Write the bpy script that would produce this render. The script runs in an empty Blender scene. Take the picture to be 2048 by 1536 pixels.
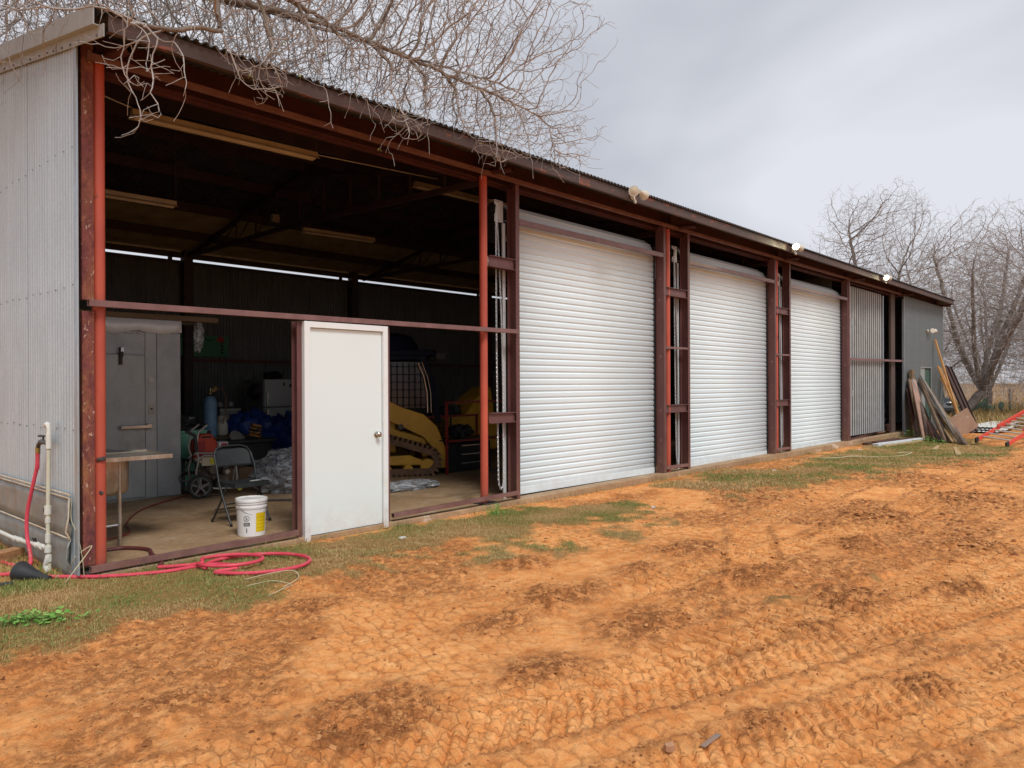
import bpy, bmesh, math, random
import numpy as np
from mathutils import Vector, Matrix
random.seed(7)
rng = np.random.default_rng(11)
R = math.radians
scene = bpy.context.scene
COL = scene.collection

# ---------------------------------------------------------------- camera
CAM_H = 1.55
yaw, roll, FPX = R(42.28), R(-0.248), 1494.0
vd = Vector((math.cos(yaw), math.sin(yaw), 0))
r0 = Vector((math.sin(yaw), -math.cos(yaw), 0))
u0 = Vector((0, 0, 1))
rr = r0 * math.cos(roll) + u0 * math.sin(roll)
uu = -r0 * math.sin(roll) + u0 * math.cos(roll)
cam_d = bpy.data.cameras.new('camera')
cam = bpy.data.objects.new('camera', cam_d)
COL.objects.link(cam)
cam.matrix_world = Matrix(((rr.x, uu.x, -vd.x, 0), (rr.y, uu.y, -vd.y, 0), (rr.z, uu.z, -vd.z, CAM_H), (0, 0, 0, 1)))
cam_d.sensor_width = 36
cam_d.lens = FPX / 2048 * 36
cam_d.clip_start = 0.05
cam_d.clip_end = 3000
scene.camera = cam

# ---------------------------------------------------------------- world, sun, exposure
world = bpy.data.worlds.new('World')
scene.world = world
world.use_nodes = True
nt = world.node_tree
nt.nodes.clear()
SUN_EL, SUN_AZ = R(52), R(250)      # azimuth of the veiled sun, measured from +X
out = nt.nodes.new('ShaderNodeOutputWorld')
sky = nt.nodes.new('ShaderNodeTexSky')
sky.sky_type = 'NISHITA'
sky.sun_disc = False
sky.sun_elevation = SUN_EL
sky.sun_rotation = R(90) - SUN_AZ
sky.dust_density = 3.0
bg1 = nt.nodes.new('ShaderNodeBackground')
bg1.inputs['Strength'].default_value = 0.08
nt.links.new(sky.outputs[0], bg1.inputs['Color'])
tc = nt.nodes.new('ShaderNodeTexCoord')
mp = nt.nodes.new('ShaderNodeMapping')
mp.inputs['Scale'].default_value = (1.0, 1.0, 1.7)
nt.links.new(tc.outputs['Generated'], mp.inputs['Vector'])
nz = nt.nodes.new('ShaderNodeTexNoise')
nz.inputs['Scale'].default_value = 1.9
nz.inputs['Detail'].default_value = 3.5
nz.inputs['Roughness'].default_value = 0.5
nz.inputs['Distortion'].default_value = 0.4
nt.links.new(mp.outputs[0], nz.inputs['Vector'])
cr = nt.nodes.new('ShaderNodeValToRGB')
cr.color_ramp.elements[0].position = 0.36
cr.color_ramp.elements[0].color = (0.365, 0.38, 0.42, 1)
cr.color_ramp.elements[1].position = 0.62
cr.color_ramp.elements[1].color = (0.52, 0.53, 0.57, 1)
nt.links.new(nz.outputs['Fac'], cr.inputs['Fac'])
bg2 = nt.nodes.new('ShaderNodeBackground')
bg2.inputs['Strength'].default_value = 1.0
nt.links.new(cr.outputs['Color'], bg2.inputs['Color'])
mx = nt.nodes.new('ShaderNodeMixShader')
mx.inputs[0].default_value = 0.94
nt.links.new(bg1.outputs[0], mx.inputs[1])
nt.links.new(bg2.outputs[0], mx.inputs[2])
nt.links.new(mx.outputs[0], out.inputs['Surface'])

sun_d = bpy.data.lights.new('sun', 'SUN')
sun_d.energy = 1.5
sun_d.angle = R(18)
sun_d.color = (1.0, 0.985, 0.96)
sun = bpy.data.objects.new('sun', sun_d)
COL.objects.link(sun)
sdir = Vector((math.cos(SUN_EL) * math.cos(SUN_AZ), math.cos(SUN_EL) * math.sin(SUN_AZ), math.sin(SUN_EL)))
sun.rotation_euler = sdir.to_track_quat('Z', 'Y').to_euler()
sun.location = sdir * 60
vs = scene.view_settings
vs.view_transform = 'Standard'
vs.look = 'None'
vs.exposure = 0.61
vs.gamma = 1.0
vs.use_curve_mapping = False
scene.cycles.max_bounces = 7
scene.cycles.transparent_max_bounces = 12

# ---------------------------------------------------------------- helpers
def newmat(name):
    m = bpy.data.materials.new(name)
    m.use_nodes = True
    n = m.node_tree.nodes
    return m, m.node_tree, n['Principled BSDF']

def noise(t, scale, detail=4, rough=0.55, vec=None, dist=0.0):
    n = t.nodes.new('ShaderNodeTexNoise')
    n.inputs['Scale'].default_value = scale
    n.inputs['Detail'].default_value = detail
    n.inputs['Roughness'].default_value = rough
    n.inputs['Distortion'].default_value = dist
    if vec is not None:
        t.links.new(vec, n.inputs['Vector'])
    return n.outputs['Fac']

def ramp(t, fac, stops):
    r = t.nodes.new('ShaderNodeValToRGB')
    e = r.color_ramp.elements
    while len(e) < len(stops):
        e.new(0.5)
    for k, (p, c) in enumerate(stops):
        e[k].position = p
        e[k].color = (c[0], c[1], c[2], 1) if len(c) == 3 else c
    t.links.new(fac, r.inputs['Fac'])
    return r.outputs['Color']

def mixc(t, fac, a, b, mode='MIX'):
    m = t.nodes.new('ShaderNodeMix')
    m.data_type = 'RGBA'
    m.blend_type = mode
    if isinstance(fac, (int, float)):
        m.inputs[0].default_value = fac
    else:
        t.links.new(fac, m.inputs[0])
    for k, s in ((6, a), (7, b)):
        if isinstance(s, tuple):
            m.inputs[k].default_value = (s[0], s[1], s[2], 1)
        else:
            t.links.new(s, m.inputs[k])
    return m.outputs[2]

def vecscale(t, s, kind='Object'):
    c = t.nodes.new('ShaderNodeTexCoord')
    m = t.nodes.new('ShaderNodeMapping')
    m.inputs['Scale'].default_value = s
    t.links.new(c.outputs[kind], m.inputs['Vector'])
    return m.outputs[0]

def bump(t, p, h, strength=0.3, dist=0.01):
    b = t.nodes.new('ShaderNodeBump')
    b.inputs['Strength'].default_value = strength
    b.inputs['Distance'].default_value = dist
    t.links.new(h, b.inputs['Height'])
    t.links.new(b.outputs[0], p.inputs['Normal'])

def mat(name, c1, c2=None, scale=8.0, rough=0.6, metal=0.0, stretch=(1, 1, 1), lo=0.35, hi=0.65, bmp=0.0, c3=None, s3=30.0, t3=0.62, spec=0.5, detail=5):
    """base colour c1 broken up by c2 in soft patches, with sharp flecks of c3"""
    m, t, p = newmat(name)
    v = vecscale(t, stretch)
    if c2 is None:
        c2 = tuple(x * 0.82 for x in c1)
    f = noise(t, scale, detail, 0.6, v)
    col = ramp(t, f, [(lo, c2), (hi, c1)])
    if c3 is not None:
        g = noise(t, s3, 6, 0.65, v)
        r = ramp(t, g, [(t3, (0, 0, 0)), (t3 + 0.06, (1, 1, 1))])
        col = mixc(t, r, col, c3)
    t.links.new(col, p.inputs['Base Color'])
    p.inputs['Roughness'].default_value = rough
    p.inputs['Metallic'].default_value = metal
    p.inputs['Specular IOR Level'].default_value = spec
    if bmp:
        bump(t, p, noise(t, scale * 5, 6, 0.6, v), bmp, 0.01)
    return m

def splash(m, zlo, zhi, colr=(.34, .165, .075), strength=.8, scale=6):
    """mud and dust splashed up from the ground: ragged, thinning with height"""
    t = m.node_tree; p = t.nodes['Principled BSDF']
    g = t.nodes.new('ShaderNodeNewGeometry'); s = t.nodes.new('ShaderNodeSeparateXYZ'); t.links.new(g.outputs['Position'], s.inputs[0])
    r = t.nodes.new('ShaderNodeMapRange'); r.inputs['From Min'].default_value = zhi; r.inputs['From Max'].default_value = zlo
    t.links.new(s.outputs['Z'], r.inputs['Value'])
    f = noise(t, scale, 8, .72, g.outputs['Position'])
    a = t.nodes.new('ShaderNodeMath'); a.operation = 'MULTIPLY'; t.links.new(r.outputs[0], a.inputs[0])
    q = ramp(t, f, [(0.36, (.1,) * 3), (0.62, (1,) * 3)]); t.links.new(q, a.inputs[1])
    b_ = t.nodes.new('ShaderNodeMath'); b_.operation = 'MULTIPLY'; b_.inputs[1].default_value = strength; t.links.new(a.outputs[0], b_.inputs[0])
    src = p.inputs['Base Color'].links[0].from_socket
    t.links.new(mixc(t, b_.outputs[0], src, colr), p.inputs['Base Color'])

class MB:
    """collects shapes, builds ONE mesh object"""
    def __init__(s):
        s.v, s.f, s.m, s.g = [], [], [], []
        s.mi = 0
    def each(s, name, mats, parent=None, smooth=False, bevel=0.0, angle=35):
        """one object per added shape"""
        out = []
        for k, (v0, f0) in enumerate(s.g):
            v1, f1 = s.g[k + 1] if k + 1 < len(s.g) else (len(s.v), len(s.f))
            q = MB()
            q.v = s.v[v0:v1]; q.f = [tuple(i - v0 for i in f) for f in s.f[f0:f1]]; q.m = s.m[f0:f1]
            out.append(q.build(name, mats, parent, smooth, bevel, angle))
        return out
    def add(s, vs, fs):
        s.g.append((len(s.v), len(s.f)))
        b = len(s.v)
        s.v += [tuple(x) for x in vs]
        s.f += [tuple(b + i for i in f) for f in fs]
        s.m += [s.mi] * len(fs)
        return s
    def box(s, x0, y0, z0, x1, y1, z1):
        vs = [(x0, y0, z0), (x1, y0, z0), (x1, y1, z0), (x0, y1, z0), (x0, y0, z1), (x1, y0, z1), (x1, y1, z1), (x0, y1, z1)]
        return s.add(vs, [(0, 3, 2, 1), (4, 5, 6, 7), (0, 1, 5, 4), (1, 2, 6, 5), (2, 3, 7, 6), (3, 0, 4, 7)])
    def frame(s, p0, p1, up=None):
        d = (Vector(p1) - Vector(p0)).normalized()
        up = Vector(up) if up is not None else (Vector((0, 0, 1)) if abs(d.z) < 0.95 else Vector((0, 1, 0)))
        a = d.cross(up).normalized()
        b = a.cross(d).normalized()
        return d, a, b
    def bar(s, p0, p1, w, h, up=None, w1=None, h1=None):
        """rectangular bar between two points, w across, h along up"""
        d, a, b = s.frame(p0, p1, up)
        w1 = w if w1 is None else w1
        h1 = h if h1 is None else h1
        vs = []
        for P, W, H in ((Vector(p0), w, h), (Vector(p1), w1, h1)):
            vs += [P - a * W / 2 - b * H / 2, P + a * W / 2 - b * H / 2, P + a * W / 2 + b * H / 2, P - a * W / 2 + b * H / 2]
        return s.add(vs, [(3, 2, 1, 0), (4, 5, 6, 7), (0, 1, 5, 4), (1, 2, 6, 5), (2, 3, 7, 6), (3, 0, 4, 7)])
    def hollow(s, p0, p1, w, h, t=0.005, up=None):
        """square tube with open ends"""
        d, a, b = s.frame(p0, p1, up)
        vs = []
        for P in (Vector(p0), Vector(p1)):
            for W, H in ((w / 2, h / 2), (w / 2 - t, h / 2 - t)):
                vs += [P - a * W - b * H, P + a * W - b * H, P + a * W + b * H, P - a * W + b * H]
        fs = []
        for k in range(4):
            j = (k + 1) % 4
            fs += [(k, j, 8 + j, 8 + k), (4 + j, 4 + k, 12 + k, 12 + j), (j, k, 4 + k, 4 + j), (8 + k, 8 + j, 12 + j, 12 + k)]
        return s.add(vs, fs)
    def poly(s, outline, p0, p1, up=None, closed=True, caps=True):
        """extrude a 2-D outline (a, b) from p0 to p1"""
        d, a, b = s.frame(p0, p1, up)
        n = len(outline)
        vs = [Vector(P) + a * q[0] + b * q[1] for P in (p0, p1) for q in outline]
        fs = [(k, (k + 1) % n, n + (k + 1) % n, n + k) for k in range(n if closed else n - 1)]
        if caps and closed:
            fs += [tuple(range(n - 1, -1, -1)), tuple(range(n, 2 * n))]
        return s.add(vs, fs)
    def tube(s, pts, r, n=8, caps=True):
        pts = [Vector(p) for p in pts]
        if isinstance(r, (int, float)):
            r = [r] * len(pts)
        vs, fs = [], []
        pa = None
        for k, p in enumerate(pts):
            d = (pts[min(k + 1, len(pts) - 1)] - pts[max(k - 1, 0)]).normalized()
            if pa is None:
                pa = d.orthogonal().normalized()
            pa = (pa - d * pa.dot(d)).normalized()
            b = d.cross(pa)
            for q in range(n):
                an = 2 * math.pi * q / n
                vs.append(p + (pa * math.cos(an) + b * math.sin(an)) * r[k])
        for k in range(len(pts) - 1):
            for q in range(n):
                j = (q + 1) % n
                fs.append((k * n + q, k * n + j, (k + 1) * n + j, (k + 1) * n + q))
        if caps:
            fs += [tuple(range(n - 1, -1, -1)), tuple((len(pts) - 1) * n + q for q in range(n))]
        return s.add(vs, fs)
    def pipe(s, p0, p1, ro, ri, n=16):
        """hollow round pipe with open ends"""
        p0, p1 = Vector(p0), Vector(p1)
        d, a, b = s.frame(p0, p1)
        vs = []
        for P in (p0, p1):
            for r in (ro, ri):
                for q in range(n):
                    an = 2 * math.pi * q / n
                    vs.append(P + (a * math.cos(an) + b * math.sin(an)) * r)
        fs = []
        for q in range(n):
            j = (q + 1) % n
            fs += [(q, j, 2 * n + j, 2 * n + q), (n + j, n + q, 3 * n + q, 3 * n + j), (j, q, n + q, n + j), (2 * n + q, 2 * n + j, 3 * n + j, 3 * n + q)]
        return s.add(vs, fs)
    def lathe(s, prof, c=(0, 0, 0), n=20, axis=(0, 0, 1)):
        ax = Vector(axis).normalized()
        a = ax.orthogonal().normalized()
        b = ax.cross(a)
        c = Vector(c)
        vs = []
        for (r, h) in prof:
            for q in range(n):
                an = 2 * math.pi * q / n
                vs.append(c + ax * h + (a * math.cos(an) + b * math.sin(an)) * r)
        fs = []
        for k in range(len(prof) - 1):
            for q in range(n):
                j = (q + 1) % n
                fs.append((k * n + q, k * n + j, (k + 1) * n + j, (k + 1) * n + q))
        fs += [tuple(range(n - 1, -1, -1)), tuple((len(prof) - 1) * n + q for q in range(n))]
        return s.add(vs, fs)
    def ball(s, c, r, n=10, m=7, jit=0.0, seed=0):
        rnd = random.Random(seed)
        if isinstance(r, (int, float)):
            r = (r, r, r)
        vs = [(c[0], c[1], c[2] - r[2])]
        for k in range(1, m):
            ph = -math.pi / 2 + math.pi * k / m
            for q in range(n):
                an = 2 * math.pi * q / n
                g = 1 + rnd.uniform(-jit, jit)
                vs.append((c[0] + r[0] * math.cos(ph) * math.cos(an) * g, c[1] + r[1] * math.cos(ph) * math.sin(an) * g, c[2] + r[2] * math.sin(ph) * g))
        vs.append((c[0], c[1], c[2] + r[2]))
        fs = [(0, 1 + (q + 1) % n, 1 + q) for q in range(n)]
        for k in range(m - 2):
            for q in range(n):
                j = (q + 1) % n
                fs.append((1 + k * n + q, 1 + k * n + j, 1 + (k + 1) * n + j, 1 + (k + 1) * n + q))
        e = len(vs) - 1
        fs += [(e, 1 + (m - 2) * n + q, 1 + (m - 2) * n + (q + 1) % n) for q in range(n)]
        return s.add(vs, fs)
    def build(s, name, mats, parent=None, smooth=False, bevel=0.0, angle=35):
        me = bpy.data.meshes.new(name)
        me.from_pydata(s.v, [], s.f)
        for m in (mats if isinstance(mats, (list, tuple)) else [mats]):
            me.materials.append(m)
        if max(s.m, default=0) > 0:
            me.polygons.foreach_set('material_index', s.m)
        o = bpy.data.objects.new(name, me)
        COL.objects.link(o)
        fin(o, parent, smooth, bevel, angle)
        return o

def fin(o, parent=None, smooth=False, bevel=0.0, angle=35):
    me = o.data
    bm = bmesh.new()
    bm.from_mesh(me)
    bmesh.ops.recalc_face_normals(bm, faces=bm.faces)
    bm.to_mesh(me)
    bm.free()
    if smooth:
        me.polygons.foreach_set('use_smooth', [True] * len(me.polygons))
        try:
            me.set_sharp_from_angle(angle=R(angle))
        except Exception:
            pass
    if bevel:
        b = o.modifiers.new('bevel', 'BEVEL')
        b.width = bevel
        b.segments = 2
        b.limit_method = 'ANGLE'
        b.angle_limit = R(40)
    if parent is not None:
        # parts of unrotated things are drawn in world coordinates; parts of 'local' things in their own
        o.parent = parent
        if not parent.get('_local'):
            off = Vector((0, 0, 0))
            q = parent
            while q is not None:
                off += q.location
                q = q.parent
            o.location = -off

def thing(name, label, cat, loc=(0, 0, 0), rotz=0.0, group=None, local=False):
    o = bpy.data.objects.new(name, None)
    COL.objects.link(o)
    o.empty_display_size = 0.1
    o.location = loc
    o.rotation_euler = (0, 0, rotz)
    o['label'] = label
    o['category'] = cat
    if group:
        o['group'] = group
    if local:
        o['_local'] = 1
    return o

def sub(name, parent, loc=None, label=None):
    """an Empty that is a part of a thing and parents sub-parts (drawn in world coordinates)"""
    o = bpy.data.objects.new(name, None)
    COL.objects.link(o)
    o.empty_display_size = 0.1
    o.parent = parent
    if parent.get('_local'):
        o['_local'] = 1
    if label:
        o['label'] = label
    return o

def tag(o, label=None, cat=None, group=None, kind=None):
    for k, v in (('label', label), ('category', cat), ('group', group), ('kind', kind)):
        if v:
            o[k] = v
    return o

def kids(o):
    return [c for c in bpy.data.objects if c.parent is o]

def copy_tree(o, parent=None, loc=None, rotz=None, label=None, childmap=None):
    if childmap is None:
        childmap = {}
        for c in bpy.data.objects:
            if c.parent is not None:
                childmap.setdefault(c.parent.name, []).append(c)
    c = o.copy()
    COL.objects.link(c)
    if parent is not None:
        c.parent = parent
    for ch in childmap.get(o.name, []):
        copy_tree(ch, c, childmap=childmap)
    if loc is not None:
        c.location = loc
    if rotz is not None:
        c.rotation_euler = (0, 0, rotz)
    if label:
        c['label'] = label
    return c

def mesh_np(name, V, F, m, parent=None, smooth=False, attrs=None, loops=None):
    """fast mesh from numpy arrays; F is (n,3) or (n,4)"""
    me = bpy.data.meshes.new(name)
    k = F.shape[1]
    me.vertices.add(len(V))
    me.vertices.foreach_set('co', np.ascontiguousarray(V, dtype=np.float32).ravel())
    me.loops.add(F.size)
    me.loops.foreach_set('vertex_index', np.ascontiguousarray(F, dtype=np.int32).ravel())
    me.polygons.add(len(F))
    me.polygons.foreach_set('loop_start', np.arange(0, F.size, k, dtype=np.int32))
    me.polygons.foreach_set('loop_total', np.full(len(F), k, dtype=np.int32))
    if smooth:
        me.polygons.foreach_set('use_smooth', np.ones(len(F), dtype=bool))
    if attrs:
        for an, arr in attrs.items():
            a = me.attributes.new(an, 'FLOAT', 'POINT')
            a.data.foreach_set('value', np.ascontiguousarray(arr, dtype=np.float32))
    me.update()
    me.validate()
    me.materials.append(m)
    o = bpy.data.objects.new(name, me)
    COL.objects.link(o)
    if parent is not None:
        o.parent = parent
        off = Vector((0, 0, 0))
        q = parent
        while q is not None:
            off += q.location
            q = q.parent
        o.location = -off
    return o

# lattice noise in numpy
_tab = rng.random((256, 256)).astype(np.float32)
def vnoise(x, y, s, seed=0):
    x = np.asarray(x, dtype=np.float64) / s + 37.3 + seed * 13.7
    y = np.asarray(y, dtype=np.float64) / s + 91.1 + seed * 7.9
    xi = np.floor(x).astype(int); yi = np.floor(y).astype(int)
    fx = x - xi; fy = y - yi
    fx = fx * fx * (3 - 2 * fx); fy = fy * fy * (3 - 2 * fy)
    a = _tab[xi & 255, yi & 255]; b = _tab[(xi + 1) & 255, yi & 255]
    c = _tab[xi & 255, (yi + 1) & 255]; d = _tab[(xi + 1) & 255, (yi + 1) & 255]
    return ((a * (1 - fx) + b * fx) * (1 - fy) + (c * (1 - fx) + d * fx) * fy) * 2 - 1
def fbm(x, y, s, o=4, seed=0, g=0.5):
    t = 0.0; amp = 1.0
    for k in range(o):
        # rotate each octave so the lattice does not show
        an = 0.7 * (k + 1)
        X = x * math.cos(an) - y * math.sin(an); Y = x * math.sin(an) + y * math.cos(an)
        t = t + amp * vnoise(X, Y, s, seed + k * 3)
        amp *= g; s *= 0.5
    return t
def sstep(a, b, x):
    t = np.clip((x - a) / (b - a), 0, 1)
    return t * t * (3 - 2 * t)
# ---------------------------------------------------------------- ground
def gz(x, y=None):
    return np.where(np.asarray(x) < 32, -0.0045 * np.maximum(0, np.asarray(x, dtype=float) - 3), -0.13)

# crawler / tyre tracks: (x0, y0, x1, y1, width, lug pitch, lug depth, sink, slant)
TRACKS = [
    (0.9, 2.95, 7.6, 0.75, 0.60, 0.085, 0.020, 0.020, 0.55),
    (1.6, 1.75, 6.5, 0.10, 0.56, 0.080, 0.020, 0.020, -0.5),
    (3.6, 2.25, 10.5, 0.85, 0.42, 0.110, 0.032, 0.028, 0.1),
    (4.7, 3.15, 12.8, 2.2, 0.40, 0.115, 0.034, 0.028, 0.0),
    (5.2, 2.30, 7.9, 3.6, 0.40, 0.110, 0.032, 0.022, 0.2),
    (7.4, 2.6, 24.0, 2.9, 0.45, 0.130, 0.022, 0.020, 0.05),
    (8.0, 3.7, 20.0, 4.1, 0.45, 0.130, 0.020, 0.015, 0.0),
    (7.0, 1.3, 22.0, 1.0, 0.50, 0.120, 0.022, 0.020, 0.0),
]
# spoil heaps and dug clumps: (x, y, radius, height)
HEAPS = [(4.31, 3.41, .42, .055), (4.80, 4.22, .38, .06), (4.10, 2.62, .45, .045), (5.56, 1.85, .40, .05),
         (4.25, 1.02, .22, .035), (3.22, 1.45, .20, .04), (2.12, 2.80, .38, .035), (2.95, 4.6, .3, .015), (3.1, 2.6, .3, .02),
         (5.7, 2.6, .45, .055), (6.3, 3.5, .5, .05), (4.75, 1.72, .26, .05), (7.6, 2.3, .5, .06), (9.3, 2.8, .7, .06), (11.5, 2.2, .9, .06),
         (6.4, 1.3, .30, .05), (13.5, 3.4, .8, .05), (8.2, 1.5, .5, .05), (3.55, 3.35, .3, .03), (1.55, 3.6, .3, .035), (5.3, 3.4, .3, .04)]
# grass patches: (x, y, rx, ry, weight)
GRASS = [(0.8, 6.1, 2.2, 1.15, 1.0), (2.6, 5.75, 1.7, .75, 1.0), (4.6, 5.95, 1.4, .45, 1.0), (6.3, 5.7, 1.5, .55, 1.0), (8.0, 5.4, 1.2, .5, .55),
         (5.1, 4.5, .8, .38, .42), (6.3, 4.2, .8, .45, .52), (7.1, 4.3, .7, .6, .45), (5.25, 2.25, .35, .3, .35), (6.7, 3.2, .6, .35, .35),
         (11.5, 5.6, 1.6, .7, 1.0), (11.6, 4.6, 1.7, .7, .65), (14.5, 5.0, 2.4, .9, .8), (18.5, 5.0, 3.0, 1.1, 1.0), (22.0, 5.0, 2.6, 1.2, 1.0), (24.6, 5.7, 1.6, .8, 1.2), (18.5, 3.6, 3.5, .8, .6)]

def grass_mask(x, y):
    w = 0.0
    for gx, gy, rx, ry, k in GRASS:
        w = w + k * np.exp(-(((x - gx) / rx) ** 2 + ((y - gy) / ry) ** 2) * 1.1)
    w = np.minimum(w, 1.15)
    edge = fbm(x, y, 0.9, 4, 5) * 0.30 + fbm(x, y, 0.18, 3, 9) * 0.22
    m = sstep(0.36, 0.66, w + edge)
    far = sstep(27, 33, x)            # pasture beyond the yard
    far2 = sstep(16, 24, y)
    return np.clip(np.maximum(np.maximum(m * (y < 7.2) , far), far2), 0, 1)

_vj = rng.random((128, 128, 2)).astype(np.float32)
def cracks(x, y, s, ang=0.0, asp=1.0):
    """distance to the nearest cell border (0 at the crack), in cells"""
    X = (x * math.cos(ang) + y * math.sin(ang)) / s + 19.3
    Y = (-x * math.sin(ang) + y * math.cos(ang)) / (s * asp) + 55.7
    X = X + .18 * vnoise(x, y, s * .7, 91); Y = Y + .18 * vnoise(x, y, s * .7, 92)
    xi = np.floor(X).astype(int); yi = np.floor(Y).astype(int)
    ids = np.zeros(X.shape + (2,), np.float32); f1 = np.full(X.shape, 9.0); f2 = np.full(X.shape, 9.0)
    for dx in (-1, 0, 1):
        for dy in (-1, 0, 1):
            j = _vj[(xi + dx) & 127, (yi + dy) & 127]
            d = np.hypot(xi + dx + .15 + .7 * j[..., 0] - X, yi + dy + .15 + .7 * j[..., 1] - Y)
            near_ = d < f1; ids[near_] = j[near_]; nf1 = np.minimum(f1, d); f2 = np.where(d < f1, f1, np.minimum(f2, d)); f1 = nf1
    return f2 - f1, ids

TRK = [None]
def ground_full(x, y):
    """height, disturbed-soil mask"""
    base = gz(x)
    inside = (x > 2.05) & (x < 29.8) & (y > 6.47) & (y < 15.2)
    gm = grass_mask(x, y)
    yard = (1 - sstep(26, 34, x)) * (1 - sstep(7, 9, y))
    h = fbm(x, y, 2.6, 3, 1) * 0.022
    rid = 1 - np.abs(fbm(x, y, 0.42, 4, 21))
    rough = sstep(-0.15, 0.5, fbm(x, y, 1.2, 4, 31) + 0.30 * sstep(6, 9.5, x) - .02)
    h = h + (fbm(x, y, 0.55, 5, 41) * 0.020 + (rid - 0.6) * 0.018) * (0.35 + 0.65 * rough) * (1 - 0.6 * gm)
    h = h + fbm(x, y, 0.11, 5, 51, .6) * 0.0095 * (0.45 + 0.9 * rough)
    dist = rough * 0.75
    e1, id1 = cracks(x, y, .085, -.35, 1.5)
    e2, id2 = cracks(x, y, .036, .5, 1.3)
    crackzone = sstep(-.45, .25, fbm(x, y, 1.3, 3, 81) + .30 * sstep(3.2, 1.6, y) + .15)
    cr1 = (1 - sstep(0.02, .22, e1)) * crackzone * (1 - gm)
    cr2 = (1 - sstep(0.03, .25, e2)) * (1 - gm) * sstep(-.2, .5, fbm(x, y, .8, 3, 86) + .15)
    h = h - .008 * cr1 - .003 * cr2 + (.012 * (id1[..., 0] - .5) + .010 * (id1[..., 1] - .5)) * crackzone * (1 - gm) * (1 - cr1)
    dist = np.maximum(dist, .6 * cr1)
    inall = np.zeros_like(h)
    for (x0, y0, x1, y1, w, pit, dep, snk, sl) in TRACKS:
        L = math.hypot(x1 - x0, y1 - y0)
        tx, ty = (x1 - x0) / L, (y1 - y0) / L
        wob = vnoise(x * 0 + (x * tx + y * ty), x * 0, 1.8, int(x0 * 10)) * 0.06
        u = (x - x0) * tx + (y - y0) * ty
        v = -(x - x0) * ty + (y - y0) * tx + wob
        inb = sstep(w / 2 + .04, w / 2 - .03, np.abs(v)) * sstep(-.1, .2, u) * sstep(L + .1, L - .2, u)
        worn = sstep(-0.75, 0.0, fbm(x, y, 0.5, 3, int(x0 * 7) + 3))
        inall = np.maximum(inall, inb); ph = (u + sl * np.abs(v) * 1.3 + 0.02 * vnoise(x, y, .15, 3)) / pit
        tri = np.abs((ph % 1.0) - 0.5) * 2
        ph2 = (v + 0.02 * vnoise(x, y, .2, 8)) / (pit * 1.25)
        tri2 = np.abs((ph2 % 1.0) - 0.5) * 2
        lug = sstep(0.22, 0.46, tri) * (0.45 + 0.55 * sstep(0.12, 0.35, tri2) if sl != 0 and abs(sl) > 0.3 else 1)
        h = h * (1 - 0.55 * inb) + inb * (-snk + dep * lug * (0.35 + 0.75 * worn))
        rim = np.exp(-((np.abs(v) - w / 2 - .03) / .05) ** 2) * sstep(-.1, .3, u) * sstep(L + .1, L - .3, u)
        h = h + rim * 0.014 * (0.6 + 0.8 * vnoise(x, y, .12, 4))
        dist = np.maximum(dist * (1 - inb * 0.6), rim * 0.7)
    for k, (hx, hy, hr, hh) in enumerate(HEAPS):
        d = np.hypot((x - hx), (y - hy) * 1.5) / hr + fbm(x, y, .25, 3, 60 + k) * .3
        g = np.exp(-d ** 2 * 1.4)
        h = h + g * hh * (1.0 + .55 * fbm(x, y, .09, 3, 70))
        dist = np.maximum(dist, np.minimum(1, g * 1.6))
    h = h * (yard * 0.9 + 0.1)
    near = sstep(6.9, 6.0, y)                       # settle to the slab edge along the front
    h = np.where(y > 5.9, h * near + 0.0, h)
    h = base + h + 0.012 * gm * yard
    h = np.where((x < 2.1) & (y > 6.2), base + 0.03 + fbm(x, y, .5, 3, 2) * .012, h)
    h = np.where(inside, np.minimum(-0.16, h), h)
    dist = np.clip(dist * yard, 0, 1)
    TRK[0] = inall * (1 - gm)
    return h, dist, gm

def gh(x, y):
    a, _, _ = ground_full(np.array([float(x)]), np.array([float(y)]))
    return float(a[0])

def axis(parts):
    out = []
    for a, b, s in parts:
        n = max(1, int(round((b - a) / s)))
        out += list(np.linspace(a, b, n, endpoint=False))
    out.append(parts[-1][1])
    return np.array(out)
gxs = axis([(-900, -60, 60), (-60, -4, 4), (-4, 0.3, .12), (0.3, 3.5, .0125), (3.5, 8, .018), (8, 15, .035), (15, 34, .08), (34, 100, 1.5), (100, 1000, 60)])
gys = axis([(-900, -60, 60), (-60, -2, 3), (-2, -.2, .1), (-.2, 2.6, .0125), (2.6, 6.6, .018), (6.6, 10, .1), (10, 60, 1.2), (60, 1000, 60)])
GX, GY = np.meshgrid(gxs, gys, indexing='ij')
GH, GD, GM = ground_full(GX.ravel(), GY.ravel()); GT = TRK[0]
nx, ny = len(gxs), len(gys)
idx = np.arange(nx * ny).reshape(nx, ny)
GF = np.stack([idx[:-1, :-1].ravel(), idx[1:, :-1].ravel(), idx[1:, 1:].ravel(), idx[:-1, 1:].ravel()], 1)
mg, t, p = newmat('red_soil')
geo = t.nodes.new('ShaderNodeNewGeometry')
P3 = geo.outputs['Position']
def attr(t, n):
    a = t.nodes.new('ShaderNodeAttribute'); a.attribute_name = n
    return a.outputs['Fac']
n1 = noise(t, 1.3, 6, 0.6, P3)
n2 = noise(t, 9, 8, 0.65, P3)
n3 = noise(t, 60, 6, 0.7, P3)
soil = ramp(t, n2, [(0.26, (.56, .190, .052)), (0.42, (.80, .325, .100)), (0.68, (.92, .48, .19))])
soil2 = ramp(t, n1, [(0.30, (.84, .74, .66)), (0.55, (1.02, 1.02, 1.02))])
soil = mixc(t, 1.0, soil, soil2, 'MULTIPLY')
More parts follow.
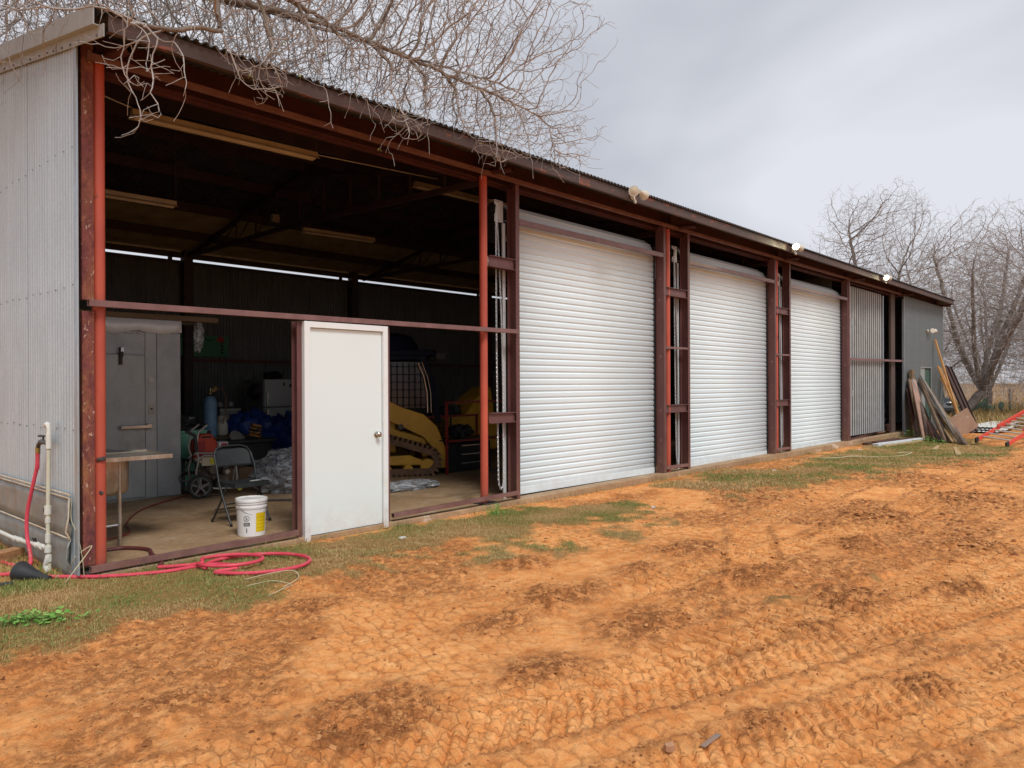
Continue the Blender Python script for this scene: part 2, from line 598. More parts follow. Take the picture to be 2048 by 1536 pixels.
damp = ramp(t, n3, [(0.3, (.15, .052, .017)), (0.7, (.42, .165, .055))])
wide = t.nodes.new('ShaderNodeMath'); wide.operation = 'MULTIPLY'; t.links.new(attr(t, 'disturbed'), wide.inputs[0]); wide.inputs[1].default_value = .38
soil = mixc(t, wide.outputs[0], soil, (.40, .155, .055))
dm = t.nodes.new('ShaderNodeMath'); dm.operation = 'MULTIPLY'
t.links.new(attr(t, 'disturbed'), dm.inputs[0])
t.links.new(ramp(t, noise(t, 14, 7, .7, P3), [(0.42, (0, 0, 0)), (0.56, (1, 1, 1))]), dm.inputs[1])
col = mixc(t, dm.outputs[0], soil, damp)
vm = t.nodes.new('ShaderNodeMapping'); vm.inputs['Rotation'].default_value = (0, 0, .35); vm.inputs['Scale'].default_value = (13, 9, 6)
wv = t.nodes.new('ShaderNodeVectorMath'); wv.operation = 'ADD'
nvv = t.nodes.new('ShaderNodeTexNoise'); nvv.inputs['Scale'].default_value = 14; nvv.inputs['Detail'].default_value = 1; t.links.new(P3, nvv.inputs['Vector'])
scv = t.nodes.new('ShaderNodeVectorMath'); scv.operation = 'SCALE'; scv.inputs['Scale'].default_value = .03; t.links.new(nvv.outputs['Color'], scv.inputs[0])
t.links.new(P3, wv.inputs[0]); t.links.new(scv.outputs[0], wv.inputs[1]); t.links.new(wv.outputs[0], vm.inputs['Vector'])
vo = t.nodes.new('ShaderNodeTexVoronoi'); vo.feature = 'DISTANCE_TO_EDGE'; vo.inputs['Scale'].default_value = 1.0; t.links.new(vm.outputs[0], vo.inputs['Vector'])
vo2 = t.nodes.new('ShaderNodeTexVoronoi'); vo2.feature = 'DISTANCE_TO_EDGE'; vo2.inputs['Scale'].default_value = 2.6; t.links.new(vm.outputs[0], vo2.inputs['Vector'])
crk = ramp(t, vo.outputs['Distance'], [(0.0, (1, 1, 1)), (0.075, (0, 0, 0))])
crk2 = ramp(t, vo2.outputs['Distance'], [(0.0, (.6, .6, .6)), (0.08, (0, 0, 0))])
brk = ramp(t, noise(t, 3.4, 5, .65, P3), [(0.42, (0, 0, 0)), (0.58, (1, 1, 1))])
ck = mixc(t, 1.0, crk, crk2, 'LIGHTEN'); ck = mixc(t, 1.0, ck, brk, 'MULTIPLY')
tkm = t.nodes.new('ShaderNodeMath'); tkm.operation = 'MULTIPLY'; t.links.new(attr(t, 'tracked'), tkm.inputs[0]); t.links.new(crk, tkm.inputs[1])
ckm = t.nodes.new('ShaderNodeMath'); ckm.operation = 'MAXIMUM'
ck5 = t.nodes.new('ShaderNodeMath'); ck5.operation = 'MULTIPLY'; t.links.new(ck, ck5.inputs[0]); ck5.inputs[1].default_value = .22
tk5 = t.nodes.new('ShaderNodeMath'); tk5.operation = 'MULTIPLY'; t.links.new(tkm.outputs[0], tk5.inputs[0]); tk5.inputs[1].default_value = .44
t.links.new(ck5.outputs[0], ckm.inputs[0]); t.links.new(tk5.outputs[0], ckm.inputs[1])
col = mixc(t, ckm.outputs[0], col, (.24, .085, .028))
spk = ramp(t, noise(t, 160, 4, .7, P3), [(0.34, (.45, .38, .33)), (0.54, (1, 1, 1))])
col = mixc(t, 0.35, col, spk, 'MULTIPLY')
thatch = ramp(t, noise(t, 45, 6, .7, P3), [(0.3, (.10, .066, .026)), (0.5, (.23, .145, .055)), (0.72, (.42, .27, .11))])
gm2 = t.nodes.new('ShaderNodeMath'); gm2.operation = 'MULTIPLY'
t.links.new(attr(t, 'grassy'), gm2.inputs[0]); gm2.inputs[1].default_value = 0.85
col = mixc(t, gm2.outputs[0], col, thatch)
t.links.new(col, p.inputs['Base Color'])
p.inputs['Roughness'].default_value = 0.95
p.inputs['Specular IOR Level'].default_value = 0.15
ad = t.nodes.new('ShaderNodeMath'); ad.operation = 'ADD'
ml = t.nodes.new('ShaderNodeMath'); ml.operation = 'MULTIPLY'
t.links.new(n3, ml.inputs[0]); ml.inputs[1].default_value = 0.5
sb = t.nodes.new('ShaderNodeMath'); sb.operation = 'SUBTRACT'; t.links.new(noise(t, 22, 8, .7, P3), sb.inputs[0]); t.links.new(ckm.outputs[0], sb.inputs[1]); t.links.new(sb.outputs[0], ad.inputs[0]); t.links.new(ml.outputs[0], ad.inputs[1])
bump(t, p, ad.outputs[0], 0.75, 0.020)
ground = mesh_np('ground', np.stack([GX.ravel(), GY.ravel(), GH], 1), GF, mg, smooth=True, attrs={'disturbed': GD, 'grassy': GM, 'tracked': GT})
tag(ground, kind='structure')

# concrete slab of the shed
m_slab, t, p = newmat('dusty_concrete')
v = vecscale(t, (1, 1, 1))
a1 = noise(t, 1.4, 7, .65, v, .6); a2 = noise(t, 16, 7, .7, v)
c = ramp(t, a1, [(0.3, (.27, .165, .085)), (0.5, (.40, .265, .15)), (0.75, (.50, .36, .225))])
c = mixc(t, 1.0, c, ramp(t, a2, [(0.3, (.72, .70, .68)), (0.65, (1.08, 1.06, 1.03))]), 'MULTIPLY')
scf = ramp(t, noise(t, 3.0, 8, .7, vecscale(t, (.35, 2.6, 1)), 1.0), [(0.60, (0, 0, 0)), (0.66, (1, 1, 1))])
c = mixc(t, scf, c, (.60, .50, .38))
t.links.new(c, p.inputs['Base Color'])
p.inputs['Roughness'].default_value = 0.62
bump(t, p, a2, .25, .006)
b = MB(); b.box(2.1, 6.46, -.3, 29.6, 15.05, .05)
o = b.build('concrete_floor', m_slab, bevel=.012); tag(o, kind='structure')
# ---------------------------------------------------------------- materials of the shed
M_galv = None
def galv(name, c1, c2, streak=(.6, .6, .08), met=.35, rough=.42, stain=(.30, .27, .20), st=0.68, groove=None):
    m, t, p = newmat(name)
    v = vecscale(t, streak)
    v2 = vecscale(t, (1, 1, 1))
    f = noise(t, 14, 6, .6, v)
    c = ramp(t, f, [(0.3, c2), (0.7, c1)])
    g = noise(t, 3.2, 7, .7, vecscale(t, (1, 1, .35)))
    r = ramp(t, g, [(st - .05, (0, 0, 0)), (st + .08, (1, 1, 1))])
    mm = t.nodes.new('ShaderNodeMath'); mm.operation = 'MULTIPLY'; mm.inputs[1].default_value = .55
    t.links.new(r, mm.inputs[0])
    c = mixc(t, mm.outputs[0], c, stain)
    c = mixc(t, 1.0, c, ramp(t, noise(t, 42, 5, .6, v2), [(0.35, (.94, .945, .95)), (0.6, (1.03, 1.03, 1.025))]), 'MULTIPLY')
    if groove:       # shading of the corrugation painted into the colour by depth
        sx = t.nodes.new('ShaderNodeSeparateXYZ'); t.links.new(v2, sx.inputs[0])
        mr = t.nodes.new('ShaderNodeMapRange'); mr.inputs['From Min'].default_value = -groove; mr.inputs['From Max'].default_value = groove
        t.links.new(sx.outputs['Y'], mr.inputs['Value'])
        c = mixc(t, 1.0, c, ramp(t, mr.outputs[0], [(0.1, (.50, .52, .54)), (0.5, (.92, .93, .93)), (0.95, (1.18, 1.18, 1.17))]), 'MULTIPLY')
    t.links.new(c, p.inputs['Base Color'])
    p.inputs['Metallic'].default_value = met
    t.links.new(ramp(t, noise(t, 8, 5, .6, v2), [(0.3, (rough - .08,) * 3), (0.7, (rough + .15,) * 3)]), p.inputs['Roughness'])
    return m
m_galv = galv('weathered_galvanised_sheet', (.50, .56, .60), (.37, .42, .455), met=.6, rough=.36)
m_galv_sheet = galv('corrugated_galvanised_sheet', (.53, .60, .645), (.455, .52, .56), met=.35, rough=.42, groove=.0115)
m_galv_new = galv('bright_galvanised_steel', (.80, .82, .83), (.62, .64, .65), met=.35, rough=.32, st=.9)
m_galv_dull = galv('dull_grey_sheet', (.225, .24, .235), (.185, .195, .195), met=.25, st=.8)
m_galv_dark = galv('dark_corrugated_sheet', (.15, .165, .158), (.09, .10, .095), met=.1, st=.7)  # plain dark grey for inner walls, seams and fixings
m_roofsheet = galv('roof_sheet', (.055, .060, .070), (.03, .033, .04), met=.2, st=.55, stain=(.12, .07, .04), rough=.6)
m_ins = mat('yellowed_lit_roof_underside', (.42, .36, .20), (.28, .24, .13), 3, .8, c3=(.05, .04, .02), s3=12)  # yellowed, and lightened to stand for light from the slot
m_trim = galv('painted_grey_flashing', (.40, .425, .42), (.34, .36, .355), streak=(.5, .5, .3), met=.1, rough=.45, st=.72)
m_primer = mat('oxide_primer_steel', (.150, .062, .057), (.115, .046, .042), 6, .5, c3=(.24, .10, .085), s3=26, t3=.66, stretch=(1, 1, .6), bmp=.08)
m_primer_x = mat('oxide_primer_rail', (.225, .118, .110), (.165, .078, .072), 5, .42, c3=(.33, .18, .15), s3=34, t3=.68, bmp=.06)
m_red = mat('orange_red_painted_pipe', (.56, .105, .058), (.40, .070, .042), 2.2, .48, c3=(.12, .055, .045), s3=6, t3=.665, lo=.3, hi=.7, stretch=(1, 1, .7), bmp=.12)
m_rusty, t, p = newmat('rusty_steel_post')
v = vecscale(t, (1, 1, .55))
c = ramp(t, noise(t, 5.5, 8, .7, v, .8), [(.30, (.36, .17, .060)), (.44, (.24, .075, .045)), (.58, (.17, .042, .042)), (.72, (.10, .030, .030))])
c = mixc(t, 1.0, c, ramp(t, noise(t, 38, 7, .7, v), [(.32, (.55, .50, .46)), (.60, (1.12, 1.1, 1.08))]), 'MULTIPLY')
c = mixc(t, ramp(t, noise(t, 30, 6, .65, v), [(.62, (0, 0, 0)), (.67, (1, 1, 1))]), c, (.50, .34, .25))
c = mixc(t, ramp(t, noise(t, 2.6, 6, .7, v), [(.64, (0, 0, 0)), (.70, (.8, .8, .8))]), c, (.045, .035, .035))
t.links.new(c, p.inputs['Base Color']); p.inputs['Roughness'].default_value = .75
bump(t, p, noise(t, 30, 8, .7, v), .6, .01)
m_beam = mat('dark_red_beam', (.085, .018, .013), (.045, .011, .009), 3, .55)
m_fascia = mat('weathered_red_fascia', (.100, .058, .050), (.060, .044, .040), 1.6, .65, c3=(.23, .075, .045), s3=7, t3=.58, stretch=(.5, 1, 2), bmp=.15)
m_black = mat('black_rubber', (.012, .012, .013), (.02, .02, .022), 9, .6)
m_white = mat('white_painted_steel', (.73, .83, .86), (.715, .81, .84), 1.5, .55, lo=.3, hi=.7)
m_doorwhite = mat('white_primed_door', (.77, .85, .84), (.75, .825, .815), 1.2, .34, lo=.25, hi=.75)
m_framewhite = mat('white_door_frame', (.79, .825, .82), (.74, .73, .66), 5, .42, lo=.2, hi=.42)
m_weld = mat('burnt_weld', (.045, .035, .034), (.09, .07, .06), 30, .7, bmp=.6)

splash(m_white, 0.0, .35, strength=.35); splash(m_doorwhite, 0.0, .4, (.42, .24, .13), .25, 9); splash(m_framewhite, -.02, .28, (.40, .22, .12), .7, 12)
splash(m_primer, -.1, .55, (.30, .16, .085), .7); splash(m_primer_x, -.1, .35, (.30, .16, .085), .45, 10); splash(m_red, 0, .30, (.10, .06, .045), .8, 9); splash(m_galv_sheet, 0, .9, (.34, .27, .19), .35)
shed = thing('machine_shed', 'long corrugated metal shed with dark red framing, three white roll-up doors and one open bay', 'shed', (2.1, 6.5, 0))
FY = 6.5
BASE = .05
POSTS = [2.235, 6.705, 11.15, 15.62, 20.1, 24.6, 29.35]
RIDGE_Y, BACK_Y = 10.75, 15.1
def eave_y(x): return 5.88 + (x - 1.97) / 27.7 * .24
def fascia_z(x): return 4.155 + (x - 1.97) / 27.7 * .105
def roof_z(x, y):
    """underside of the roof sheets"""
    ze = fascia_z(x) + .125
    zr = ze + .185 * (RIDGE_Y - eave_y(x))
    zb = 4.235
    return ze + (zr - ze) * (y - eave_y(x)) / (RIDGE_Y - eave_y(x)) if y < RIDGE_Y else zr + (zb - zr) * (y - RIDGE_Y) / (BACK_Y - RIDGE_Y)

def wave(n, pitch, amp, per=8, kind='sin'):
    xs, ys = [], []
    m = int(round(n / pitch)) * per
    for k in range(m + 1):
        u = k / per
        xs.append(u * pitch)
        if kind == 'sin':
            ys.append(amp * math.cos(u * 2 * math.pi))
        elif kind == 'rib':            # flat pan with narrow ribs
            f = u % 1.0
            ys.append(amp if (f < .13 or f > .87) else -amp)
        elif kind == 'slat':           # bold rounded rib of a roll-up curtain
            f = u % 1.0
            ys.append(amp * (1 - 2 * abs(math.cos(math.pi * f)) ** 5))
    return xs, ys

def sheet_mesh(name, width, height, pitch, amp, m, per=8, kind='sin', rows=1, ztop=None):
    """vertical corrugated sheet in the XZ plane, origin bottom left, waves along X; ztop(u) cuts the top"""
    xs, ys = wave(width, pitch, amp, per, kind)
    vs, fs = [], []
    for x, y in zip(xs, ys):
        vs += [(x, y, 0), (x, y, height if ztop is None else ztop(x))]
    for k in range(len(xs) - 1):
        fs.append((2 * k, 2 * k + 2, 2 * k + 3, 2 * k + 1))
    me = bpy.data.meshes.new(name)
    me.from_pydata(vs, [], fs)
    me.polygons.foreach_set('use_smooth', [kind == 'sin'] * len(fs))
    me.materials.append(m)
    return me
def put(name, me, parent, loc, rotz=0, sc=None):
    o = bpy.data.objects.new(name, me)
    COL.objects.link(o)
    o.parent = parent
    off = Vector(parent.location)
    if parent.parent is not None:
        off += parent.parent.location
    o.location = Vector(loc) - off
    o.rotation_euler = (0, 0, rotz)
    return o

# gable wall on the left (x = 2.06), sheets one by one
gab = sub('gable_wall', shed)
y = 6.50
k = 0
while y < 15.1:
    w = .612 if k < 14 else .5
    if y + w > 15.12:
        w = int((15.12 - y) / .068) * .068
        if w <= 0: break
    zt = (lambda yy: (lambda u: roof_z(2.1, min(yy + u, 15.1)) - .03))(y)
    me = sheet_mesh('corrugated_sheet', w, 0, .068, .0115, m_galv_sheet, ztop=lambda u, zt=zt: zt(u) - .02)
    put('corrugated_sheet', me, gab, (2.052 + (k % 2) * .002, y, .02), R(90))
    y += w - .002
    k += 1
# edge trim, flat base panels with bead strips, bent sheet edge
b = MB(); b.box(2.036, 6.455, .06, 2.052, 6.52, 4.30)
b.build('corner_trim', m_galv, gab, bevel=.002)
m_basep = galv('dented_base_panel', (.37, .375, .35), (.27, .27, .245), streak=(.5, .5, .4), met=.3, rough=.5, stain=(.30, .16, .075), st=.60)
for z0, z1 in ((.0, .335), (.345, .655)):
    b = MB()
    n = 26
    vs = []; fs = []
    for i in range(n + 1):
        yy = 6.56 + (14.9 - 6.56) * (i / n) ** 1.6
        for j in range(5):
            zz = z0 + (z1 - z0) * j / 4
            vs.append((2.022 + .008 * math.sin(i * 1.7 + j * 2.1) * (1 if 0 < j < 4 else .3) - (.028 if (i == 0 and j in (2, 3)) else 0), yy, zz))
    for i in range(n):
        for j in range(4):
            a = i * 5 + j
            fs.append((a, a + 5, a + 6, a + 1))
    b.add(vs, fs)
    o = b.build('base_panel', m_basep, gab, smooth=True)
    so = o.modifiers.new('thickness', 'SOLIDIFY'); so.thickness = .004
m_bead = mat('pale_bead_strip', (.62, .57, .46), (.50, .36, .22), 5, .55)
b = MB()
for z in (.662, .690, .342, .012):
    b.tube([(2.010, 6.56, z - .002), (2.008, 8.0, z + .003), (2.010, 10, z - .002), (2.010, 14.9, z)], .0085, 6)
b.tube([(2.008, 6.556, .66), (2.000, 6.55, .5), (1.985, 6.565, .40), (2.010, 6.56, .345)], .007, 6)
b.each('bead_strip', m_bead, gab, smooth=True)
b = MB(); rnd = random.Random(3)
for yy in np.arange(6.55, 9.4, .204):
    for z in (1.2, 2.35, 3.45):
        b.lathe([(.006, 0), (.006, .002), (.003, .006)], (2.040, yy + rnd.uniform(-.004, .004), z + rnd.uniform(-.01, .01)), 8, (-1, 0, 0))
b.build('screw', m_galv_dark, gab)['kind'] = 'stuff'

# gable flashing: upper box fascia and lower apron following the roof slope
def slope_strip(b, x0, x1, ya, yb, zoff0, zoff1):
    vs = []
    for yy in ((ya, RIDGE_Y, yb) if yb > RIDGE_Y else (ya, (ya + yb) / 2, yb)):
        zz = roof_z(2.0, yy)
        vs += [(x0, yy, zz + zoff0), (x1, yy, zz + zoff0), (x1, yy, zz + zoff1), (x0, yy, zz + zoff1)]
    fs = []
    for k in range(2):
        a = 4 * k
        for q in range(4):
            fs.append((a + q, a + (q + 1) % 4, a + 4 + (q + 1) % 4, a + 4 + q))
    fs += [(0, 1, 2, 3), (8, 11, 10, 9)]
    b.add(vs, fs)
fl = sub('gable_flashing', shed)
b = MB(); slope_strip(b, 1.975, 1.985, 5.90, 15.2, -.10, .045); slope_strip(b, 1.985, 2.09, 5.90, 15.2, .039, .045)
slope_strip(b, 1.985, 2.035, 5.90, 15.2, -.10, -.094)
b.build('flashing_box', m_trim, fl)
b = MB(); slope_strip(b, 2.022, 2.030, 5.83, 15.1, -.185, -.09)
b.build('flashing_apron', m_trim, fl)
b = MB(); slope_strip(b, 1.971, 1.975, 7.02, 7.032, -.10, .045); slope_strip(b, 2.018, 2.022, 6.86, 6.868, -.185, -.10)
b.each('flashing_seam', m_galv_dark, fl)
b = MB()
for yy in (5.95, 6.33, 6.52, 6.72, 6.93, 7.08, 7.3, 7.55, 7.8, 8.05, 8.35):
    b.lathe([(.012, 0), (.012, .004), (.006, .01)], (2.022, yy, roof_z(2, yy) - .165), 8, (-1, 0, 0))
b.build('flashing_screw', m_galv_dark, fl)['kind'] = 'stuff'

m_truss = mat('dark_truss_steel', (.048, .022, .022), (.025, .014, .016), 3, .6)
# roof: corrugations run up the slope, so the eave shows a row of teeth
rf = sub('roof', shed)
def roof_sheet(x0, x1, ya, yb, pitch=.080, amp=.017, per=6):
    n = int(round((x1 - x0) / pitch)) * per
    vs, fs = [], []
    for k in range(n + 1):
        x = x0 + (x1 - x0) * k / n
        h = amp * math.cos(2 * math.pi * k / per)
        a = ya if ya > 7 else eave_y(x) - .035
        for yy in (a, yb):
            vs.append((x, yy, roof_z(x, yy) + h + amp + .004))
    for k in range(n):
        fs.append((2 * k, 2 * k + 2, 2 * k + 3, 2 * k + 1))
    bb = MB(); bb.add(vs, fs)
    return bb
x = 2.0
while x < 29.6:
    x1 = min(x + .88, 29.7)
    o = roof_sheet(x, x1, 5, RIDGE_Y).build('roof_sheet', m_roofsheet, rf, smooth=True, angle=80)
    so = o.modifiers.new('thickness', 'SOLIDIFY'); so.thickness = .003
    x = x1
x = 2.0
while x < 29.6:
    x1 = min(x + 2.64, 29.7)
    roof_sheet(x, x1, RIDGE_Y, BACK_Y + .25).build('roof_sheet', m_roofsheet, rf, smooth=True, angle=80)
    x = x1
b = MB(); b.poly([(-.18, -.03), (0, .012), (.18, -.03), (0, .004)], (2.0, RIDGE_Y, roof_z(2, RIDGE_Y) + .05), (29.7, RIDGE_Y, roof_z(29, RIDGE_Y) + .05)); b.build('ridge_cap', m_roofsheet, rf)
# fascia channel along the eave, in lengths
fx = [2.075, 6.9, 12.9, 18.9, 24.9, 29.66]
for a, c in zip(fx[:-1], fx[1:]):
    b = MB()
    ya, yc = eave_y(a), eave_y(c)
    za, zc = fascia_z(a), fascia_z(c)
    b.poly([(0, 0), (0, .122), (.05, .122), (.05, .116), (.006, .116), (.006, .006), (.05, .006), (.05, 0)], (a, ya, za), (c - .004, yc, zc), up=(0, 0, 1))
    # frame() puts 'across' on the -Y side: mirror so that the lips point inwards
    b.v = [(vx, 2 * (ya + (yc - ya) * (vx - a) / (c - a)) - vy, vz) for vx, vy, vz in b.v]
    b.build('fascia_channel', m_fascia, rf)
# purlins (C sections) under the roof
for yy in (7.25, 8.4, 9.55, 10.6, 11.7, 12.85, 14.0):
    b = MB()
    z0, z1 = roof_z(2.2, yy) - .09, roof_z(29, yy) - .09
    b.bar((2.1, yy, z0), (29.6, yy, z1), .045, .16)
    b.build('purlin', m_truss, rf)
# underside lining near the back eave (yellowed strip, colour brightened to look lit from the slot)
b = MB()
b.add([(2.1, 13.2, roof_z(2, 13.2) - .012), (24.4, 13.2, roof_z(24, 13.2) - .012), (24.4, 14.95, roof_z(24, 14.95) - .012), (2.1, 14.95, roof_z(2, 14.95) - .012)], [(0, 1, 2, 3)])
b.build('roof_lining', m_ins, rf)

# front framing ------------------------------------------------------------
def hpost(x, z1, r=.050, m=m_red, y=FY + .075, z0=.05):
    b = MB(); b.tube([(x, y, z0), (x, y, z1)], r, 20)
    o = b.build('round_post', m, shed, smooth=True, angle=60)
    return o
for k, px in enumerate(POSTS[:5]):
    hpost(px, 4.16)
b = MB(); b.box(2.10, 6.46, .052, 2.36, 6.68, .066); b.box(6.6, 6.46, .052, 6.86, 6.68, .066)
b.each('base_plate', m_weld, shed)
b = MB()
b.tube([(2.235, 6.53, .955), (2.235, 6.522, .965)], .026, 9); b.tube([(2.215, 6.527, .957), (2.255, 6.519, .962)], .014, 8); b.tube([(2.232, 6.530, .685), (2.236, 6.521, .69)], .018, 8)
b.ball((2.21, 6.525, .955), .016, 8, 5, .3, 1); b.ball((2.253, 6.525, .962), .015, 8, 5, .3, 2)
b.each('weld_mark', m_weld, shed, smooth=True)
# rusty corner channel, upper and lower piece
for z0, z1 in ((.115, 2.145), (2.235, 4.43)):
    b = MB()
    b.poly([(-.045, 0), (.045, 0), (.045, .09), (.037, .09), (.037, .008), (-.037, .008), (-.037, .09), (-.045, .09)], (2.138, FY + .012, z0), (2.138, FY + .012, z1), up=(0, 1, 0))
    b.build('corner_post', m_rusty, shed, bevel=.003)
# overhang bracket pipes at the posts
for px in (2.235, 6.705, 11.3, 15.75, 20.1, 24.6, 29.3):
    b = MB(); b.pipe((px + .10, 6.16, 4.200), (px + .02, 6.62, 4.215), .040, .034, 16)
    b.build('overhang_pipe', m_beam, shed, smooth=True, angle=60)
    b = MB(); b.tube([(px, 6.575, 4.16), (px, 6.575, 4.40)], .05, 12); b.build('post_head', m_beam, shed, smooth=True)
# header: narrow rail on the face and deep red beam behind
b = MB(); b.hollow((2.12, FY - .026, 4.172), (24.86, FY - .026, 4.205), .05, .05, .004); b.build('header_rail', m_primer_x, shed, bevel=.002)
b = MB(); b.bar((2.1, FY + .20, 4.27), (29.55, FY + .20, 4.33), .05, .34); b.bar((2.1, FY + .17, 4.13), (29.5, FY + .17, 4.16), .12, .02); b.build('header_beam', m_beam, shed)
# open bay: mid rail, sill rails, door posts
b = MB(); b.hollow((2.125, FY - .026, 2.208), (7.235, FY - .026, 2.230), .05, .052, .004); b.build('mid_rail', m_primer_x, shed, bevel=.002)
b = MB(); b.hollow((2.132, FY - .030, .089), (3.99, FY - .030, .108), .05, .05, .004); b.build('sill_rail', m_primer_x, shed, bevel=.002)
b = MB(); b.hollow((5.165, FY - .030, .115), (7.235, FY - .030, .140), .05, .048, .004); b.build('sill_rail', m_primer_x, shed, bevel=.002)

def channel(name, x, sgn, z0, z1, y0=FY - .0, dep=.155, fl=.062, m=m_primer, parent=shed):
    """vertical C channel, web at x facing the door, flanges pointing in direction sgn"""
    b = MB()
    t_ = .007
    o = [(x, y0), (x + sgn * fl, y0), (x + sgn * fl, y0 + t_), (x + sgn * t_, y0 + t_), (x + sgn * t_, y0 + dep - t_), (x + sgn * fl, y0 + dep - t_), (x + sgn * fl, y0 + dep), (x, y0 + dep)]
    n = len(o)
    vs = [(px, py, z) for z in (z0, z1) for px, py in o]
    fs = [(k, (k + 1) % n, n + (k + 1) % n, n + k) for k in range(n)] + [tuple(range(n)), tuple(range(2 * n - 1, n - 1, -1))]
    b.add(vs, fs)
    return b.build(name, m, parent)
channel('door_post', 4.058, -1, .0, 2.18, FY - .006, .10, .052)
channel('door_post', 5.098, 1, .0, 2.18, FY - .006, .10, .052)
m_spot = mat('ground_primer_spot', (.27, .12, .11), None, 12, .4)
DOORS = [(7.30, 10.915), (11.79, 15.40), (16.25, 19.92)]
for k, (xa, xc) in enumerate(DOORS):
    channel('door_jamb', xa, -1, -.03 - .02 * k, 4.165, FY - .002, .155, .07)
    channel('door_jamb', xc, 1, -.03 - .02 * k, 4.172, FY - .002, .155, .07)
    b = MB(); b.hollow((xa + .004, FY + .024, 3.675), (xc - .003, FY + .024, 3.685), .05, .072, .004); b.build('door_head_rail', m_primer_x, shed, bevel=.002)
    b = MB()
    for z in (.60, .25, 1.1, 2.0, 2.95, 3.3):
        b.lathe([(.021, 0), (.021, .0012)], (xc, FY + .075 + .012 * math.sin(z * 9), z), 14, (-1, 0, 0))
    b.each('grind_mark', m_spot, shed)
# stub channels between the posts and the door jambs
def stub(x0, x1, z0, z1, dep=.075):
    b = MB()
    y0 = FY + .03
    b.box(x0, y0, z0, x1, y0 + .008, z1); b.box(x0, y0 - .03, z1 - .008, x1, y0 + dep, z1 + .001); b.box(x0, y0 - .03, z0 - .001, x1, y0 + dep, z0 + .008)
    b.build('stub_channel', m_primer, shed)
for x0, x1 in ((6.752, 7.228), (10.99, 11.716), (15.475, 16.176)):
    stub(x0, x1, 3.03, 3.17)
    stub(x0, x1, 1.055, 1.185)
for x0, x1 in ((10.99, 11.716), (15.475, 16.176)):
    b = MB(); b.hollow((x0, FY + .02, 2.15), (x1, FY + .02, 2.155), .045, .035, .004); b.build('tie_rail', m_primer_x, shed)
    b = MB(); b.hollow((x0, FY + .02, .135), (x1, FY + .02, .125), .05, .05, .004); b.build('sill_rail', m_primer_x, shed)
b = MB()
b.tube([(6.755, FY + .055, 3.16), (6.752, FY + .04, 3.10), (6.755, FY + .055, 3.03)], .012, 8)
b.each('weld_mark', mat('bare_weld', (.45, .33, .26), (.25, .2, .17), 40, .5), shed, smooth=True)

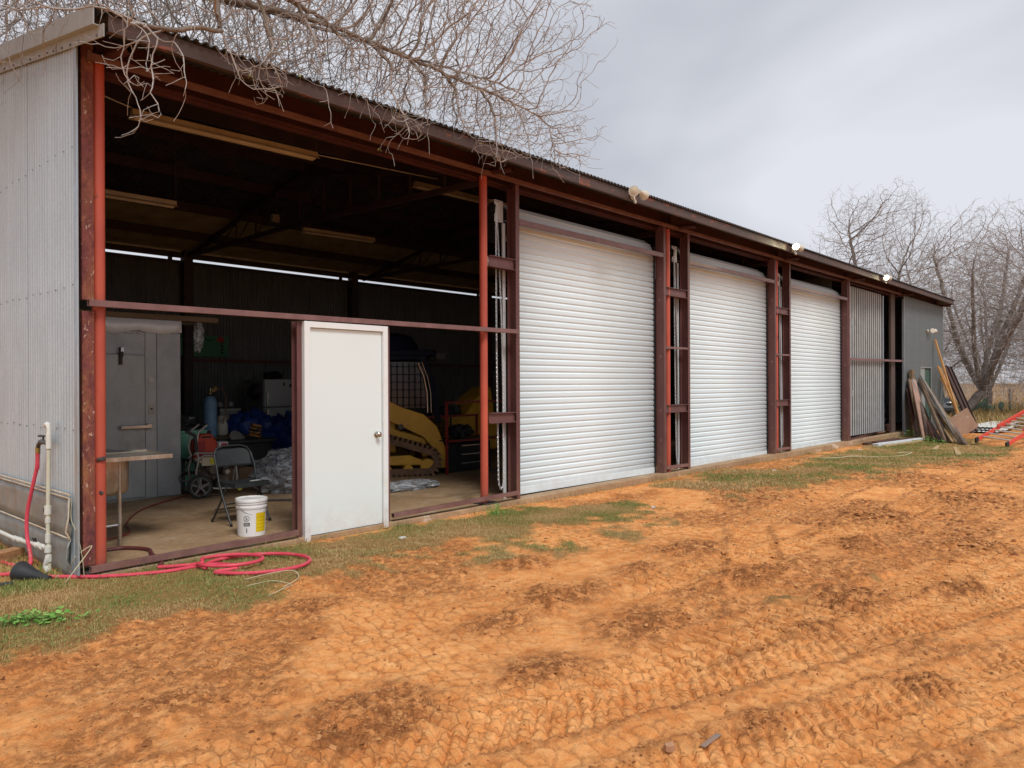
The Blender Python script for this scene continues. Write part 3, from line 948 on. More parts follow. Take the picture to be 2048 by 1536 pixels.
# roll-up doors -------------------------------------------------------------
CY = FY + .175
def rollup(xa, xc, zb0, zb1, k):
    d = sub('roll_up_door', shed)
    x0, x1 = xa + .03, xc - .045
    pitch, amp = .0895, .0078
    per = 14
    n = int((3.98 - .17) / pitch) * per
    # curtain: vertical wave, then wraps over the drum
    prof = []
    z = .10
    for i in range(n + 1):
        u = i / per
        prof.append((0.0, .10 + u * pitch, amp * (1 - 2 * abs(math.cos(math.pi * (u % 1.0))) ** 12)))
    ztop = .10 + n / per * pitch
    Rr = .262
    zc = 3.70
    prof = [q for q in prof if q[1] < zc - .01]
    out_ = [(CY - q[2], q[1]) for q in prof]
    m2 = 15
    for i in range(1, m2 * 4 + 1):
        a = math.pi * 1.15 * i / (m2 * 4)
        rad = Rr + .006 * math.cos(i / 4 * 2 * math.pi * 1.0) + .012 * abs(math.sin(i * .39))
        out_.append((CY + Rr - rad * math.cos(a), zc + rad * math.sin(a)))
    vs, fs = [], []
    for (yy, zz) in out_:
        zl = zz + zb0 * max(0, 1 - zz / 1.0); zr = zz + zb1 * max(0, 1 - zz / 1.0)
        vs += [(x0, yy, zl), (x1, yy, zr)]
    for i in range(len(out_) - 1):
        fs.append((2 * i, 2 * i + 1, 2 * i + 3, 2 * i + 2))
    b = MB(); b.add(vs, fs)
    o = b.build('curtain', m_white, d, smooth=True, angle=70)
    so = o.modifiers.new('thickness', 'SOLIDIFY'); so.thickness = .003
    # flat bottom bar and its black astragal
    b = MB()
    b.add([(x0, CY - .014, zb0 + .012), (x1, CY - .014, zb1 + .012), (x1, CY + .014, zb1 + .012), (x0, CY + .014, zb0 + .012),
           (x0, CY - .014, zb0 + .11), (x1, CY - .014, zb1 + .11), (x1, CY + .014, zb1 + .11), (x0, CY + .014, zb0 + .11)],
          [(0, 3, 2, 1), (4, 5, 6, 7), (0, 1, 5, 4), (1, 2, 6, 5), (2, 3, 7, 6), (3, 0, 4, 7)])
    b.build('bottom_bar', m_white, d, bevel=.004)
    b = MB(); b.bar(((x0), CY, zb0 + .002), (x1, CY, zb1 + .002), .035, .026); b.build('bottom_seal', m_black, d)
    b = MB(); b.lathe([(.25, 0), (.25, .012), (.10, .014), (.10, .03)], (x1 + .004, CY + .262, 3.70), 28, (1, 0, 0)); b.lathe([(.25, 0), (.25, -.012)], (x0 - .004, CY + .262, 3.70), 28, (1, 0, 0))
    b.tube([(x0 - .1, CY + .235, 3.66), (x1 + .06, CY + .235, 3.66)], .02, 10)
    b.each('drum_end', m_black, d, smooth=True)
    # dark brush strip down the right-hand guide, and the galvanised guides
    b = MB(); b.box(x1 - .004, CY - .022, .03, x1 + .028, CY - .004, 3.85); b.build('brush_seal', m_black, d)
    b = MB()
    for gx, sg in ((xa - .145, 1), (xc + .012, -1)):
        if sg == 1:
            b.box(gx, CY - .012, -.02, gx + .052, CY - .006, 3.66); b.box(gx + .046, CY - .006, -.02, gx + .052, CY + .05, 3.66); pass
        else:
            b.box(gx - .012, CY - .015, 3.3, gx - .006, CY + .05, 3.75)
    b.each('guide_angle', m_galv_new, d)
    # bracket plate with its bolts, sprocket and hand chain
    bx = xa - .262
    b = MB(); b.box(bx, CY + .02, 3.668, bx + .165, CY + .026, 3.955); b.box(bx, CY + .026, 3.949, bx + .165, CY + .10, 3.955)
    b.build('bracket_plate', m_galv_new, d, bevel=.002)
    b = MB()
    for ux in (.022, .052, .08):
        for uz in (3.69, 3.935):
            b.lathe([(.008, 0), (.008, .004)], (bx + ux, CY + .02, uz), 8, (0, -1, 0))
    for uz in (3.70, 3.93):
        b.tube([(bx + .165, CY + .03, uz), (xa - .03, CY - .01, uz)], .008, 6)
    b.each('bolt', m_galv_dark, d)
    b = MB(); b.lathe([(.085, 0), (.085, .012), (.03, .014), (.03, .04)], (bx - .03, CY + .04, 3.82), 18, (-1, 0, 0)); b.tube([(bx - .05, CY + .04, 3.82), (bx + .05, CY + .04, 3.82)], .014, 8)
    b.build('chain_wheel', m_black, d, smooth=True)
    # chain links, two strands meeting in a loop near the floor
    b = MB()
    zlo = .20
    path = []
    N = 72
    for i in range(N + 1):
        t_ = i / N
        path.append(Vector((bx - .042 - .012 * math.sin(t_ * 3), CY - .045 - .03 * t_, 3.82 - (3.82 - zlo - .12) * t_ * 1.0)))
    for i in range(1, 9):
        a = math.pi * i / 9
        path.append(Vector((bx - .042 + .05 * (1 - math.cos(a)) * .9, CY - .075, zlo + .12 - .12 * math.sin(a))))
    for i in range(N + 1):
        t_ = i / N
        path.append(Vector((bx + .05 + .055 * math.sin(t_ * 3.1) * .7 - .05 * t_, CY - .075 + .06 * t_, zlo + .12 + (3.82 - zlo - .12) * t_)))
    # resample evenly
    seg = [0]
    for i in range(1, len(path)):
        seg.append(seg[-1] + (path[i] - path[i - 1]).length)
    L = seg[-1]; pitch_c = .030; j = 0
    for q in range(int(L / pitch_c)):
        s_ = q * pitch_c
        while seg[j + 1] < s_: j += 1
        f_ = (s_ - seg[j]) / max(1e-6, seg[j + 1] - seg[j])
        c_ = path[j].lerp(path[j + 1], f_); dr = (path[j + 1] - path[j]).normalized()
        sd = dr.cross(Vector((0, 1, 0))).normalized() if q % 2 else dr.cross(Vector((1, 0, 0.1))).normalized()
        ring = []
        for (u_, w_) in ((-.019, 0), (-.011, .0085), (.011, .0085), (.019, 0), (.011, -.0085), (-.011, -.0085), (-.019, 0)):
            ring.append(c_ + dr * u_ + sd * w_)
        b.tube(ring, .0033, 4, caps=False)
    b.build('hand_chain', m_galv_new, d)
    return d
rollup(*DOORS[0], .055, .035, 0)
rollup(*DOORS[1], .030, .005, 1)
rollup(*DOORS[2], .000, -.025, 2)

# white entry door ------------------------------------------------------------
ed = sub('entry_door', shed)
b = MB()
X0, X1, ZT = 4.062, 5.094, 2.180
YF = FY - .052
for xa, xc in ((X0, X0 + .066), (X1 - .062, X1)):
    b.box(xa, YF, -.01 if xa < 4.5 else .0, xc, YF + .14, ZT)
b.box(X0 + .066, YF, ZT - .06, X1 - .062, YF + .14, ZT)
b.box(X1 - .078, YF + .085, .0, X1 - .062, YF + .13, ZT - .06); b.box(X0 + .066, YF + .085, ZT - .076, X1 - .078, YF + .13, ZT - .06)
b.build('door_frame', m_framewhite, ed, bevel=.003)
b = MB(); b.box(X0 + .068, YF + .030, .052, X1 - .067, YF + .074, ZT - .064); b.build('door_leaf', m_doorwhite, ed, bevel=.002)
b = MB()
kx, kz = X1 - .138, 1.015
b.lathe([(.033, 0), (.033, .006), (.016, .012), (.012, .03), (.02, .038), (.028, .05), (.028, .06), (.018, .07)], (kx, YF + .030, kz), 20, (0, -1, 0))
b.build('door_knob', mat('satin_nickel', (.55, .50, .42), None, 5, .25, metal=1.0), ed, smooth=True)
b = MB(); b.box(X1 - .066, YF + .026, .96, X1 - .0625, YF + .074, 1.06); b.build('strike_plate', m_galv_new, ed)
b = MB(); b.box(X0 + .05, YF + .02, .052, X1 - .05, YF + .12, .054); b.box(X0 + .06, YF + .04, .03, X1 - .06, YF + .07, .053); b.build('threshold', m_black, ed)

# fourth bay: half-open corrugated sliding door, rail and dark gap ------------
sd_ = sub('sliding_door', shed)
m_valley, t, p = newmat('painted_shade_corrugation')  # valley shade and bright crests painted in by corrugation depth
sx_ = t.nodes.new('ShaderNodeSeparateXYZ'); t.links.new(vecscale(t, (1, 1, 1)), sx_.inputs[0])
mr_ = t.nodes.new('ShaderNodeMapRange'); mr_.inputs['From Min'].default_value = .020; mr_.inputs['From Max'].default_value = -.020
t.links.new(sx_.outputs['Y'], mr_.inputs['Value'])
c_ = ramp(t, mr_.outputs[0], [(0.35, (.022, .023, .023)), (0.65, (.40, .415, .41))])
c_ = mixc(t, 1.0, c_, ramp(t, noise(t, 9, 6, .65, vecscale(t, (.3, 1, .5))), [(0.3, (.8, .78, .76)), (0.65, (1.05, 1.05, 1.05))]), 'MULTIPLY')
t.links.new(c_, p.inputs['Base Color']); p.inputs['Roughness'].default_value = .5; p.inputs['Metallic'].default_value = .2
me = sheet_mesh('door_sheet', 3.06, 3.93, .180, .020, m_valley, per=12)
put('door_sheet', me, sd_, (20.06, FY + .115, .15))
b = MB(); b.box(23.14, FY + .07, .12, 23.20, FY + .13, 4.05); b.box(20.0, FY + .07, .08, 20.045, FY + .13, 4.05)
b.each('door_edge', m_galv, sd_)
b = MB(); b.hollow((20.0, FY + .02, 2.155), (24.82, FY + .02, 2.20), .05, .06, .004); b.build('door_rail', m_primer_x, sd_)
b = MB(); b.box(19.99, FY - .02, -.06, 20.04, FY + .03, 4.17); b.build('door_side_bar', m_primer_x, shed)
b = MB()
for z in (1.22, 1.32, 3.03, 3.17):
    b.tube([(20.04, FY - .03, z), (20.16, FY - .03, z)], .01, 6)
for z in ((1.2, 1.34), (3.02, 3.19)):
    b.tube([(20.14, FY - .03, z[0]), (20.14, FY - .03, z[1])], .012, 6)
b.each('hinge_bracket', m_galv, sd_)
b = MB()
for q in range(3):
    b.box(20.05, FY + .0 + q * .14, -.03 + q * .045, 24.8, FY + .135 + q * .14, .005 + q * .045)
b.each('door_sill', mat('red_mud_sill', (.34, .15, .075), (.22, .09, .045), 5, .9), shed)
b = MB(); b.box(24.02, FY + .10, -.05, 24.42, FY + .16, 4.2); b.build('inner_post', mat('brown_steel', (.10, .066, .052), None, 4, .7), shed)
# front wall at the far end: ribbed panels, side opening with green leaf
fw = sub('front_wall', shed)
W0, W1, FWY = 24.86, 29.67, FY - .035
m_rib = galv('ribbed_wall_sheet', (.265, .295, .29), (.235, .262, .258), streak=(.4, .4, .2), met=.15, rough=.5, st=.85, groove=.007)  # rib shading put into the colour
OP = (26.78, 27.95, 2.03)
w_ = .455
x = W0; k = 0
while x < W1 - .1:
    wd = min(w_, W1 - x)
    if wd < .1: break
    xm = x + wd / 2
    z0 = -.12
    if OP[0] - .1 < xm < OP[1] + .05: z0 = OP[2]
    me = sheet_mesh('ribbed_sheet', wd, 4.19 - z0, .1517, .007, m_rib, per=14, kind='rib')
    put('ribbed_sheet', me, fw, (x, FWY - .002 * (k % 2), z0))
    x += wd; k += 1
b = MB(); b.box(W0 - .022, FWY - .012, -.1, W0 + .012, FWY + .05, 4.09); b.box(W1 - .01, FWY - .01, -.13, W1 + .012, FWY + .08, 4.12); b.each('wall_trim', m_galv, fw)
b = MB(); b.box(26.70, FWY - .012, 2.02, 28.04, FWY + .02, 2.05); b.box(26.67, FWY - .012, -.1, 26.70, FWY + .02, 2.05); b.box(28.04, FWY - .012, -.1, 28.07, FWY + .02, 2.05); b.each('opening_trim', m_rib, fw)
b = MB(); b.box(26.70, FWY + .02, -.1, 27.33, FWY + .04, 2.02); b.build('opening_leaf', m_rib, fw)
b = MB(); b.box(27.33, FWY + .04, -.1, 28.04, FWY + .06, 2.02); b.build('green_leaf', mat('faded_green_door', (.045, .10, .075), None, 4, .6), fw)
b = MB(); b.box(28.05, FWY + .0, -.12, 29.67, FWY + .01, .35); b.build('lower_sheet', m_rib, fw)

# right gable and back wall ---------------------------------------------------
b = MB()
b.add([(29.68, 6.47, -.2), (29.68, 15.1, -.2), (29.68, 15.1, 4.23), (29.68, RIDGE_Y, 5.245), (29.68, 6.12, 4.385), (29.68, 6.12, 4.25), (29.68, 6.47, 4.20)], [(0, 1, 2, 3, 4, 5, 6)])
b.build('far_gable', m_galv, shed)
bw = sub('back_wall', shed)
# daylight slot between wall top (4.055) and eave strut (4.10)
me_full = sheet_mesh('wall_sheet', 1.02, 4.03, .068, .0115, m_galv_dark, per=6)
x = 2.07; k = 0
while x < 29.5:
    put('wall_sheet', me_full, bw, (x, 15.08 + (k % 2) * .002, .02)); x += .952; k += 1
b = MB(); b.bar((2.1, 15.0, 4.025), (29.6, 15.0, 4.025), .05, .06); b.build('top_girt', m_weld, bw)
b = MB(); b.bar((2.1, 15.0, 2.06), (29.6, 15.0, 2.06), .07, .06); b.build('girt', m_primer, bw)
b = MB(); b.bar((2.1, 15.0, 4.165), (19.9, 15.0, 4.165), .06, .11); b.build('eave_strut', m_weld, bw)
b = MB(); b.bar((19.9, 15.0, 4.13), (29.6, 15.0, 4.13), .06, .24); b.build('eave_strut', m_weld, bw)
for px in (2.2, 6.72, 10.75, 15.4, 20, 24.6, 29.3):
    b = MB(); b.box(px - .09, 14.85, .05, px + .09, 15.02, 4.25); b.build('back_post', m_weld if px != 15.4 else m_primer, bw)
    b = MB(); b.box(px - .33, 15.02, 4.0, px - .25, 15.05, 4.12); b.build('slot_block', m_weld, bw)
# partitions so that the far bays stay dark
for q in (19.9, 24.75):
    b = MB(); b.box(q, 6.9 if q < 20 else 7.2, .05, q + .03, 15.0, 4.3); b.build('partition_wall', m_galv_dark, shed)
# trusses front to back at each post line
for px in (6.72, 11.1, 15.6):
    tr = sub('roof_truss', shed)
    b = MB(); b.bar((px, 6.6, 4.10), (px, 10.75, 4.20), .06, .07); b.bar((px, 10.75, 4.20), (px, 14.9, 4.14), .06, .07); b.build('bottom_chord', m_truss, tr)
    b = MB(); b.bar((px, 6.6, roof_z(px, 6.6) - .2), (px, RIDGE_Y, roof_z(px, RIDGE_Y) - .2), .06, .06); b.bar((px, RIDGE_Y, roof_z(px, RIDGE_Y) - .2), (px, 15, roof_z(px, 15) - .14), .06, .06); b.build('top_chord', m_truss, tr)
    N = 12
    for i in range(1, N):
        yy = 6.6 + 8.4 * i / N
        zt, zb = roof_z(px, yy) - .2, 4.15
        b = MB(); b.tube([(px, yy, zb), (px, yy, zt)], .018, 6)
        y2 = 6.6 + 8.4 * (i + (1 if i < N / 2 else -1)) / N
        b.tube([(px, yy, zb), (px, y2, roof_z(px, y2) - .2)], .012, 6)
        b.build('web_bar', m_truss, tr)
# ---------------------------------------------------------------- things inside the open bay
SZ = .05
m_steel = galv('stained_stainless', (.66, .61, .53), (.50, .44, .35), streak=(.6, .6, .6), met=.75, rough=.34, stain=(.23, .12, .05), st=.52)
m_chrome = mat('dull_chrome', (.55, .55, .53), None, 8, .25, metal=.9)
m_dark = mat('dark_plastic', (.022, .023, .025), (.035, .035, .036), 6, .5)
m_dkgrey = mat('charcoal_steel', (.045, .046, .05), (.07, .065, .06), 5, .45, c3=(.12, .10, .08), s3=22, t3=.66)
m_hose = mat('pink_red_rubber_hose', (.74, .070, .115), (.60, .055, .085), 9, .5, c3=(.46, .22, .15), s3=14, t3=.60)
m_hose_dk = mat('dirty_red_air_hose', (.30, .045, .035), (.20, .05, .035), 5, .55)

# walk-in cooler -----------------------------------------------------------
m_cool = galv('grey_cooler_panel', (.43, .46, .48), (.34, .365, .38), streak=(.3, .3, .25), met=.15, rough=.42, stain=(.30, .28, .24), st=.66)
m_cool2 = galv('scuffed_cooler_door', (.46, .49, .49), (.36, .385, .385), streak=(.3, .3, .2), met=.15, rough=.4, stain=(.26, .23, .19), st=.62)
cl = thing('walk_in_cooler', 'grey metal walk-in cooler with a latched door standing inside the open bay', 'cooler', (3.3, 10.9, SZ))
CX0, CX1, CF, CT = 2.12, 4.52, 10.25, 2.43
b = MB(); b.box(CX0, CF + .02, SZ, CX1 - .02, 12.6, CT); b.build('wall', m_cool, cl)
b = MB(); b.box(4.205, CF, SZ + .01, CX1, CF + .05, CT - .17); b.build('front_panel', m_cool, cl, bevel=.006)
b = MB(); b.box(4.055, CF + .004, SZ + .01, 4.201, CF + .05, CT - .17); b.build('door_post', m_cool2, cl, bevel=.004)
b = MB(); b.box(2.2, CF + .006, 1.965, 4.051, CF + .05, CT - .17); b.build('head_panel', m_cool, cl, bevel=.004)
b = MB(); b.box(2.45, CF - .012, SZ + .03, 4.045, CF + .04, 1.953); b.build('door', m_cool2, cl, bevel=.008)
m_foil = mat('silver_tape', (.90, .92, .94), (.80, .83, .86), 9, .4, metal=.1, bmp=.4)
b = MB()
n = 34; vs = []; fs = []
rnd = random.Random(5)
for i in range(n + 1):
    x = CX0 + (CX1 + .01 - CX0) * i / n
    zl = CT - .175 + .022 * math.sin(i * .8) + rnd.uniform(-.01, .01)
    vs += [(x, CF - .006 - rnd.uniform(0, .012), zl), (x, CF - .006, CT)]
for i in range(n): fs.append((2 * i, 2 * i + 2, 2 * i + 3, 2 * i + 1))
b.add(vs, fs); o = b.build('foil_band', m_foil, cl, smooth=True); so = o.modifiers.new('t', 'SOLIDIFY'); so.thickness = .003
b = MB()
for x, w in ((2.75, .05), (2.82, .02), (3.86, .07), (3.98, .03), (4.26, .03), (4.33, .03)):
    b.ball((x, CF - .014, CT - .185), (w, .012, .012), 8, 5, .25, int(x * 50))
b.each('foam_drip', mat('pale_foam', (.75, .74, .70), None, 9, .5), cl, smooth=True)
b = MB(); b.box(3.72, CF - .075, .985, 4.10, CF - .04, 1.035); b.box(3.72, CF - .04, .985, 3.76, CF - .01, 1.035); b.box(4.06, CF - .04, .975, 4.13, CF + .006, 1.05)
b.build('handle', m_chrome, cl, bevel=.008)
b = MB(); b.box(3.725, CF - .05, 1.92, 3.765, CF - .005, 2.05); b.box(3.715, CF - .035, 1.82, 3.760, CF - .012, 1.96); b.build('hasp', m_weld, cl, bevel=.004)
b = MB(); b.box(3.73, CF - .06, 1.99, 3.765, CF - .05, 2.045); b.build('hasp_plate', m_chrome, cl)
b = MB(); b.lathe([(.045, 0), (.045, .01), (.03, .014), (.03, .02)], (4.125, CF + .004, 1.62), 20, (0, -1, 0)); b.build('gauge', mat('gauge_face', (.62, .62, .58), None, 9, .3), cl)
b = MB(); b.box(4.09, CF - .006, 1.17, 4.165, CF + .004, 1.30); b.build('switch_plate', mat('ivory_plate', (.46, .43, .36), None, 9, .5), cl, bevel=.003)
b = MB(); b.lathe([(.012, 0), (.012, .014)], (4.127, CF - .006, 1.24), 10, (0, -1, 0)); b.build('switch_knob', m_dark, cl)
# long plank lying on the cooler
b = MB(); b.box(2.15, CF - .02, CT + .004, 5.05, CF + .20, CT + .075)
m_oldwood = mat('old_brown_timber', (.22, .15, .085), (.14, .09, .05), 3, .8, stretch=(.3, 3, 3), bmp=.2)
tag(b.build('plank', m_oldwood, None, bevel=.003), 'long brown timber plank lying on top of the grey cooler', 'plank')
b = MB(); b.box(4.45, CF + .3, CT + .005, 4.98, CF + .7, CT + .03)
tag(b.build('shelf_board', mat('pale_board', (.42, .42, .40), None, 4, .5), None), 'thin pale board on the cooler sticking out past its corner', 'board')
# clear bag hanging from it
def crumple(name, c, size, m, seed, n=26, k=14, angle=28, amp=.28, parent=None, zmin=None, stretch=1.0):
    b = MB()
    rnd = random.Random(seed)
    dirs = [Vector((rnd.gauss(0, 1), rnd.gauss(0, 1), rnd.gauss(0, 1))).normalized() for _ in range(22)]
    ph = [rnd.uniform(0, 6) for _ in dirs]
    vs = []
    for j in range(k + 1):
        t_ = math.pi * j / k
        for i in range(n):
            a = 2 * math.pi * i / n
            d = Vector((math.sin(t_) * math.cos(a), math.sin(t_) * math.sin(a), math.cos(t_)))
            g = 1.0
            for q, (dd, pp) in enumerate(zip(dirs, ph)):
                g += amp / 3.2 * abs(math.sin(d.dot(dd) * (3 + q * .55) + pp)) - amp / 5.5
            p = Vector((c[0] + d.x * size[0] * g, c[1] + d.y * size[1] * g, c[2] + d.z * size[2] * g))
            if zmin is not None and p.z < zmin: p.z = zmin + .002
            vs.append(p)
    fs = []
    for j in range(k):
        for i in range(n):
            q = (i + 1) % n
            fs.append((j * n + i, j * n + q, (j + 1) * n + q, (j + 1) * n + i))
    b.add(vs, fs)
    return b.build(name, m, parent, smooth=True, angle=angle)
m_film, t, p = newmat('clear_plastic_film')
p.inputs['Base Color'].default_value = (.62, .65, .68, 1); p.inputs['Roughness'].default_value = .22
p.inputs['Alpha'].default_value = .42; p.inputs['Specular IOR Level'].default_value = .9
t.links.new(ramp(t, noise(t, 7, 5, .6, vecscale(t, (1, 1, 1)), 1.5), [(0.4, (.10,) * 3), (0.62, (.55,) * 3)]), p.inputs['Alpha'])
tag(crumple('plastic_bag', (4.80, 10.3, 2.24), (.065, .04, .17), m_film, 3, amp=.35, angle=120), 'clear plastic bag hanging from the board beside the cooler', 'bag')

# stainless sink -----------------------------------------------------------
sk = thing('sink', 'stained stainless steel sink with drainboard standing behind the orange corner pipe', 'sink', (2.6, 7.5, SZ))
b = MB(); b.box(2.14, 7.28, .868, 3.13, 7.90, .880); b.box(2.14, 7.272, .852, 3.13, 7.284, .892); b.box(3.122, 7.284, .86, 3.134, 7.90, .892); b.box(2.14, 7.89, .86, 3.134, 7.902, .90)
b.build('drainboard', m_steel, sk, bevel=.003)
b = MB(); b.add([(2.14, 7.885, .89), (3.05, 7.885, .89), (2.14, 7.885, 1.0), (2.14, 7.905, .89), (3.05, 7.905, .89), (2.14, 7.905, 1.0)], [(0, 1, 2), (5, 4, 3), (0, 3, 4, 1), (1, 4, 5, 2), (2, 5, 3, 0)]); b.build('splashback', m_dkgrey, sk)
b = MB()
prof = [(.0, .53), (.12, .53), (.17, .545), (.19, .58), (.195, .867)]
q = []
for r_, z in prof:
    ring = []
    for k in range(28):
        a = 2 * math.pi * k / 28
        ca, sa = math.cos(a), math.sin(a)
        e = .45
        ring.append((2.545 + .24 / .195 * r_ * math.copysign(abs(ca) ** e, ca), 7.56 + 1.25 * r_ * math.copysign(abs(sa) ** e, sa), z))
    q += ring
b.add(q, [(j * 28 + k, j * 28 + (k + 1) % 28, (j + 1) * 28 + (k + 1) % 28, (j + 1) * 28 + k) for j in range(4) for k in range(28)] + [tuple(range(27, -1, -1))])
b.build('basin', m_steel, sk, smooth=True, angle=50)
for lx, ly in ((2.665, 7.335), (2.22, 7.85)):
    b = MB(); b.tube([(lx, ly, .86), (lx, ly, .12)], .020, 12); b.tube([(lx, ly, .12), (lx, ly, .09), (lx, ly, .055)], [.016, .020, .012], 10)
    b.build('leg', m_steel, sk, smooth=True)
b = MB(); b.tube([(2.20, 7.35, .255), (2.66, 7.335, .265)], .013, 8); b.build('stretcher', m_chrome, sk)
b = MB(); b.ball((2.40, 7.55, .905), (.10, .09, .03), 10, 6, .15, 4); b.ball((2.55, 7.60, .90), (.05, .04, .022), 8, 5, .15, 5)
tag(b.build('rag', mat('orange_red_rag', (.42, .07, .035), None, 9, .8), None, smooth=True), 'crumpled orange-red rag lying on the stained sink drainboard', 'rag')

# bucket ---------------------------------------------------------------------
def bucket(loc, rz):
    t_ = thing('bucket', 'white lidded plastic bucket with black warning label and yellow label beside the folding chair', 'bucket', loc, rz, local=True)
    b = MB(); b.lathe([(.128, 0), (.133, .004), (.143, .27), (.147, .272), (.150, .28), (.1505, .295), (.1445, .30), (.1445, .318), (.151, .32), (.1515, .332), (.145, .336), (.145, .352)], n=44)
    b.build('body', mat('white_bucket_plastic', (.78, .77, .76), (.74, .73, .72), 3, .35, lo=.2), t_, smooth=True, angle=40)
    b = MB(); b.lathe([(.150, .340), (.156, .342), (.156, .366), (.152, .372), (.140, .372), (.137, .362), (.02, .361)], n=44)
    b.build('lid', mat('white_lid', (.74, .73, .71), (.55, .44, .33), 7, .4, lo=.3, hi=.45), t_, smooth=True, angle=40)
    def patch(a0, a1, z0, z1, r, m, name, n=10):
        b = MB(); vs = []
        for i in range(n + 1):
            a = a0 + (a1 - a0) * i / n
            for z in (z0, z1):
                rr_ = .133 + (.143 - .133) * (z - .004) / .266 + r
                vs.append((rr_ * math.cos(a), rr_ * math.sin(a), z))
        b.add(vs, [(2 * i, 2 * i + 2, 2 * i + 3, 2 * i + 1) for i in range(n)])
        return b.build(name, m, t_, smooth=True)
    m_yel = mat('yellow_print', (.78, .56, .01), (.70, .48, .01), 12, .4)
    m_ink = mat('black_print', (.02, .02, .02), None, 9, .5); m_lab = mat('white_print', (.82, .82, .82), None, 9, .4)
    c = R(-118)      # centre of the side seen from the yard
    patch(c + .30, c + 1.14, .045, .235, .0008, m_yel, 'yellow_label')
    patch(c - .54, c - .14, .130, .225, .0008, m_lab, 'label_paper')
    patch(c - .56, c - .12, .108, .142, .0014, m_ink, 'black_label')
    for k in range(3):
        patch(c - .52, c - .16 - .03 * k, .116 + .008 * k, .119 + .008 * k, .002, m_lab, 'print_line')
    patch(c - .37, c - .31, .042, .088, .0012, m_ink, 'print_line')
    for k in range(4):
        patch(c + .40, c + 1.0 - .1 * (k % 2), .085 + .035 * k, .089 + .035 * k, .0014, mat('ochre_print', (.55, .38, .01), None, 9, .4), 'print_line')
    # warning pictogram: ring, bar and a figure inside
    def onside(a, z): 
        rr_ = .133 + .01 * (z - .004) / .266 + .0018
        return Vector((rr_ * math.cos(a), rr_ * math.sin(a), z))
    b = MB(); ac, zc = c - .34, .184
    b.tube([onside(ac + .19 * math.cos(u), zc + .026 * math.sin(u)) for u in np.linspace(0, 2 * math.pi, 25)], .0022, 5, caps=False)
    b.tube([onside(ac - .13, zc + .018), onside(ac + .13, zc - .018)], .0018, 5)
    b.tube([onside(ac - .02, zc - .012), onside(ac - .01, zc + .004), onside(ac + .05, zc + .008)], .004, 5)
    b.build('warning_sign', m_ink, t_)['kind'] = 'stuff'
    b = MB(); pts = []
    for k in range(15):
        a = math.pi * k / 14
        pts.append((-.149 * math.cos(a) * .98 - .0, -.155 * math.sin(a) * .75 - .02, .31 - .10 * math.sin(a)))
    b.tube(pts, .0022, 6); b.build('handle', m_chrome, t_)
    return t_
bucket((3.785, 6.985, SZ), R(0))

# folding chair ---------------------------------------------------------------
ch = thing('folding_chair', 'dark grey metal folding chair facing out behind the white bucket', 'chair', (4.07, 7.75, SZ), R(2), local=True)
m_ch = mat('scratched_dark_enamel', (.032, .037, .040), (.020, .024, .026), 7, .5, c3=(.14, .15, .15), s3=22, t3=.68)
W = .225
for sx in (-W, W):
    b = MB(); b.tube([(sx * .97, .16, .74), (sx, .10, .62), (sx, .045, .44), (sx, -.09, .2), (sx * 1.02, -.215, .012)], .0115, 10); b.build('front_leg', m_ch, ch, smooth=True)
    b = MB(); b.tube([(sx * .93, -.10, .42), (sx * .94, .02, .25), (sx * .97, .20, .012)], .0115, 10); b.build('rear_leg', m_ch, ch, smooth=True)
    b = MB(); b.lathe([(.014, 0), (.014, .03)], (sx * 1.02, -.217, 0), 10); b.lathe([(.014, 0), (.014, .03)], (sx * .97, .202, 0), 10); b.each('foot_cap', m_black, ch)
b = MB(); b.tube([(-W * .97, .16, .74), (-W * .80, .185, .80), (-W * .45, .195, .825), (W * .45, .195, .825), (W * .80, .185, .80), (W * .97, .16, .74)], .0115, 10); b.build('top_rail', m_ch, ch, smooth=True)
b = MB(); vs = []; NX, NZ = 16, 8
for j in range(NZ + 1):
    for i in range(NX + 1):
        u = -1 + 2 * i / NX; v_ = j / NZ
        zt = .815 - .075 * abs(u) ** 4
        z = .60 + (zt - .60) * v_
        vs.append((u * W * (.985 if v_ < .8 else .985 - .05 * abs(u)), .115 + (z - .60) * .33 + .035 * (1 - u * u), z))
b.add(vs, [(j * (NX + 1) + i, j * (NX + 1) + i + 1, (j + 1) * (NX + 1) + i + 1, (j + 1) * (NX + 1) + i) for j in range(NZ) for i in range(NX)])
o = b.build('backrest', m_ch, ch, smooth=True); so = o.modifiers.new('t', 'SOLIDIFY'); so.thickness = .004
b = MB(); vs = []
for j in range(9):
    for i in range(13):
        u = -1 + 2 * i / 12; v_ = -1 + j / 4
        vs.append((u * .20, -.055 + v_ * .195, .445 - .012 * (1 - u * u) * (1 - v_ * v_) + .015 * (v_ < -0.9)))
b.add(vs, [(j * 13 + i, j * 13 + i + 1, (j + 1) * 13 + i + 1, (j + 1) * 13 + i) for j in range(8) for i in range(12)])
b.box(-.20, -.252, .405, .20, -.247, .455); b.box(-.203, -.25, .405, -.199, .14, .45); b.box(.199, -.25, .405, .203, .14, .45)
o = b.build('seat', m_ch, ch, smooth=True, angle=40)
for z, y in ((.22, -.075), (.14, .135)):
    b = MB(); b.tube([(-W, y, z), (W, y, z)], .008, 8); b.build('stretcher', m_ch, ch)
b = MB(); b.add([(.02, -.20, .4575), (.16, -.185, .4585), (.155, -.12, .4585), (.03, -.135, .4575)], [(0, 1, 2, 3)])
tag(b.build('paper_scrap', mat('paper', (.7, .72, .72), None, 5, .5), None), 'small white paper scrap lying on the folding chair seat', 'paper')
bpy.data.objects['paper_scrap'].location = (4.07, 7.75, SZ)

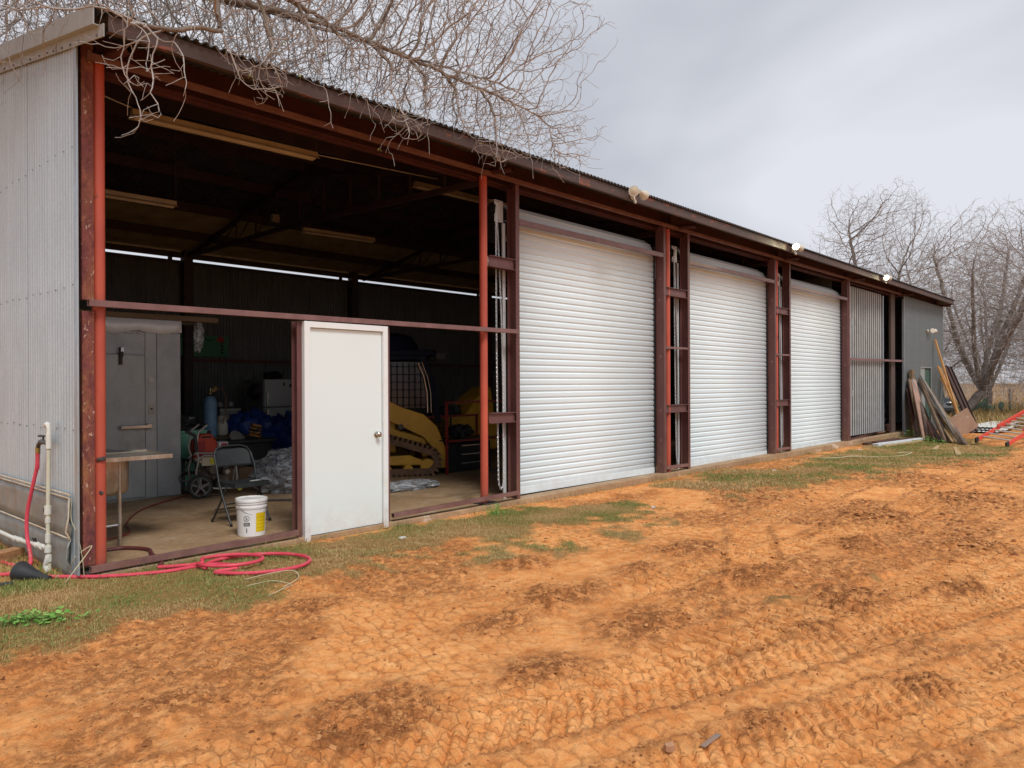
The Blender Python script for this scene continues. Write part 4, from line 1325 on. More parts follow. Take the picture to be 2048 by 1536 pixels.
# pressure washer ---------------------------------------------------------------
pw = thing('pressure_washer', 'pressure washer with silver tube frame, yellow panel and black spoked wheels', 'pressure washer', (4.75, 9.95, SZ), R(-12), local=True)
m_rimgrey = mat('grey_plastic_rim', (.17, .17, .165), None, 9, .5)
m_tubeframe = mat('silver_frame_tube', (.45, .45, .43), (.33, .32, .30), 5, .35, metal=.5)
for sy in (-.22, .22):
    b = MB(); b.tube([(.32, sy, .10), (.05, sy, .11), (-.16, sy, .16), (-.20, sy, .34), (-.16, sy, .52), (-.20, sy * .96, .66), (-.16, sy * .93, .88), (-.05, sy * .9, .97)], .0145, 10)
    b.build('frame_tube', m_tubeframe, pw, smooth=True)
    b = MB(); b.tube([(-.20, sy, .50), (-.10, sy, .56), (.12, sy, .55), (.30, sy, .50), (.33, sy, .30), (.32, sy, .10)], .0135, 10); b.build('frame_hoop', m_tubeframe, pw, smooth=True)
b = MB(); b.tube([(-.05, -.2, .97), (-.045, 0, .975), (-.05, .2, .97)], .0145, 10); b.build('push_bar', m_black, pw, smooth=True)
for sy in (-.285, .285):
    w_ = sub('wheel', pw)
    b = MB()
    b.lathe([(.122, -.03), (.148, -.03), (.157, -.02), (.157, .02), (.148, .03), (.122, .03), (.122, -.03)], (-.16, sy, .157), 32, (0, 1, 0)); b.f = [f for f in b.f if len(f) < 20]; b.build('tyre', m_black, w_, smooth=True)
    b = MB(); b.lathe([(.034, -.024), (.034, .024)], (-.16, sy, .157), 14, (0, 1, 0))
    for k in range(5):
        a = R(72 * k + 18)
        b.bar((-.16 + .03 * math.cos(a), sy, .157 + .03 * math.sin(a)), (-.16 + .122 * math.cos(a), sy, .157 + .122 * math.sin(a)), .028, .034, up=(0, 1, 0))
    b.lathe([(.110, -.022), (.122, -.022), (.122, .022), (.110, .022), (.110, -.022)], (-.16, sy, .157), 32, (0, 1, 0)); b.f = [f for f in b.f if len(f) < 20]
    b.build('rim', m_rimgrey, w_, smooth=True)
b = MB(); b.box(-.12, -.20, .42, .20, -.192, .54); b.box(-.14, -.19, .46, .22, .19, .50); b.build('engine_cover', mat('cream_cover', (.50, .46, .33), None, 5, .5), pw, bevel=.01)
b = MB(); b.box(-.02, -.206, .44, .20, -.200, .52); b.build('yellow_panel', mat('yellow_panel', (.58, .52, .04), None, 5, .4), pw, bevel=.004)
b = MB(); b.ball((.0, 0, .30), (.16, .15, .13), 14, 9, .18, 8); b.lathe([(.07, 0), (.075, .05), (.05, .10)], (.02, -.13, .36), 14, (0, -1, 0)); b.box(.10, -.12, .12, .26, .12, .28)
b.build('engine', mat('greasy_engine', (.16, .12, .085), (.06, .05, .045), 8, .5, c3=(.35, .33, .3), s3=16), pw, smooth=True)
b = MB(); b.lathe([(.05, 0), (.055, .02), (.055, .10), (.03, .13)], (.20, -.12, .33), 16, (0, -1, 0)); b.build('muffler', m_chrome, pw, smooth=True)
b = MB(); b.tube([(-.22, -.24, .84), (-.30, -.26, .88), (-.34, -.26, .90)], [.02, .022, .012], 8); b.tube([(-.22, -.24, .84), (-.20, -.25, .70), (-.19, -.25, .62)], .022, 8); b.build('spray_gun', m_dark, pw, smooth=True)
b = MB(); b.tube([(-.21, -.25, .64), (-.33, -.30, .45), (-.42, -.26, .28), (-.34, -.22, .12), (-.25, -.22, .06), (-.1, -.36, .03), (.15, -.30, .03)], .008, 7); b.build('hose', m_black, pw, smooth=True)
b = MB(); b.tube([(.30, -.1, .16), (.34, -.15, .42), (.33, -.16, .44)], .012, 8); b.tube([(.42, -.05, .05), (.34, -.06, .46)], .013, 8); b.each('frame_strut', m_tubeframe, pw)
b = MB(); b.box(.36, -.14, .05, .42, -.08, .12); b.build('yellow_foot', mat('yellow_panel', (.58, .52, .04), None, 5, .4), pw)

# mint-green cabinet with clutter, fuel can, carton ----------------------------
cb = thing('cabinet', 'mint green painted metal cabinet beside the grey cooler', 'cabinet', (5.0, 11.4, SZ))
m_mint = mat('mint_green_paint', (.22, .58, .41), (.17, .48, .33), 3, .45)
b = MB(); b.box(4.62, 10.95, .06, 5.24, 11.75, .85); b.build('body', m_mint, cb, bevel=.01)
b = MB(); b.box(4.605, 10.93, .85, 5.255, 11.77, .88); b.build('top', m_mint, cb, bevel=.004)
b = MB(); b.box(4.66, 10.942, .12, 5.20, 10.95, .80); b.build('panel', m_mint, cb, bevel=.004)
o = crumple('cable_heap', (4.93, 11.15, .955), (.20, .14, .09), m_black, 12, amp=.5); tag(o, 'heap of black cables on top of the mint green cabinet', 'cables')
b = MB(); b.box(4.95, 11.40, .885, 5.25, 11.65, 1.06); tag(b.build('carton', mat('grey_carton', (.30, .31, .33), None, 6, .6), None, bevel=.004), 'grey carton at the back of the mint green cabinet top', 'box')
b = MB(); b.tube([(4.72, 11.2, .95), (4.70, 11.2, 1.05), (4.76, 11.2, 1.12), (4.83, 11.2, 1.02), (4.82, 11.2, .93)], .012, 7); tag(b.build('bent_rod', m_steel, None, smooth=True), 'bent metal rod beside the cable heap on the green cabinet', 'rod')
ct = thing('utility_table', 'low dark steel table holding the red fuel can and cartons', 'table', (5.0, 10.5, SZ))
b = MB(); b.box(4.74, 10.30, .475, 5.42, 10.80, .50); b.build('tabletop', m_dkgrey, ct)
for lx in (4.78, 5.38):
    for ly in (10.34, 10.76):
        b = MB(); b.box(lx - .018, ly - .018, SZ, lx + .018, ly + .018, .475); b.build('leg', m_dkgrey, ct)
fc = thing('fuel_can', 'red plastic fuel can with moulded handle behind the folding chair', 'fuel can', (4.95, 10.48, .50))
m_fuel = mat('red_polyethylene', (.60, .060, .022), (.50, .045, .018), 3, .42)
b = MB()
vs = []; 
prof = [(-.155, 0), (.155, 0), (.165, .04), (.165, .22), (.14, .27), (.10, .30), (.10, .345), (.02, .36), (-.09, .35), (-.10, .30), (-.15, .28), (-.165, .22), (-.165, .04)]
for y in (-.085, .085):
    vs += [(4.95 + px, 10.48 + y, .50 + pz) for px, pz in prof]
n = len(prof); b.add(vs, [tuple(range(n - 1, -1, -1)), tuple(range(n, 2 * n))] + [(k, (k + 1) % n, n + (k + 1) % n, n + k) for k in range(n)])
b.build('body', m_fuel, fc, bevel=.018)
b = MB(); b.box(4.88, 10.385, .80, 5.02, 10.575, .825); b.build('grip_recess', m_dark, fc, bevel=.006)
b = MB(); b.lathe([(.03, 0), (.03, .03), (.02, .05)], (5.03, 10.48, .85), 14); b.build('cap', m_dark, fc)
b = MB(); b.box(4.80, 10.392, .53, 4.93, 10.396, .76); b.build('side_panel', mat('dark_red_print', (.40, .02, .03), None, 9, .4), fc, bevel=.004)
lb = thing('carton', 'white carton with a red printed panel behind the folding chair', 'box', (5.2, 10.45, .50))
b = MB(); b.box(5.10, 10.33, .50, 5.24, 10.48, .735); b.build('body', mat('white_carton', (.62, .64, .68), None, 5, .6), lb, bevel=.003)
b = MB(); b.box(5.135, 10.326, .60, 5.225, 10.33, .715); b.build('red_print', mat('red_print', (.55, .02, .05), None, 9, .5), lb)
b = MB(); b.box(5.15, 10.323, .655, 5.21, 10.326, .675); b.build('white_lettering', mat('white_print2', (.8, .8, .8), None, 9, .5), lb)
b = MB(); b.box(5.24, 10.36, .05, 5.64, 10.70, .33); tag(b.build('cardboard_box', mat('brown_cardboard', (.30, .19, .11), (.24, .15, .085), 3, .85), None, bevel=.004), 'plain brown cardboard box on the floor behind the folding chair', 'box')

# gas bottles ---------------------------------------------------------------------
bt = thing('workbench', 'dark workbench along the back of the bay under the gas bottles', 'workbench', (6.0, 12.2, SZ))
b = MB(); b.box(5.35, 11.85, .66, 6.62, 12.75, .70); b.build('tabletop', m_oldwood, bt)
for lx in (5.4, 6.56):
    for ly in (11.9, 12.7):
        b = MB(); b.box(lx - .03, ly - .03, SZ, lx + .03, ly + .03, .66); b.build('leg', m_dkgrey, bt)
gc = thing('gas_cylinder', 'tall blue steel gas cylinder with brass valve at the back', 'gas cylinder', (5.78, 12.0, .70))
m_blue = mat('faded_blue_paint', (.20, .38, .56), (.14, .28, .44), 4, .45, c3=(.04, .07, .1), s3=18)
b = MB(); b.lathe([(.10, .0), (.108, .01), (.108, .52), (.10, .60), (.07, .655), (.035, .68)], (5.78, 12.0, .70), 28); b.build('body', m_blue, gc, smooth=True)
b = MB(); b.lathe([(.034, .68), (.034, .72), (.02, .74), (.02, .80)], (5.78, 12.0, .70), 16); b.box(5.80, 11.98, 1.44, 5.86, 12.02, 1.49); b.lathe([(.03, 0), (.03, .02)], (5.85, 11.97, 1.50), 14, (0, -1, 0)); b.build('valve', mat('brass', (.42, .33, .15), None, 9, .35, metal=.9), gc, smooth=True)
b = MB(); b.lathe([(.05, .66), (.05, .70)], (5.78, 12.0, .70), 18); b.build('collar', m_black, gc)
pc = thing('propane_bottle', 'small cream propane bottle beside the blue gas cylinder', 'gas bottle', (6.08, 12.2, .70))
m_cream = mat('cream_enamel', (.62, .60, .50), (.50, .47, .38), 4, .5)
b = MB(); b.lathe([(.075, 0), (.09, .02), (.098, .05), (.098, .17), (.085, .22), (.045, .255), (.03, .27)], (6.08, 12.2, .70), 24); b.build('body', m_cream, pc, smooth=True)
b = MB(); b.lathe([(.07, .25), (.072, .33), (.067, .33), (.065, .25)], (6.08, 12.2, .70), 20); b.build('collar', m_cream, pc, smooth=True)
b = MB(); b.tube([(5.86, 12.0, 1.46), (6.0, 12.02, 1.50), (6.08, 12.05, 1.36), (6.07, 12.05, 1.1), (6.02, 12.06, .9)], .011, 7); tag(b.build('gas_hose', mat('pinkish_hose', (.26, .14, .11), None, 5, .6), None, smooth=True), 'thin gas hose drooping from the blue cylinder valve', 'hose')
bk = thing('laundry_basket', 'white slotted plastic basket on the workbench', 'basket', (6.55, 12.9, .70))
m_bask = mat('white_plastic', (.48, .50, .48), None, 5, .5)
b = MB(); b.add([(6.38, 12.8, .82), (6.66, 12.8, .82), (6.70, 12.8, 1.0), (6.34, 12.8, 1.0)], [(0, 1, 2, 3)])
b.box(6.33, 12.78, 1.10, 6.73, 12.82, 1.13)
for k in range(12):
    x = 6.345 + k * .033; b.box(x, 12.79, .99, x + .012, 12.80, 1.11)
for k in range(3):
    b.box(6.34, 12.79, 1.015 + k * .033, 6.72, 12.80, 1.026 + k * .033)
b.build('slotted_side', m_bask, bk)
b = MB(); b.box(6.36, 12.82, .70, 6.69, 13.1, .98); b.build('body', m_bask, bk, bevel=.01)
b = MB(); b.box(6.30, 12.76, 1.13, 6.76, 13.12, 1.16); tag(b.build('tray', m_dark, None), 'dark flat tray resting on the white basket', 'tray')
b = MB()
for x in (6.42, 6.62): b.lathe([(.04, 0), (.055, .02), (.05, .07), (.03, .09)], (x, 12.95, 1.16), 12)
for o, q in zip(b.each('jar', mat('pale_jar', (.3, .3, .28), None, 5, .4), None, smooth=True), ('left', 'right')): tag(o, q + ' one of the pale jars on the dark tray', 'jar', 'jars on the tray above the basket')

# tote, tarps, fridge ----------------------------------------------------------------
tt = thing('storage_tote', 'large black plastic storage tote behind the folding chair', 'tote', (6.0, 11.4, SZ))
b = MB(); b.box(5.52, 11.2, .05, 6.45, 11.75, .62); b.build('body', m_black, tt, bevel=.03)
b = MB(); b.box(5.48, 11.16, .62, 6.49, 11.79, .675); b.build('lid', m_dark, tt, bevel=.012)
m_tarp = mat('royal_blue_tarp', (.020, .065, .30), (.012, .036, .19), 6, .42, bmp=.5)
tag(crumple('tarpaulin', (6.85, 12.6, .50), (.52, .45, .48), m_tarp, 21, 44, 26, amp=.28, zmin=SZ, angle=70), 'large crumpled blue tarpaulin heap in front of the white fridge', 'tarpaulin')
tag(crumple('tarpaulin', (7.35, 12.2, .44), (.32, .40, .52), m_tarp, 25, 40, 24, amp=.28, zmin=SZ, angle=70), 'smaller blue tarpaulin bundle right of the bigger blue heap', 'tarpaulin')
b = MB()
for k in range(4):
    b.lathe([(.075, 0), (.10, .012), (.10, .04), (.075, .05)], (6.28 + k * .012, 11.5, .69 + k * .055), 18, (.25, -.1, 1))
b.build('saw_disc', mat('grubby_orange_tool', (.42, .20, .04), (.03, .025, .02), 14, .5, lo=.45, hi=.5), None, smooth=True)
tag(bpy.data.objects['saw_disc'], 'yellow and black coiled strap on the black storage tote lid', 'strap')
b = MB(); b.lathe([(.14, 0), (.14, .012), (.09, .03)], (5.98, 11.48, .69), 24, (.2, -.8, .6)); tag(b.build('dish', mat('grey_disc', (.28, .27, .25), None, 5, .5), None, smooth=True), 'round grey dish leaning on the black storage tote lid', 'dish')
fr = thing('refrigerator', 'white two-door refrigerator against the back of the open bay', 'refrigerator', (7.95, 13.9, SZ))
m_fr = mat('old_white_fridge', (.60, .63, .62), (.54, .56, .55), 2, .35)
m_frs = mat('grey_fridge_side', (.22, .23, .23), None, 3, .5)
b = MB(); b.box(7.60, 13.56, .07, 8.36, 14.3, 1.66); b.build('body', m_frs, fr, bevel=.01)
b = MB(); b.box(7.60, 13.48, 1.12, 8.36, 13.555, 1.66); b.build('freezer_door', m_fr, fr, bevel=.012)
b = MB(); b.box(7.60, 13.48, .09, 8.36, 13.555, 1.10); b.build('door', m_fr, fr, bevel=.012)
b = MB(); b.bar((7.64, 13.45, 1.15), (7.64, 13.45, 1.40), .03, .03); b.build('handle', m_chrome, fr)
b = MB(); b.box(7.62, 13.44, .75, 7.66, 13.48, 1.07); b.build('handle', m_chrome, fr)
b = MB(); b.box(8.0, 13.47, 1.53, 8.03, 13.48, 1.60); b.box(8.14, 13.47, 1.50, 8.18, 13.48, 1.57); b.each('magnet', m_black, fr)
b = MB(); b.ball((7.95, 13.8, 1.74), (.2, .16, .09), 10, 6, .2, 3); tag(b.build('cap', m_black, None, smooth=True), 'dark cap lying on top of the white refrigerator', 'cap')
b = MB(); b.lathe([(.16, 0), (.16, .02), (.10, .10), (.02, .11)], (7.42, 13.55, 1.42), 20, (-1, -.3, 0)); tag(b.build('hat', m_black, None, smooth=True), 'black hat hung on the grey side of the refrigerator', 'hat')
# clear plastic sheeting
m_film2, t, p = newmat('milky_plastic_sheet')
p.inputs['Base Color'].default_value = (.50, .53, .56, 1); p.inputs['Roughness'].default_value = .16; p.inputs['Specular IOR Level'].default_value = 1.0
t.links.new(ramp(t, noise(t, 3.5, 4, .5, vecscale(t, (1, 1, 2.2)), 3.0), [(0.40, (.22,) * 3), (0.60, (.85,) * 3)]), p.inputs['Alpha'])
bump(t, p, noise(t, 5, 3, .5, vecscale(t, (1, 1, .6)), 3.5), .8, .06)
tag(crumple('plastic_sheeting', (5.75, 9.55, .27), (.48, .40, .33), m_film2, 31, 64, 36, amp=.20, zmin=SZ, angle=130), 'crumpled clear plastic sheeting heaped left of the white entry door', 'plastic sheet')
tag(crumple('plastic_sheeting', (6.95, 8.35, .09), (.48, .22, .07), m_film2, 33, 60, 24, amp=.22, zmin=SZ, angle=130), 'flat spread of clear plastic sheeting right of the white entry door', 'plastic sheet')
# decorated sign
sg = thing('painted_sign', 'green painted board with a red flower and dark vine on the back wall', 'sign', (6.9, 14.9, 2.1))
b = MB(); b.box(6.15, 14.94, 2.14, 7.60, 14.96, 2.57); b.build('board', mat('green_board', (.085, .28, .15), (.065, .22, .12), 3, .6), sg, bevel=.004)
b = MB(); rnd = random.Random(2)
for k in range(7):
    a = k * 2 * math.pi / 7
    b.ball((7.42 + .05 * math.cos(a), 14.932, 2.50 + .035 * math.sin(a)), (.035, .006, .028), 8, 5)
b.build('red_flower', mat('red_flower_paint', (.55, .03, .05), None, 9, .5), sg)['kind'] = 'stuff'
b = MB()
m_vine = mat('dark_vine_paint', (.012, .028, .015), None, 9, .6)
b.tube([(6.2 + .09 * k, 14.935, 2.50 + .03 * math.sin(k * 1.6)) for k in range(13)], .008, 5)
b.tube([(7.44 + .03 * math.sin(k * 1.9), 14.935, 2.47 - .035 * k) for k in range(9)], .008, 5)
for k in range(16):
    b.ball((6.25 + .085 * k if k < 12 else 7.46, 14.935, 2.50 + .04 * math.sin(k * 2.2) if k < 12 else 2.44 - .07 * (k - 12)), (.03, .005, .015), 6, 4)
for k in range(3): b.bar((6.34 + .02 * k, 14.937, 2.38 - .04 * k), (6.52, 14.937, 2.39 - .04 * k), .006, .012)
b.build('vine', m_vine, sg)['kind'] = 'stuff'

# floor hoses
def hose(name, pts, r, m, label, n=8, sub_=8, cat='hose', group=None):
    P_ = [Vector(p) for p in pts]
    out_ = []
    for i in range(len(P_) - 1):
        p0 = P_[max(i - 1, 0)]; p1 = P_[i]; p2 = P_[i + 1]; p3 = P_[min(i + 2, len(P_) - 1)]
        for k in range(sub_):
            u = k / sub_
            out_.append(.5 * ((2 * p1) + (-p0 + p2) * u + (2 * p0 - 5 * p1 + 4 * p2 - p3) * u * u + (-p0 + 3 * p1 - 3 * p2 + p3) * u ** 3))
    out_.append(P_[-1])
    b = MB(); b.tube(out_, r, n)
    o = b.build(name, m, None, smooth=True)
    return tag(o, label, cat, group)
hose('air_hose', [(2.25, 7.60, .06), (2.75, 7.78, .06), (3.0, 8.0, .06), (3.2, 8.6, .06), (3.7, 9.4, .06), (4.5, 10.05, .062), (4.9, 10.3, .065)], .010, m_hose_dk, 'thin red air hose crossing the concrete floor toward the pressure washer')
hose('rubber_hose', [(2.2, 7.30, .068), (2.5, 7.25, .068), (2.66, 7.22, .068), (2.78, 7.0, .068), (2.72, 6.75, .068), (2.70, 6.50, .06), (2.62, 6.38, .03)], .017, mat('dark_maroon_hose', (.13, .03, .03), None, 5, .5), 'thick maroon hose running from the sink out under the sill rail')
b = MB(); b.tube([(4.9, 8.9, .066), (5.5, 8.35, .066), (5.9, 8.0, .066), (6.0, 7.9, .066)], .016, 8); tag(b.build('pipe', m_weld, None, smooth=True), 'dark thin pipe lying on the floor behind the white bucket', 'pipe')

# ceiling lights
m_tubelight = mat('yellowed_light_housing', (.36, .29, .185), (.28, .215, .13), 4, .6)
m_lens = mat('dusty_reflector', (.30, .235, .15), (.24, .185, .11), 6, .5)
lights = [((2.77, 7.3, 4.10), (4.76, 7.3, 4.14), 'long strip light hanging nearest the eave above the sink'),
          ((2.95, 9.3, 3.79), (4.05, 9.3, 3.80), 'strip light at the upper left, deeper in the bay'),
          ((6.60, 10.5, 4.04), (8.0, 10.5, 4.07), 'strip light above the loader in the middle of the bay'),
          ((11.7, 8.6, 4.45), (13.3, 8.6, 4.47), 'strip light showing above the first roll-up door'),
          ((17.2, 8.6, 4.45), (19.0, 8.6, 4.47), 'strip light showing above the second roll-up door'),
          ((7.06, 8.3, 4.46), (9.0, 8.3, 4.48), 'strip light behind the second orange pipe near the roof')]
for p0, p1, lab in lights:
    t_ = thing('strip_light', 'unlit yellowed ' + lab, 'light fitting', p0, group='unlit strip lights under the shed roof')
    b = MB(); b.bar(p0, p1, .075, .055); b.build('housing', m_tubelight, t_, bevel=.004)
    b = MB(); z0 = Vector((0, 0, -.035))
    b.poly([(-.075, -.01), (-.035, .012), (.035, .012), (.075, -.01), (.07, -.014), (.033, .004), (-.033, .004), (-.07, -.014)], Vector(p0) + z0, Vector(p1) + z0); b.build('reflector', m_lens, t_)
    b = MB(); 
    for sy in (-.022, .022): b.tube([Vector(p0) + Vector((.03, sy, -.045)), Vector(p1) + Vector((-.03, sy, -.045))], .013, 8)
    b.each('lamp_tube', mat('old_tube_glass', (.42, .36, .26), None, 4, .3), t_, smooth=True)
    b = MB()
    for q in (p0, p1):
        b.tube([Vector(q), Vector((q[0], q[1], roof_z(q[0], q[1]) - .02))], .004, 5)
    b.each('hanger_wire', m_weld, t_)
b = MB(); b.tube([(2.1, 7.3, 4.25), (2.45, 7.3, 4.20), (2.78, 7.3, 4.14)], .006, 5); b.tube([(4.76, 7.3, 4.15), (6.6, 7.3, 4.24)], .006, 5)
for o, q in zip(b.each('power_cable', m_steel, None), ('thin power cable from the gable wall to the strip light nearest the eave', 'thin power cable running on from the strip light nearest the eave')): tag(o, q, 'cable', 'cables to the strip lights')
b = MB(); b.box(6.30, 10.9, 4.18, 6.42, 10.98, 4.30); tag(b.build('junction_box', m_steel, None), 'small grey junction box under the roof', 'junction box')

# compact track loader ------------------------------------------------------------------
LX = thing('track_loader', 'yellow compact track loader with dark cab parked inside the open bay', 'track loader', (7.80, 10.62, SZ), R(-33), local=True)
m_cat = mat('construction_yellow', (.72, .40, .025), (.58, .31, .02), 3, .42, c3=(.16, .10, .05), s3=14, t3=.63)
m_cab = mat('dark_blue_black_cab', (.007, .010, .024), (.010, .013, .030), 4, .6, spec=.15)
m_trk = mat('muddy_rubber_track', (.26, .15, .09), (.14, .085, .055), 9, .85, bmp=.4)
m_gls, t, p = newmat('cab_window_glass'); p.inputs['Base Color'].default_value = (.02, .025, .03, 1); p.inputs['Roughness'].default_value = .15; p.inputs['Alpha'].default_value = 1.0
# undercarriage: triangular track loop, lugs, rollers
loop_c = [(1.0, .235, .205), (-.80, .19, .16), (-.75, .76, .20)]
def belt(cs, extra):
    pts = []
    n = len(cs)
    for i in range(n):
        c0 = Vector(cs[i][:2]); c1 = Vector(cs[(i + 1) % n][:2]); r_0 = cs[i][2] + extra; r_1 = cs[(i + 1) % n][2] + extra
        d = (c1 - c0).normalized(); nrm = Vector((-d.y, d.x)) * -1 if False else Vector((d.y, -d.x))
        # loop listed clockwise: outward normal is to the left of travel
        nrm = Vector((-d.y, d.x)) * -1
        pts.append((c0 + nrm * r_0 * 1, c1 + nrm * r_1 * 1))
    return pts
def hullring(cs, extra, step=.09):
    """convex loop round circles, sampled evenly"""
    raw = []
    for a in np.linspace(0, 2 * math.pi, 720, endpoint=False):
        d = Vector((math.cos(a), math.sin(a)))
        best = max(cs, key=lambda c: Vector(c[:2]).dot(d) + c[2])
        raw.append(Vector(best[:2]) + d * (best[2] + extra))
    out_ = [raw[0]]; acc = 0
    ring = raw + [raw[0]]
    for i in range(1, len(ring)):
        seg = (ring[i] - ring[i - 1]).length
        if seg < 1e-9: continue
        pos = 0
        while acc + (seg - pos) >= step:
            pos += step - acc; acc = 0
            out_.append(ring[i - 1].lerp(ring[i], pos / seg))
        acc += seg - pos
    return out_
for sy in (-.75, .75):
    tr = sub('track', LX)
    y0, y1 = sy - .20, sy + .20
    outer = hullring(loop_c, .0, .06); 
    inner = hullring(loop_c, -.03, .06)
    m_ = min(len(outer), len(inner))
    b = MB(); vs = []; 
    ro = hullring(loop_c, 0, .06)
    cen = Vector((-.3, .28))
    vs = [(q.x, yy, q.y) for q in ro for yy in (y0, y1)]
    n = len(ro)
    fs = [(2 * k, 2 * k + 1, 2 * ((k + 1) % n) + 1, 2 * ((k + 1) % n)) for k in range(n)]
    b.add(vs, fs)
    o = b.build('belt', m_trk, tr); so = o.modifiers.new('t', 'SOLIDIFY'); so.thickness = .09; so.offset = -1
    b = MB()
    ro2 = hullring(loop_c, .018, .085)
    for k in range(len(ro2)):
        p_ = ro2[k]; q_ = ro2[(k + 1) % len(ro2)]; d = (q_ - p_)
        if d.length < .02: continue
        d = d.normalized(); nn = Vector((d.y, -d.x))
        b.bar((p_.x, y0 + .005, p_.y), (p_.x, y1 - .005, p_.y), .045, .07, up=(nn.x, 0, nn.y))
    b.build('track_lug', m_trk, tr)['kind'] = 'stuff'
    b = MB(); b.lathe([(.12, -.16), (.12, .16)], (1.02, sy, .155), 24, (0, 1, 0)); b.lathe([(.12, -.16), (.12, .16)], (-.80, sy, .19), 24, (0, 1, 0)); b.lathe([(.15, -.12), (.15, .12)], (-.75, sy, .76), 16, (0, 1, 0))
    for x in (-.7, -.35, 0, .35, .7): b.lathe([(.085, -.17), (.085, .17)], (x, sy, .10), 18, (0, 1, 0))
    b.each('roller', m_cat, tr, smooth=True)
    b = MB()
    o_ = [(-.80, .20), (.95, .17), (1.02, .22), (.72, .34), (.35, .33), (.1, .42), (-.55, .52), (-.78, .52)]
    n = len(o_); ys = sy - .10 if sy < 0 else sy + .10
    b.add([(x, ys - .04, z) for x, z in o_] + [(x, ys + .04, z) for x, z in o_], [tuple(range(n)), tuple(range(2 * n - 1, n - 1, -1))] + [(k, (k + 1) % n, n + (k + 1) % n, n + k) for k in range(n)])
    b.build('track_frame', m_cat, tr, bevel=.015)
b = MB(); b.box(-.95, -.52, .35, .55, .52, 1.05); b.build('chassis', m_cat, LX, bevel=.03)
b = MB(); b.box(-1.0, -.55, .45, -.5, .55, 1.30); b.build('engine_hood', m_cab, LX, bevel=.05)
def plate(name, outline, ya, yb, m, bev=.01, parent=LX):
    b = MB(); n = len(outline)
    b.add([(x, ya, z) for x, z in outline] + [(x, yb, z) for x, z in outline], [tuple(range(n)), tuple(range(2 * n - 1, n - 1, -1))] + [(k, (k + 1) % n, n + (k + 1) % n, n + k) for k in range(n)])
    return b.build(name, m, parent, bevel=bev)
for sy in (-1, 1):
    ya, yb = sy * .60, sy * .74
    plate('lift_arm', [(-.98, 1.62), (-.92, 1.72), (-.3, 1.56), (.30, 1.28), (.62, 1.12), (.98, 1.0), (1.20, .80), (1.36, .40), (1.38, .10), (1.20, .10), (1.17, .38), (.98, .62), (.62, .80), (.25, .98), (-.3, 1.28), (-.96, 1.45)], ya, yb, m_cat)
    plate('lower_link', [(-.95, 1.24), (-.3, 1.06), (.55, .74), (1.0, .60), (1.12, .30), (.98, .28), (.90, .46), (.45, .56), (-.35, .86), (-.95, 1.04)], sy * .57, sy * .64, m_cat)
    b = MB(); b.tube([(-.95, sy * .66, .92), (-.1, sy * .66, .98)], .05, 12); b.tube([(-.1, sy * .66, .98), (.4, sy * .66, .86)], .028, 10); b.each('hydraulic_ram', m_black, LX, smooth=True)
    b = MB(); b.tube([(1.15, sy * .58, .22), (1.15, sy * .78, .22)], .05, 12); b.tube([(.60, sy * .58, .80), (.60, sy * .77, .80)], .045, 12); b.each('pivot_pin', m_dkgrey, LX)
b = MB(); b.box(1.0, -.6, .12, 1.22, .6, .30); b.build('cross_tube', m_black, LX, bevel=.02)
# cab
cb_ = sub('cab', LX); cb_.location = (.62, 0, 0)
plate('side_frame', [(-.72, .95), (-.62, 2.0), (.42, 2.02), (.60, 1.5), (.70, .85), (.60, .85), (.50, 1.5), (.34, 1.92), (-.54, 1.90), (-.62, .95)], -.50, -.45, m_cab, parent=cb_)
plate('side_frame', [(-.72, .95), (-.62, 2.0), (.42, 2.02), (.60, 1.5), (.70, .85), (.60, .85), (.50, 1.5), (.34, 1.92), (-.54, 1.90), (-.62, .95)], .45, .50, m_cab, parent=cb_)
b = MB(); b.box(-.80, -.54, 1.98, .62, .54, 2.09); b.build('roof', m_cab, cb_, bevel=.03)
b = MB(); b.lathe([(.48, 0), (.46, .10), (.36, .25), (.20, .30), (.05, .31)], (-.1, 0, 2.08), 18); b.build('roof_cover', m_cab, cb_, smooth=True)
b = MB(); b.box(.60, -.50, 1.93, .78, -.34, 2.05); b.box(.60, .34, 1.93, .78, .50, 2.05); b.each('work_lamp', m_dark, cb_, bevel=.01)
b = MB(); b.add([(.60, -.42, 1.0), (.60, .42, 1.0), (.40, .42, 1.93), (.40, -.42, 1.93)], [(0, 1, 2, 3)]); b.build('front_window', m_gls, cb_)
b = MB(); b.add([(-.50, -.475, 1.1), (.48, -.475, 1.1), (.40, -.475, 1.88), (-.5, -.475, 1.88)], [(0, 1, 2, 3)]); b.build('side_window', m_gls, cb_)
b = MB(); b.tube([(.30, -.535, 1.86), (.40, -.535, 1.62), (.45, -.535, 1.35), (.46, -.535, 1.02)], .014, 6); b.tube([(.36, -.535, 1.88), (.46, -.535, 1.62), (.51, -.535, 1.35), (.52, -.535, 1.02)], .007, 6)
b.each('glass_streak', m_chrome, cb_, smooth=True)  # bright tubes imitate the reflection streak on the cab window
b = MB(); b.box(-.45, -.30, .95, -.05, .30, 1.15); b.box(-.50, -.28, 1.15, -.38, .28, 1.75); b.build('seat', m_dark, cb_, bevel=.04)
b = MB(); 
for x in np.linspace(-.45, .35, 9): b.tube([(x, -.515, 1.1), (x + .0, -.515, 1.86)], .006, 5)
for z in np.linspace(1.15, 1.8, 6): b.tube([(-.5, -.515, z), (.45, -.515, z)], .006, 5)
b.build('side_screen', m_cab, cb_)['kind'] = 'stuff'

